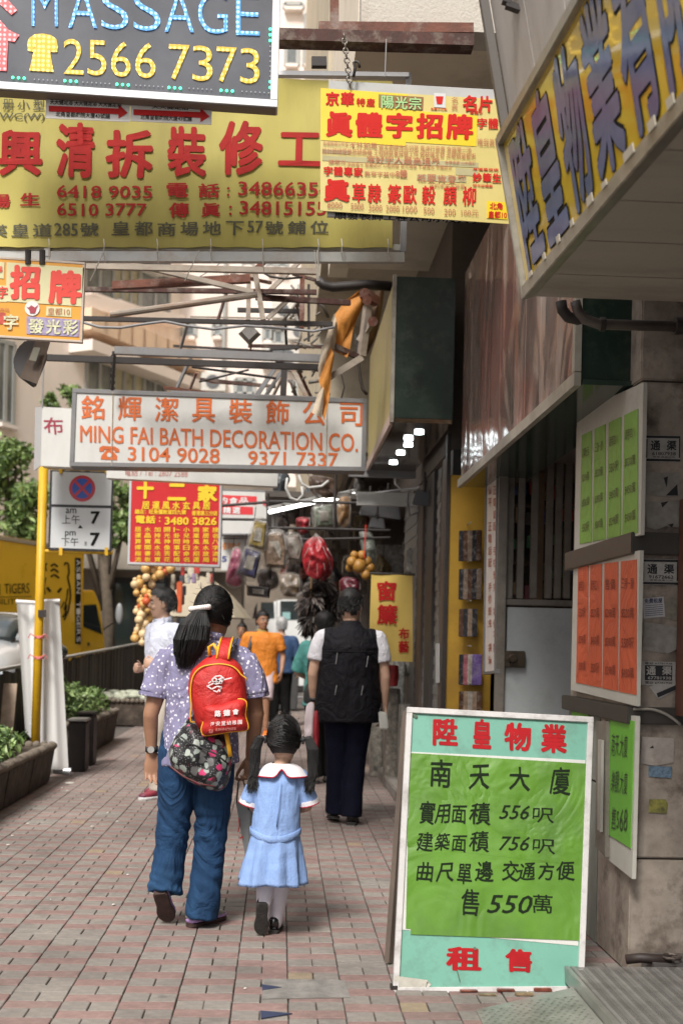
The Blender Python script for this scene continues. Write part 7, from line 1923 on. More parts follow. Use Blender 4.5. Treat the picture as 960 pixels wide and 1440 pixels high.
# blouse
def dots(name, base, dot, scale, thr, thr2=None):
    m = bpy.data.materials.new(name); m.use_nodes = True; N = m.node_tree.nodes; L = m.node_tree.links; b = N['Principled BSDF']; b.inputs['Roughness'].default_value = .75
    tc = N.new('ShaderNodeTexCoord'); v = N.new('ShaderNodeTexVoronoi'); v.inputs['Scale'].default_value = scale
    nz = N.new('ShaderNodeTexNoise'); nz.inputs['Scale'].default_value = scale * 1.6; ad = N.new('ShaderNodeMixRGB'); ad.inputs[0].default_value = .012
    L.new(tc.outputs['Object'], nz.inputs['Vector']); L.new(tc.outputs['Object'], ad.inputs[1]); L.new(nz.outputs['Color'], ad.inputs[2]); L.new(ad.outputs[0], v.inputs['Vector'])
    mr = N.new('ShaderNodeMapRange'); mr.inputs['From Min'].default_value = thr + .05; mr.inputs['From Max'].default_value = thr - .03; L.new(v.outputs['Distance'], mr.inputs[0])
    n2 = N.new('ShaderNodeTexNoise'); n2.inputs['Scale'].default_value = 5; n2.inputs['Detail'].default_value = 6; L.new(tc.outputs['Object'], n2.inputs['Vector'])
    bc = N.new('ShaderNodeMixRGB'); bc.inputs[1].default_value = (*base, 1); bc.inputs[2].default_value = (*[c * .72 for c in base], 1); L.new(n2.outputs[0], bc.inputs[0])
    mx = N.new('ShaderNodeMixRGB'); L.new(mr.outputs[0], mx.inputs[0]); L.new(bc.outputs[0], mx.inputs[1]); mx.inputs[2].default_value = (*dot, 1); L.new(mx.outputs[0], b.inputs['Base Color'])
    n5 = N.new('ShaderNodeTexNoise'); n5.inputs['Scale'].default_value = 7; n5.inputs['Detail'].default_value = 3; n5.inputs['Distortion'].default_value = 1.5; mp = N.new('ShaderNodeMapping'); mp.inputs['Scale'].default_value = (1.2, 1.2, .6); L.new(tc.outputs['Object'], mp.inputs[0]); L.new(mp.outputs[0], n5.inputs['Vector'])
    b5 = N.new('ShaderNodeBump'); b5.inputs['Distance'].default_value = .03; L.new(n5.outputs[0], b5.inputs['Height']); L.new(b5.outputs[0], b.inputs['Normal'])
    return m
blouse = dots('blouse_dotted', (.25, .235, .38), (.74, .72, .8), 52, .27)
mb = MB(); BR = [(.76, .188, .15, .03, -.01), (.80, .182, .148, .028, -.01), (.88, .178, .145, .03, -.01), (.98, .166, .136, .034, -.008), (1.1, .172, .135, .042, -.005), (1.2, .182, .13, .05, 0), (1.27, .168, .108, .055, 0), (1.31, .118, .085, .058, 0), (1.345, .066, .064, .064, 0)]
wo.torso(mb, BR)
wo.loft(mb, [(-.09, 0, 1.262), (.20, 0, 1.255)], [.06, .06])
wo.loft(mb, [(-.11, 0, 1.262), (-.165, -.002, 1.17), (-.188, -.008, 1.08)], [.062, .066, .073], rnd_=False); wo.loft(mb, [(.22, 0, 1.255), (.262, 0, 1.17), (.278, .005, 1.09)], [.06, .062, .068], rnd_=False)
wo.cloth(mb, 'blouse', blouse, .008, wrink(.007, 7, (1.1, 1, .55)))
mb = MB(); wo.loft(mb, [(-.187, -.008, 1.086), (-.190, -.009, 1.066)], [.074, .073], rnd_=False); mb.build('sleeve_cuff', blouse, wo.t, smooth=False, bevel=.003)
mb = MB(); wo.loft(mb, [(.277, .005, 1.095), (.280, .006, 1.075)], [.069, .068], rnd_=False); mb.build('sleeve_cuff', blouse, wo.t, bevel=.003)
mb = MB(); wo.loft(mb, [(.064, 0, 1.335), (.069, .003, 1.372)], [(.068, .064), (.059, .06)], 18, side=(1, 0, 0), rnd_=False); mb.build('collar', blouse, wo.t, smooth=True)
# jeans
denim = M('denim', (.018, .055, .13), .85, .35, 6, .25, 240, streak=(1, 1, .45), dirt=((.035, .1, .2), .6, 3.5), detail=7, spec=.2, folds=(4.5, .03, (1.5, 1.5, 1.0)))
mb = MB(); wo.torso(mb, [(.745, .155, .13, .012, 0), (.80, .16, .135, .012, 0), (.86, .17, .13, .012, 0), (.93, .155, .12, .015, 0)])
wo.loft(mb, [(-.07, 0, .83), (-.075, 0, .7), (-.085, .02, .5), (-.1, .02, .35), (-.118, .01, .2), (-.12, -.005, .155)], [(.09, .11), (.09, .102), (.078, .086), (.075, .08), (.08, .085), (.082, .086)], 18, side=(1, 0, 0), rnd_=False)
wo.loft(mb, [(.1, 0, .83), (.1, 0, .7), (.092, .015, .5), (.078, .015, .3), (.06, .01, .12), (.052, .01, .045)], [(.092, .11), (.091, .102), (.079, .086), (.072, .078), (.074, .08), (.077, .082)], 18, side=(1, 0, 0), rnd_=False)
def knee(co):
    z = co.z; f = math.exp(-((z - .46) / .1) ** 2) + .9 * math.exp(-((z - .14) / .1) ** 2) + .3
    return .005 * f * math.sin(z * 80 + co.x * 55 + 9 * noise.noise(co * 6)) * (.4 + abs(noise.noise(co * 5)) * 1.6)
wo.cloth(mb, 'jeans', denim, .0085, wrink(.0055, 6, (1.3, 1, .55), knee))
# hair
g_ = Vector((-.32, -.9, .12)).normalized()
Mh_w = head_matrix(wo.W((.082, .015, 1.462)), R(-28), R(-8), 1.02)
ho = hair_gathered(wo.t, Mh_w, [g_], hairm, 5, 1500, zlow=-.06)
gp = Mh_w @ Vector((-.045, -.11, .01)); gp = wo.W((.022, -.105, 1.475))
tail(wo.t, gp, [gp + Vector((.012, .01, .012)), gp + Vector((-.005, -.022, -.02)), gp + Vector((-.022, -.035, -.075)), gp + Vector((-.035, -.035, -.14)), gp + Vector((-.05, -.025, -.2)), gp + Vector((-.062, -.015, -.235))], [.022, .038, .068, .076, .06, .022], hairm, 8, 900, .0016)
mb = MB()
for i in range(26):
    a = i / 26 * 6.283; mb.ball(gp + Vector((math.cos(a) * .042, math.sin(a) * .02 - .012, .006 + .02 * math.cos(a) * .3)), (.011, .012, .013), 8, 5)
mb.build('hair_tie', M('scrunchie_white', (.72, .66, .64), .8, .1, 30), wo.t, smooth=True)
wa = MB(); wo.loft(wa, [(-.196, .018, .835), (-.196, .02, .81)], [.031, .03], rnd_=False); wt = wa.build('watch', blk, wo.t, smooth=True)
MB().cyl(wo.W((-.196, -.015, .822)), wo.W((-.196, -.019, .822)), .016, n=14).build('watch_face', galv, wt)

# red backpack hanging on her right shoulder
YK = rw.y - .17
bk = thing('backpack', 'red school backpack with yellow piping and white emblem on the woman\'s back', 'backpack', tuple(PY(305, 965, YK)))
redc = M('backpack_red', (.5, .018, .015), .6, .14, 7, .3, 200, folds=(6, .015, (1, 1, 1))); yelp = M('piping_yellow', (.75, .38, .02), .5)
out = [(279, 934), (292, 924), (308, 920), (324, 924), (338, 936), (344, 952), (347, 975), (348, 1000), (346, 1022), (325, 1030), (300, 1033), (285, 1030), (276, 1018), (270, 995), (265, 975), (266, 955), (270, 943)]
o3 = smooth_outline([PY(u, v, YK) for u, v in out], 68)
pillow(o3, .19, q=2.6, rings=8, crump=.012).build('main_body', redc, bk, smooth=True)
def inset_y(o, dy, s_): 
    c = sum(o, Vector()) / len(o); return [c.lerp(p, s_) + Vector((0, dy, 0)) for p in o]
pf = [(274, 1016), (269, 992), (268, 968), (272, 950), (282, 939), (296, 935), (312, 934), (328, 938), (338, 948), (343, 964)]
pts = [PY(u, v, YK - .085 + .0 * i) for i, (u, v) in enumerate(pf)]
MB().tube([p + Vector((0, .012 + .00, 0)) for p in smooth_outline(pts, 40)[:36]], .0035, 6).build('piping', yelp, bk, smooth=True)
po = [(284, 994), (294, 990), (310, 990), (324, 985), (334, 983), (343, 984), (347, 990), (345, 1005), (349, 1020), (346, 1027), (325, 1029), (300, 1033), (287, 1034), (283, 1026), (286, 1014), (284, 1004)]
q3 = smooth_outline([PY(u, v, YK - .075) for u, v in po], 60)
pk = pillow(q3, .11, q=2.8, rings=6, crump=.006).build('front_pocket', redc, bk, smooth=True)
MB().tube(q3 + q3[:1], .0036, 6).build('piping', yelp, pk, smooth=True)
plP = planeY(YK - .1325)
L = Letters(plP, .002); L.chars('路德會', [rect(302, 999, 311, 1008, -.05), rect(314, 998, 324, 1007, -.05), rect(327, 997, 336, 1005, -.05)], .045)
L.chars('海安堂幼稚園', [rect(296 + i * 7.7, 1015 - i * .5, 302 + i * 7.7, 1021 - i * .5, -.05) for i in range(6)], .01)
wi = M('print_white', (.75, .72, .72), .6); L.build('lettering', wi, pk)
L = Letters(plP, .002); L.text('電話', rect(294, 1025, 300, 1031, -.05), .0); L.text('香港新界屯門安定邨', rect(303, 1024, 332, 1028, -.05), .0); L.build('small_print', M('print_pink', (.55, .2, .18), .6), pk)
plB_ = planeY(YK - .098); L = Letters(plB_, .004)
for pts_, w_ in (([(291, 965), (300, 961), (309, 957), (318, 955), (326, 953)], 1.6), ([(298, 956), (303, 951), (310, 950), (315, 954), (311, 960), (303, 962), (298, 956)], 1.8), ([(301, 960), (312, 953)], 2.2), ([(302, 953), (312, 961)], 2), ([(292, 965), (298, 969), (305, 965), (312, 966), (306, 972)], 1.8), ([(310, 966), (309, 973)], 1.6), ([(300, 971), (306, 973)], 1.5), ([(297, 958), (293, 961)], 1.4)): L.line(pts_, w_)
L.build('emblem', wi, bk)
ydk = YK - .02
mb = MB(); sp_ = [PY(313, 928, ydk - .03), PY(315, 915, ydk - .01), PY(318, 903, ydk + .05), PY(320, 898, ydk + .13)]
strap(bk, sp_, .062, redc, up=Vector((1, 0, .0)), name='shoulder_strap', t_=.012)
for dx in (-.026, .026): strap(bk, [p + Vector((dx, -.005, .004)) for p in sp_], .009, yelp, up=Vector((1, 0, 0)), name='strap_piping', t_=.014)
MB().tube([PY(295, 922, ydk), PY(294, 910, ydk), PY(300, 906, ydk), PY(306, 914, ydk), PY(306, 922, ydk)], .009, 7).build('top_loop', yelp, bk, smooth=True)
strap(bk, [PY(318, 1030, ydk - .02), PY(321, 1046, ydk - .03), PY(324, 1064, ydk - .03)], .02, yelp, up=Vector((1, 0, 0)), name='lower_strap', t_=.005)
# patterned shoulder bag
def patterned():
    m = bpy.data.materials.new('bag_pattern'); m.use_nodes = True; N = m.node_tree.nodes; L = m.node_tree.links; b = N['Principled BSDF']; b.inputs['Roughness'].default_value = .5
    tc = N.new('ShaderNodeTexCoord'); nz = N.new('ShaderNodeTexNoise'); nz.inputs['Scale'].default_value = 30; ad = N.new('ShaderNodeMixRGB'); ad.inputs[0].default_value = .03
    L.new(tc.outputs['Object'], nz.inputs['Vector']); L.new(tc.outputs['Object'], ad.inputs[1]); L.new(nz.outputs['Color'], ad.inputs[2])
    v = N.new('ShaderNodeTexVoronoi'); v.inputs['Scale'].default_value = 27; L.new(ad.outputs[0], v.inputs['Vector'])
    rp = N.new('ShaderNodeValToRGB'); rp.color_ramp.interpolation = 'CONSTANT'; e = rp.color_ramp.elements
    e[0].color = (.3, .34, .31, 1); e[1].position = .5; e[1].color = (.12, .12, .12, 1); a = e.new(.64); a.color = (.55, .04, .15, 1); a = e.new(.76); a.color = (.38, .42, .38, 1); a = e.new(.9); a.color = (.13, .03, .04, 1)
    sp_ = N.new('ShaderNodeSeparateColor'); L.new(v.outputs['Color'], sp_.inputs[0]); L.new(sp_.outputs[0], rp.inputs[0])
    mr = N.new('ShaderNodeMapRange'); mr.inputs['From Min'].default_value = .5; mr.inputs['From Max'].default_value = .42; L.new(v.outputs['Distance'], mr.inputs[0])
    v2 = N.new('ShaderNodeTexVoronoi'); v2.inputs['Scale'].default_value = 110; L.new(tc.outputs['Object'], v2.inputs['Vector'])
    m2 = N.new('ShaderNodeMapRange'); m2.inputs['From Min'].default_value = .3; m2.inputs['From Max'].default_value = .2; m2.inputs['To Max'].default_value = .5; L.new(v2.outputs['Distance'], m2.inputs[0])
    bk_ = N.new('ShaderNodeMixRGB'); bk_.inputs[1].default_value = (.012, .012, .014, 1); bk_.inputs[2].default_value = (.45, .45, .45, 1); L.new(m2.outputs[0], bk_.inputs[0])
    mx = N.new('ShaderNodeMixRGB'); L.new(mr.outputs[0], mx.inputs[0]); L.new(bk_.outputs[0], mx.inputs[1]); L.new(rp.outputs[0], mx.inputs[2]); L.new(mx.outputs[0], b.inputs['Base Color'])
    return m
pat = patterned()
fb = thing('shoulder_bag', 'black bag printed with grey and pink shapes hanging under the red backpack', 'bag', tuple(PY(285, 1110, YK)))
fo = [(266, 1012), (285, 1024), (305, 1030), (322, 1042), (327, 1062), (325, 1085), (318, 1106), (305, 1113), (285, 1108), (262, 1096), (244, 1080), (237, 1062), (242, 1044), (252, 1028)]
f3 = smooth_outline([PY(u, v, YK + .03) for u, v in fo], 60)
pillow(f3, .24, q=2.2, rings=9, crump=.03).build('bag_body', pat, fb, smooth=True)
MB().tube([PY(u, v, YK - .088) for u, v in ((254, 1036), (268, 1046), (285, 1052), (303, 1060), (318, 1072))], .0045, 6).build('zip', blk, fb, smooth=True)
MB().tube([PY(u, v, YK - .075) for u, v in ((240, 1078), (258, 1092), (280, 1102), (302, 1106))], .004, 6).build('seam', M('maroon_seam', (.12, .03, .03), .6), fb, smooth=True)
strap(fb, [PY(262, 1016, YK + .0), PY(285, 985, YK + .02), PY(310, 940, YK + .04), PY(330, 908, YK + .09), PY(332, 900, YK + .16)], .03, pat, up=Vector((.6, 0, .8)), name='bag_strap')
# paper bag in her right hand
pb_ = thing('carrier_bag', 'flat grey carrier bag held by the woman beside the girl', 'bag', tuple(wo.W((.25, .08, .3))))
YQ = rw.y + .06
q = [PY(u, v, YQ) for u, v in ((331, 1128), (352, 1140), (351, 1195), (345, 1208))]
MB().slab(q, Vector((-.5, -1, 0)).normalized(), .05).build('bag_body', M('bag_grey', (.2, .21, .21), .4, .2, 8), pb_, bevel=.004)
MB().tube([PY(333, 1129, YQ), PY(335, 1100, YQ), PY(340, 1092, YQ), PY(344, 1104, YQ), PY(350, 1139, YQ)], .004, 6).build('handle', M('handle_dark', (.07, .07, .07), .5), pb_, smooth=True)
L = Letters(planeY(YQ), .012); L.line([(336, 1150), (337, 1160), (335, 1170)], 1.5); L.line([(338, 1178), (342, 1176)], 2.5); L.build('print', M('bag_print_red', (.5, .03, .03), .5), pb_)

# ---------------------------------------------------------------- the girl
rg = PZ(384, 1317)
gi = Fig('small girl from behind in a light blue school dress with two long pigtails', rg, 0, 1.0, skinA)
blksh = M('school_shoe', (.012, .012, .012), .25, .3, 20, spec=.7); bsole = M('black_sole', (.03, .028, .026), .7, .4, 30, .5, 80); tights = M('white_tights', (.66, .64, .72), .7, .06, 9)
gi.shoe((-.052, -.055, .158), (-.055, .01, .004), (0, .94, .33), blksh, bsole, wd=.034, thick=.018)
gi.shoe((.0, .05, .0), (.02, .205, .0), (0, 0, 1), blksh, bsole, wd=.032, thick=.016)
gi.torso(gi.body, [(.44, .09, .075, .0, 0), (.52, .085, .07, .0, 0), (.62, .088, .07, .008, 0), (.70, .09, .065, .015, 0), (.755, .055, .05, .02, 0), (.79, .034, .036, .025, 0), (.83, .032, .034, .028, .004)])
gi.loft(gi.body, [(-.065, 0, .722), (.1, 0, .722)], [.034, .034])
for sx, e, w_ in ((-1, (-.108, .02, .60), (-.09, .10, .55)), (1, (.14, .02, .59), (.11, .11, .56))):
    cx0 = .015
    gi.loft(gi.body, [(cx0 + sx * .085, 0, .72), e], [.032, .025]); gi.loft(gi.body, [e, w_], [.025, .018])
    hand(gi.body, gi.W(w_), (-.5 * sx, .8, -.1), (0, .2, 1), (-sx, 0, 0), .66, .8)
for hp, kn, an in (((-.04, 0, .46), (-.035, .03, .27), (-.045, .0, .17)), ((.045, 0, .46), (.03, .05, .26), (.008, .09, .05))): gi.loft(gi.body, [hp, kn, an], [.055, .04, .026])
Mg = head_matrix(gi.W((.03, .01, .887)), R(-6), R(-10), .86)
head_solid(gi.body, Mg); gi.build_body(.005); face_parts(gi.t, Mg)
mb = MB(); gi.loft(mb, [(-.04, 0, .44), (-.035, .03, .27), (-.04, .015, .22), (-.045, .0, .155)], [.062, .048, .043, .035]); gi.loft(mb, [(.045, 0, .44), (.03, .05, .26), (.019, .07, .15), (.008, .09, .045)], [.062, .048, .041, .034]); gi.cloth(mb, 'tights', tights, .006)
dressm = M('dress_blue', (.25, .38, .68), .8, .14, 9, .3, 120, detail=6, dirt=((.32, .45, .75), .5, 6), folds=(6, .012, (1.6, 1.6, .5)), spec=.2)
mb = MB(); gi.torso(mb, [(.455, .114, .095, .0, -.002), (.5, .111, .09, .0, 0), (.58, .106, .086, .005, 0), (.66, .106, .084, .01, 0), (.715, .098, .076, .015, 0), (.752, .07, .06, .02, 0), (.775, .045, .045, .023, 0)])
gi.loft(mb, [(-.065, 0, .72), (.1, 0, .72)], [.044, .044])
gi.loft(mb, [(-.062, 0, .722), (-.098, .005, .665), (-.117, .012, .61)], [.04, .044, .047], rnd_=False); gi.loft(mb, [(.096, 0, .722), (.128, .005, .665), (.145, .012, .615)], [.04, .043, .046], rnd_=False)
gi.cloth(mb, 'dress_top', dressm, .006, wrink(.005, 12, (1, 1, .5)))
# skirt with pleats
mb = MB(); vs = []; nA_, nz_ = 90, 16
for j in range(nz_ + 1):
    t_ = j / nz_; z = .475 - t_ * .232; w_ = .109 + .040 * t_ ** 1.1; d_ = .092 + .03 * t_
    for i in range(nA_):
        a = 2 * math.pi * i / nA_; pl_ = (abs(((a * 9 / math.pi) % 2) - 1) - .5) * .026 * min(1, t_ * 1.4) + .006 * math.sin(a * 5 + 1.3) * t_ + .004 * noise.noise(Vector((a * 3, t_ * 5, 0)))
        vs.append(gi.W(((w_ + pl_) * math.cos(a) - .012 * t_, (d_ + pl_) * math.sin(a), z + .006 * math.sin(a * 3) * t_)))
fs = [(j * nA_ + i, j * nA_ + (i + 1) % nA_, (j + 1) * nA_ + (i + 1) % nA_, (j + 1) * nA_ + i) for j in range(nz_) for i in range(nA_)]
o_ = len(vs); ce = [gi.W((0, 0, .475)), gi.W((0, 0, .27))]; vs += ce
fs += [(o_, (i + 1) % nA_, i) for i in range(nA_)] + [(o_ + 1, nz_ * nA_ + i, nz_ * nA_ + (i + 1) % nA_) for i in range(nA_)]
mb.add(vs, fs); mb.build('skirt', dressm, gi.t, smooth=True)
bt = [gi.W((.1145 * math.cos(a), .098 * math.sin(a), .482 - .028 * max(0, -math.sin(a)) ** 2)) for a in [i * math.pi / 16 for i in range(33)]]
mb = MB(); mb.loft(bt, [(.015, .003)] * 33, 8, side=(0, 0, 1), power=4); mb.build('belt', dressm, gi.t, smooth=True)
mb = MB(); mb.tube([gi.W((0.005, -.1, .51)), gi.W((.012, -.1, .6)), gi.W((.018, -.096, .72))], .0025, 5); mb.build('back_seam', dressm, gi.t, smooth=True)
colm = M('collar_white', (.76, .73, .76), .7); cpip = M('piping_red', (.42, .015, .04), .6)
mb = MB(); vs = []; nA_ = 64; edge = []
for j in range(7):
    t_ = j / 6
    for i in range(nA_):
        a = 2 * math.pi * i / nA_ + math.pi / 2; nt = 1 - .42 * math.exp(-((a - 1.5 * math.pi) / .16) ** 2); e_ = t_ * nt
        vs.append(gi.W((.022 + (.046 + .074 * e_) * math.cos(a), (.046 + .052 * e_) * math.sin(a), .787 - .012 * e_ - .045 * e_ ** 2.2)))
        if j == 6: edge.append(vs[-1])
fs = [(j * nA_ + i, j * nA_ + (i + 1) % nA_, (j + 1) * nA_ + (i + 1) % nA_, (j + 1) * nA_ + i) for j in range(6) for i in range(nA_)]
mb.add(vs, fs); co = mb.build('collar', colm, gi.t, smooth=True); MB().tube(edge + edge[:1], .0036, 6).build('collar_piping', cpip, co, smooth=True)
for a, b, r_ in (((-.115, .012, .617), (-.122, .014, .594), .049), ((.144, .012, .622), (.15, .014, .6), .048)):
    mb = MB(); gi.loft(mb, [a, b], [r_, r_ * 1.0], 18, rnd_=False); c_ = mb.build('sleeve_cuff', colm, gi.t, bevel=.002)
    mb = MB(); d_ = (Vector(b) - Vector(a)).normalized() * .003; gi.loft(mb, [Vector(b) - d_, Vector(b) + d_], [r_ * 1.02, r_ * 1.02], 18, rnd_=False); mb.build('cuff_piping', cpip, c_, bevel=.001)
Mgh = head_matrix(gi.W((.03, .006, .892)), R(-6), R(-10), .915)
hair_gathered(gi.t, Mgh, [Vector((-.93, -.3, -.02)), Vector((.93, -.3, -.02))], hairm, 15, 1200, part=True, zlow=-.07)
for sx in (-1, 1):
    st_ = gi.W((.03 + sx * .08, -.03, .895)); e_ = .0
    tail(gi.t, st_, [st_, st_ + Vector((sx * .03, -.005, .008)), st_ + Vector((sx * .048, -.008, -.04)), st_ + Vector((sx * .05, -.005, -.1)), st_ + Vector((sx * .052, -.01, -.16)), st_ + Vector((sx * .06 if sx < 0 else .035, -.02, -.205))], [.014, .02, .024, .022, .018, .006], hairm, 17 + sx, 300, .0013, name='pigtail')
    MB().loft([st_ + Vector((sx * .0, 0, 0)), st_ + Vector((sx * .01, 0, 0))], [.019, .019], 12).build('hair_band', blk, gi.t, smooth=True)

# ---------------------------------------------------------------- generic clothed adult
def adult(label, px, rz, H_, skin, top_m, top_len, leg_m, legs, feet, arms, hair, vox=.011, sleeve=.5, wid=1.0, yaw=0.0, pitch=0.0, shoes=(None, None), open_=None, seed=1, shorts=None, hand_k=1.0, face=True, vest=None, chest_w=0.0, hand_o=None, root=None, grow=1.08):
    k = H_ / 1.6; r_ = root or PZ(*px); f = Fig(label, r_, rz, k, skin); w_ = wid
    TR = [(.80, .15 * w_, .11, 0, 0), (.88, .155 * w_, .11, 0, 0), (.98, .14 * w_, .105, 0, 0), (1.1, .155 * w_, .11, 0, 0), (1.2, .165 * w_, .108, 0, 0), (1.27, .15 * w_, .09, 0, 0), (1.32, .08, .07, 0, 0), (1.36, .05, .053, 0, .005), (1.41, .048, .05, 0, .015)]
    f.torso(f.body, TR); f.loft(f.body, [(-.15 * w_, 0, 1.265), (.15 * w_, 0, 1.265)], [.05, .05])
    for i, (el, wr, hd, hs_, hn, cu) in enumerate(arms):
        sx = (-1, 1)[i]; sh = (sx * .165 * w_, 0, 1.262)
        f.loft(f.body, [sh, ((sh[0] + el[0]) / 2 + sx * .004, (sh[1] + el[1]) / 2, (sh[2] + el[2]) / 2), el], [.05, .045, .036]); f.loft(f.body, [el, ((wr[0] + el[0]) / 2, (wr[1] + el[1]) / 2, (wr[2] + el[2]) / 2), wr], [.037, .034, .024])
        hand(f.body, f.W(wr), f.D(hd), f.D(hs_), f.D(hn), k, cu)
    for (kn, an), sx in zip(legs, (-1, 1)): f.loft(f.body, [(sx * .08, 0, .83), kn, an], [.078, .052, .036])
    Mx = head_matrix(f.W((0, .02, 1.478)), rz + yaw, pitch, k)
    head_solid(f.body, Mx); f.build_body(vox * .8)
    if face: face_parts(f.t, Mx, hair)
    hair_short(f.t, Mx, hair, seed, grow=grow)
    mb = MB(); g = .022
    rings = [(z, a + g, b + g, x, y) for z, a, b, x, y in TR if z <= 1.33]; lo = top_len
    rings = [(lo, .17 * w_ + g, .125 + g, 0, 0)] + [q for q in rings if q[0] > lo + .02] + [(1.338, .062, .062, 0, 0)]
    f.torso(mb, rings)
    f.loft(mb, [(-.162 * w_, 0, 1.264), (.162 * w_, 0, 1.264)], [.064, .064])
    for i, (el, wr, *_r) in enumerate(arms):
        sx = (-1, 1)[i]; sh = Vector((sx * .165 * w_, 0, 1.262)); e = sh.lerp(Vector(el), sleeve * 1.25) if sleeve <= .8 else Vector(el)
        f.loft(mb, [sh, sh.lerp(e, .5) + Vector((sx * .006, 0, 0)), e], [.062, .064, .066], rnd_=False)
        if sleeve > 1: f.loft(mb, [el, wr], [.058, .04])
    f.cloth(mb, 'shirt', top_m, vox, wrink(.009 * k, 7, (1, 1, .6)))
    mb = MB(); f.torso(mb, [(.76, .16 * w_, .125, 0, 0), (.82, .165 * w_, .13, 0, 0), (.9, .155 * w_, .12, 0, 0), (.95, .14 * w_, .11, 0, 0)])
    for (kn, an), sx in zip(legs, (-1, 1)):
        h = Vector((sx * .08, 0, .82)); kn, an = Vector(kn), Vector(an)
        if shorts: e = h.lerp(kn, shorts); f.loft(mb, [h, e], [(.1, .105), (.09, .095)], 16, side=(1, 0, 0), rnd_=False)
        else: f.loft(mb, [h, h.lerp(kn, .5), kn, kn.lerp(an, .5), an - Vector((0, 0, .025))], [(.098, .105), (.09, .095), (.075, .08), (.07, .074), (.07, .078)], 16, side=(1, 0, 0), rnd_=False)
    f.cloth(mb, 'shorts' if shorts else 'trousers', leg_m, vox, wrink(.006, 8, (1, 1, .5)))
    for (he, to, up), s_ in zip(feet, (0, 1)): f.shoe(he, to, up, shoes[0], shoes[1], wd=.046)
    return f, Mx
Z3 = (0, 0, 1)
# man in the dark vest
rv = PZ(486, 1159)
tee = M('tee_white', (.6, .59, .63), .75, .08, 9, folds=(9, .02, (1, 1, 1))); navy = M('trousers_navy', (.006, .007, .018), .8, .3, 8, spec=.12); bshoe = M('shoe_black', (.015, .014, .014), .35)
vm_, Mv = adult('man from behind in a black utility vest over a white T-shirt, dark trousers', (486, 1159), 0, 1.74, skinA, tee, .80, navy,
    [((-.06, .05, .46), (-.07, .08, .09)), ((.055, .03, .46), (.035, -.02, .08))], [((-.075, .03, .03), (-.085, .26, 0.0), Z3), ((.035, -.06, 0), (.06, .18, 0), Z3)],
    [((-.245, .0, 1.02), (-.235, .06, .83), (-.05, .1, -1), (.3, .9, 0), (.9, -.2, 0), .9), ((.245, .0, 1.01), (.25, .05, .80), (.05, .1, -1), (-.3, .9, 0), (-.9, -.2, 0), .7)],
    hairm, vox=.009, sleeve=.5, wid=1.1, yaw=R(-18), pitch=R(-12), shoes=(bshoe, bsole), seed=3, root=rv, face=True, grow=1.1)
vestm = M('vest_black', (.008, .0075, .01), .7, .3, 8, .2, 60, spec=.18, folds=(6, .03, (1, 1, 1)))
mb = MB(); kw = 1.1
vm_.torso(mb, [(.70, .228, .165, 0, 0), (.74, .228, .165, 0, 0), (.88, .224, .162, 0, 0), (1.0, .208, .155, 0, 0), (1.12, .208, .155, 0, 0), (1.2, .21, .15, 0, 0), (1.27, .195, .13, 0, 0), (1.315, .135, .105, 0, 0), (1.345, .09, .088, 0, 0), (1.362, .076, .076, 0, 0)])
vm_.loft(mb, [(-.135, 0, 1.262), (.135, 0, 1.262)], [.078, .078])
vm_.cloth(mb, 'vest', vestm, .009, wrink(.009, 7, (1, 1, .6)))
mb = MB(); vm_.loft(mb, [(0, .0, 1.33), (0, .005, 1.378)], [(.084, .08), (.07, .072)], 18, side=(1, 0, 0), rnd_=False); mb.build('vest_collar', vestm, vm_.t, smooth=True)
mb = MB(); mb.tube([vm_.W((x, -.155 + abs(x) * .12, 1.175)) for x in (-.17, -.1, 0, .1, .17)], .005, 5); mb.build('yoke_seam', vestm, vm_.t, smooth=True)
refl = M('reflective_strip', (.3, .3, .3), .4)
for x, z0, z1 in ((-.1, 1.09, 1.165), (.105, 1.075, 1.15), (-.1, .885, .95), (.075, .885, .95)):
    mb = MB(); mb.beam(vm_.W((x, -.162, z0)), vm_.W((x + .01, -.164, z1)), .004, .004); mb.build('strip', refl, vm_.t)
wa = MB(); vm_.loft(wa, [(-.235, .05, .86), (-.235, .058, .835)], [.031, .03], rnd_=False); wa.build('watch', blk, vm_.t, smooth=True)
flg = thing('cloth', 'white and red cloth or flag hanging from the vest man\'s left hand', 'cloth', tuple(PY(437, 1040, 8.6)))
for nm, m_, qs in (('white_cloth', M('flag_white', (.7, .6, .62), .6), [(431, 992), (441, 990), (441, 1020), (440, 1045), (434, 1066), (429, 1045), (428, 1020)]), ('red_cloth', M('flag_red', (.33, .02, .03), .6), [(440, 1008), (446, 1000), (449, 1030), (447, 1060), (441, 1082), (437, 1066), (441, 1045)])):
    pillow(smooth_outline([PY(u, v, 8.62) for u, v in qs]), .05, crump=.04).build(nm, m_, flg, smooth=True)
cb_ = thing('plastic_bag', 'small clear bag with a white box in the vest man\'s right hand', 'bag', tuple(PY(538, 1020, 8.7)))
MB().slab([PY(u, v, 8.65) for u, v in ((532, 1000), (544, 1002), (546, 1026), (534, 1026))], Vector((0, -1, 0)), .05).build('box', M('box_pale', (.5, .5, .46), .4), cb_, bevel=.01)
MB().tube([PY(534, 1001, 8.66), PY(536, 990, 8.66), PY(542, 1002, 8.66)], .004, 5).build('handle', film, cb_)
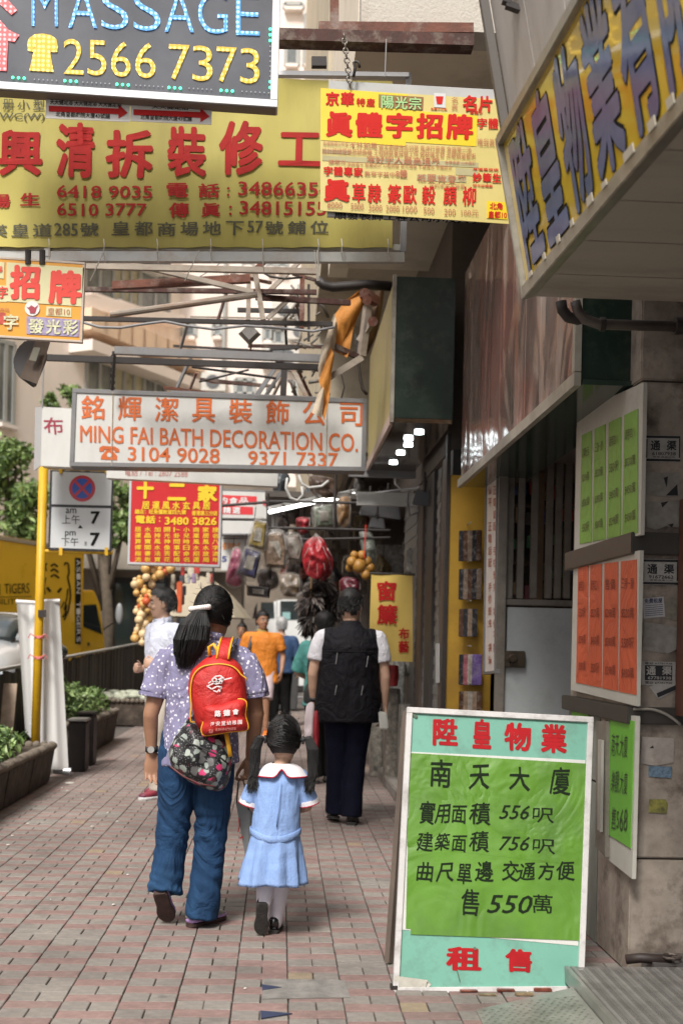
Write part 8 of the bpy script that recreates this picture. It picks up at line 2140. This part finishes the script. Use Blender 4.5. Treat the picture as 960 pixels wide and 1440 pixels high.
# woman in teal, mostly hidden by him
teal = M('blouse_teal', (.1, .36, .33), .7, .15, 8, folds=(7, .03, (1, 1, .7))); blkt = M('trousers_black', (.012, .012, .012), .8, spec=.12)
tw, _ = adult('woman in a teal top and black trousers, mostly hidden behind the man in the vest', (451, 1102), 0, 1.64, skinA, teal, .72, blkt,
    [((-.06, .03, .46), (-.05, .0, .09)), ((.07, .1, .46), (.06, .1, .09))], [((-.05, -.04, 0), (-.07, .19, 0), Z3), ((.06, .06, 0), (.07, .28, 0), Z3)],
    [((-.24, .06, 1.04), (-.16, .2, .98), (.3, 1, 0), (0, 0, 1), (1, 0, 0), .9), ((.22, .06, 1.04), (.16, .2, .95), (-.3, 1, 0), (0, 0, 1), (-1, 0, 0), .9)],
    hairm, vox=.013, sleeve=.8, shoes=(M('shoe_silver', (.4, .38, .34), .3, metal=.4), bsole), seed=5, face=False, grow=1.16)
hb = thing('handbag', 'dark grey handbag at the teal woman\'s left side', 'bag', tuple(PY(436, 990, 11.0)))
pillow(smooth_outline([PY(u, v, 11.0) for u, v in ((431, 962), (441, 960), (444, 975), (441, 990), (428, 988), (427, 974))]), .1, crump=.02).build('bag_body', M('handbag_grey', (.05, .055, .055), .5), hb, smooth=True)
strap(hb, [PY(434, 962, 11.0), PY(433, 935, 11.02), PY(438, 900, 11.1)], .02, M('handbag_grey', (.05, .055, .055)), up=Vector((1, 0, 0)))
# man in the white shirt looking left
shirtw = M('shirt_pale_blue', (.6, .63, .74), .7, .06, 12, folds=(8, .03, (1, 1, .7))); beige = M('trousers_beige', (.5, .45, .38), .8, .1, 8)
rm = PZ(226, 1120)
wm, Mw = adult('grey haired man in a pale blue short sleeved shirt looking to the left', (226, 1120), R(128), 1.78, skinA, shirtw, .80, beige,
    [((-.08, .12, .47), (-.08, .06, .09)), ((.08, -.02, .46), (.09, -.12, .1))], [((-.08, .0, 0), (-.1, .25, 0), Z3), ((.09, -.17, .02), (.11, .07, 0), Z3)],
    [((-.225, -.02, 1.02), (-.12, .14, 1.0), (.7, .5, .2), (0, 0, 1), (.3, -1, 0), 1.1), ((.235, -.06, 1.0), (.17, .09, .97), (-.4, 1, .1), (0, 0, 1), (-1, -.3, 0), 1.1)],
    hairg, vox=.012, sleeve=.62, wid=1.0, yaw=R(-32), pitch=R(0), shoes=(M('trainer_navy', (.02, .025, .06), .5, col2=(.35, .03, .04), scale=9), M('trainer_sole_white', (.6, .6, .6), .6)), seed=7)
mb = MB(); wm.loft(mb, [(0, .0, 1.325), (0, .012, 1.372)], [(.074, .07), (.066, .068)], 18, side=(1, 0, 0), rnd_=False); mb.build('collar', shirtw, wm.t, smooth=True)
for sx in (-1, 1):
    mb = MB(); mb.add([wm.W(p) for p in ((sx * .012, .088, 1.33), (sx * .06, .05, 1.375), (sx * .085, .06, 1.33), (sx * .05, .1, 1.29))], [(0, 1, 2, 3)]); mb.add([wm.W(p) for p in ((sx * .012, .084, 1.33), (sx * .06, .046, 1.375), (sx * .085, .056, 1.33), (sx * .05, .096, 1.29))], [(3, 2, 1, 0)]); mb.build('collar_point', shirtw, wm.t)
mb = MB(); mb.tube([wm.W((0, .135, z)) for z in (.85, 1.0, 1.15, 1.28)], .004, 5); mb.build('placket', shirtw, wm.t)
# man in orange coming towards the camera
orm = M('polo_orange', (.6, .19, .015), .7, .12, 8, folds=(7, .03, (1, 1, .7))); shp = M('shorts_pink_white', (.6, .48, .5), .75, .1, 9)
ro = PZ(366, 1035)
om_, Mo = adult('man in an orange polo shirt and pale shorts walking towards the camera', (366, 1035), R(172), 1.78, skinB, orm, .68, shp,
    [((-.08, .12, .46), (-.08, .1, .1)), ((.08, -.02, .46), (.09, -.12, .12))], [((-.08, .04, 0), (-.11, .29, 0), Z3), ((.09, -.18, .04), (.11, .06, 0), Z3)],
    [((-.27, -.02, 1.02), (-.27, .1, .83), (0, .3, -1), (.2, 1, 0), (1, 0, 0), .6), ((.26, 0, 1.02), (.25, .1, .83), (0, .3, -1), (-.2, 1, 0), (-1, 0, 0), .6)],
    hairm, vox=.014, sleeve=.55, wid=1.22, yaw=R(32), shoes=(M('shoe_orange', (.75, .18, .02), .5), M('trainer_sole_white', (.6, .6, .6))), seed=9, shorts=.95)
mb = MB(); om_.loft(mb, [(0, .0, 1.325), (0, .012, 1.368)], [(.078, .073), (.07, .07)], 18, side=(1, 0, 0), rnd_=False); mb.build('collar', M('collar_olive', (.3, .22, .06), .7), om_.t, smooth=True)
strap(om_.t, [om_.W(p) for p in ((.13, -.05, 1.31), (.12, .08, 1.27), (.15, .14, 1.1), (.19, .13, .95))], .05, blk, up=Vector((1, 0, 0)), name='bag_strap', t_=.01)
# older man in blue further back
bl_ = M('shirt_deep_blue', (.03, .07, .16), .75, .2, 8)
ob_, _ = adult('white haired man in a deep blue shirt and dark trousers beyond the man in orange', (393, 1022), 0, 1.74, skinA, bl_, .78, blkt,
    [((-.08, .05, .46), (-.09, .0, .09)), ((.08, .08, .46), (.08, .1, .09))], [((-.08, -.04, 0), (-.1, .2, 0), Z3), ((.08, .06, 0), (.09, .3, 0), Z3)],
    [((-.25, .0, 1.02), (-.25, .08, .83), (0, .3, -1), (.2, 1, 0), (1, 0, 0), .6), ((.25, 0, 1.02), (.25, .08, .83), (0, .3, -1), (-.2, 1, 0), (-1, 0, 0), .6)],
    hairw, vox=.018, sleeve=.8, wid=1.1, shoes=(bshoe, bsole), seed=11, face=False)
nb_, _ = adult('person in navy blue half hidden between the woman and the man in orange', (338, 1010), R(170), 1.66, skinB, M('jacket_navy', (.03, .04, .12), .75), .74, blkt,
    [((-.08, .05, .46), (-.09, .0, .09)), ((.08, .08, .46), (.08, .1, .09))], [((-.08, -.04, 0), (-.1, .2, 0), Z3), ((.08, .06, 0), (.09, .3, 0), Z3)],
    [((-.25, .0, 1.02), (-.25, .08, .83), (0, .3, -1), (.2, 1, 0), (1, 0, 0), .6), ((.25, 0, 1.02), (.25, .08, .83), (0, .3, -1), (-.2, 1, 0), (-1, 0, 0), .6)],
    hairm, vox=.018, sleeve=.8, shoes=(bshoe, bsole), seed=12)
# wheeled grey bin behind them and street railing
gbn = thing('wheelie_bin', 'dark grey bin standing on the pavement to the right of the man in blue', 'bin', tuple(PZ(403, 1000)))
p = PZ(403, 1000); MB().hexa([(p.x - .2, p.y, 0.02), (p.x + .2, p.y, 0.02), (p.x + .2, p.y + .5, 0.02), (p.x - .2, p.y + .5, 0.02)], [(p.x - .24, p.y - .03, 1.0), (p.x + .24, p.y - .03, 1.0), (p.x + .24, p.y + .55, 1.0), (p.x - .24, p.y + .55, 1.0)]).build('body', M('bin_grey', (.06, .06, .06), .5, .3, 5), gbn, bevel=.02)
MB().box(p.x - .26, p.x + .26, p.y - .05, p.y + .57, 1.005, 1.05).build('lid', M('bin_grey', (.06, .06, .06)), gbn, bevel=.015)
rl2 = thing('street_railing', 'grey pedestrian railing in front of the white van at the end of the street', 'railing', (0, 27, 0))
for i in range(16):
    x = -.3 + i * .14; MB().cyl((x, 27, 0), (x, 27, 1.0), .012, n=6).build('bar', greyst, rl2)
for z in (.12, .98): MB().cyl((-.32, 27, z), (1.9, 27, z), .022, n=8).build('rail', greyst, rl2)
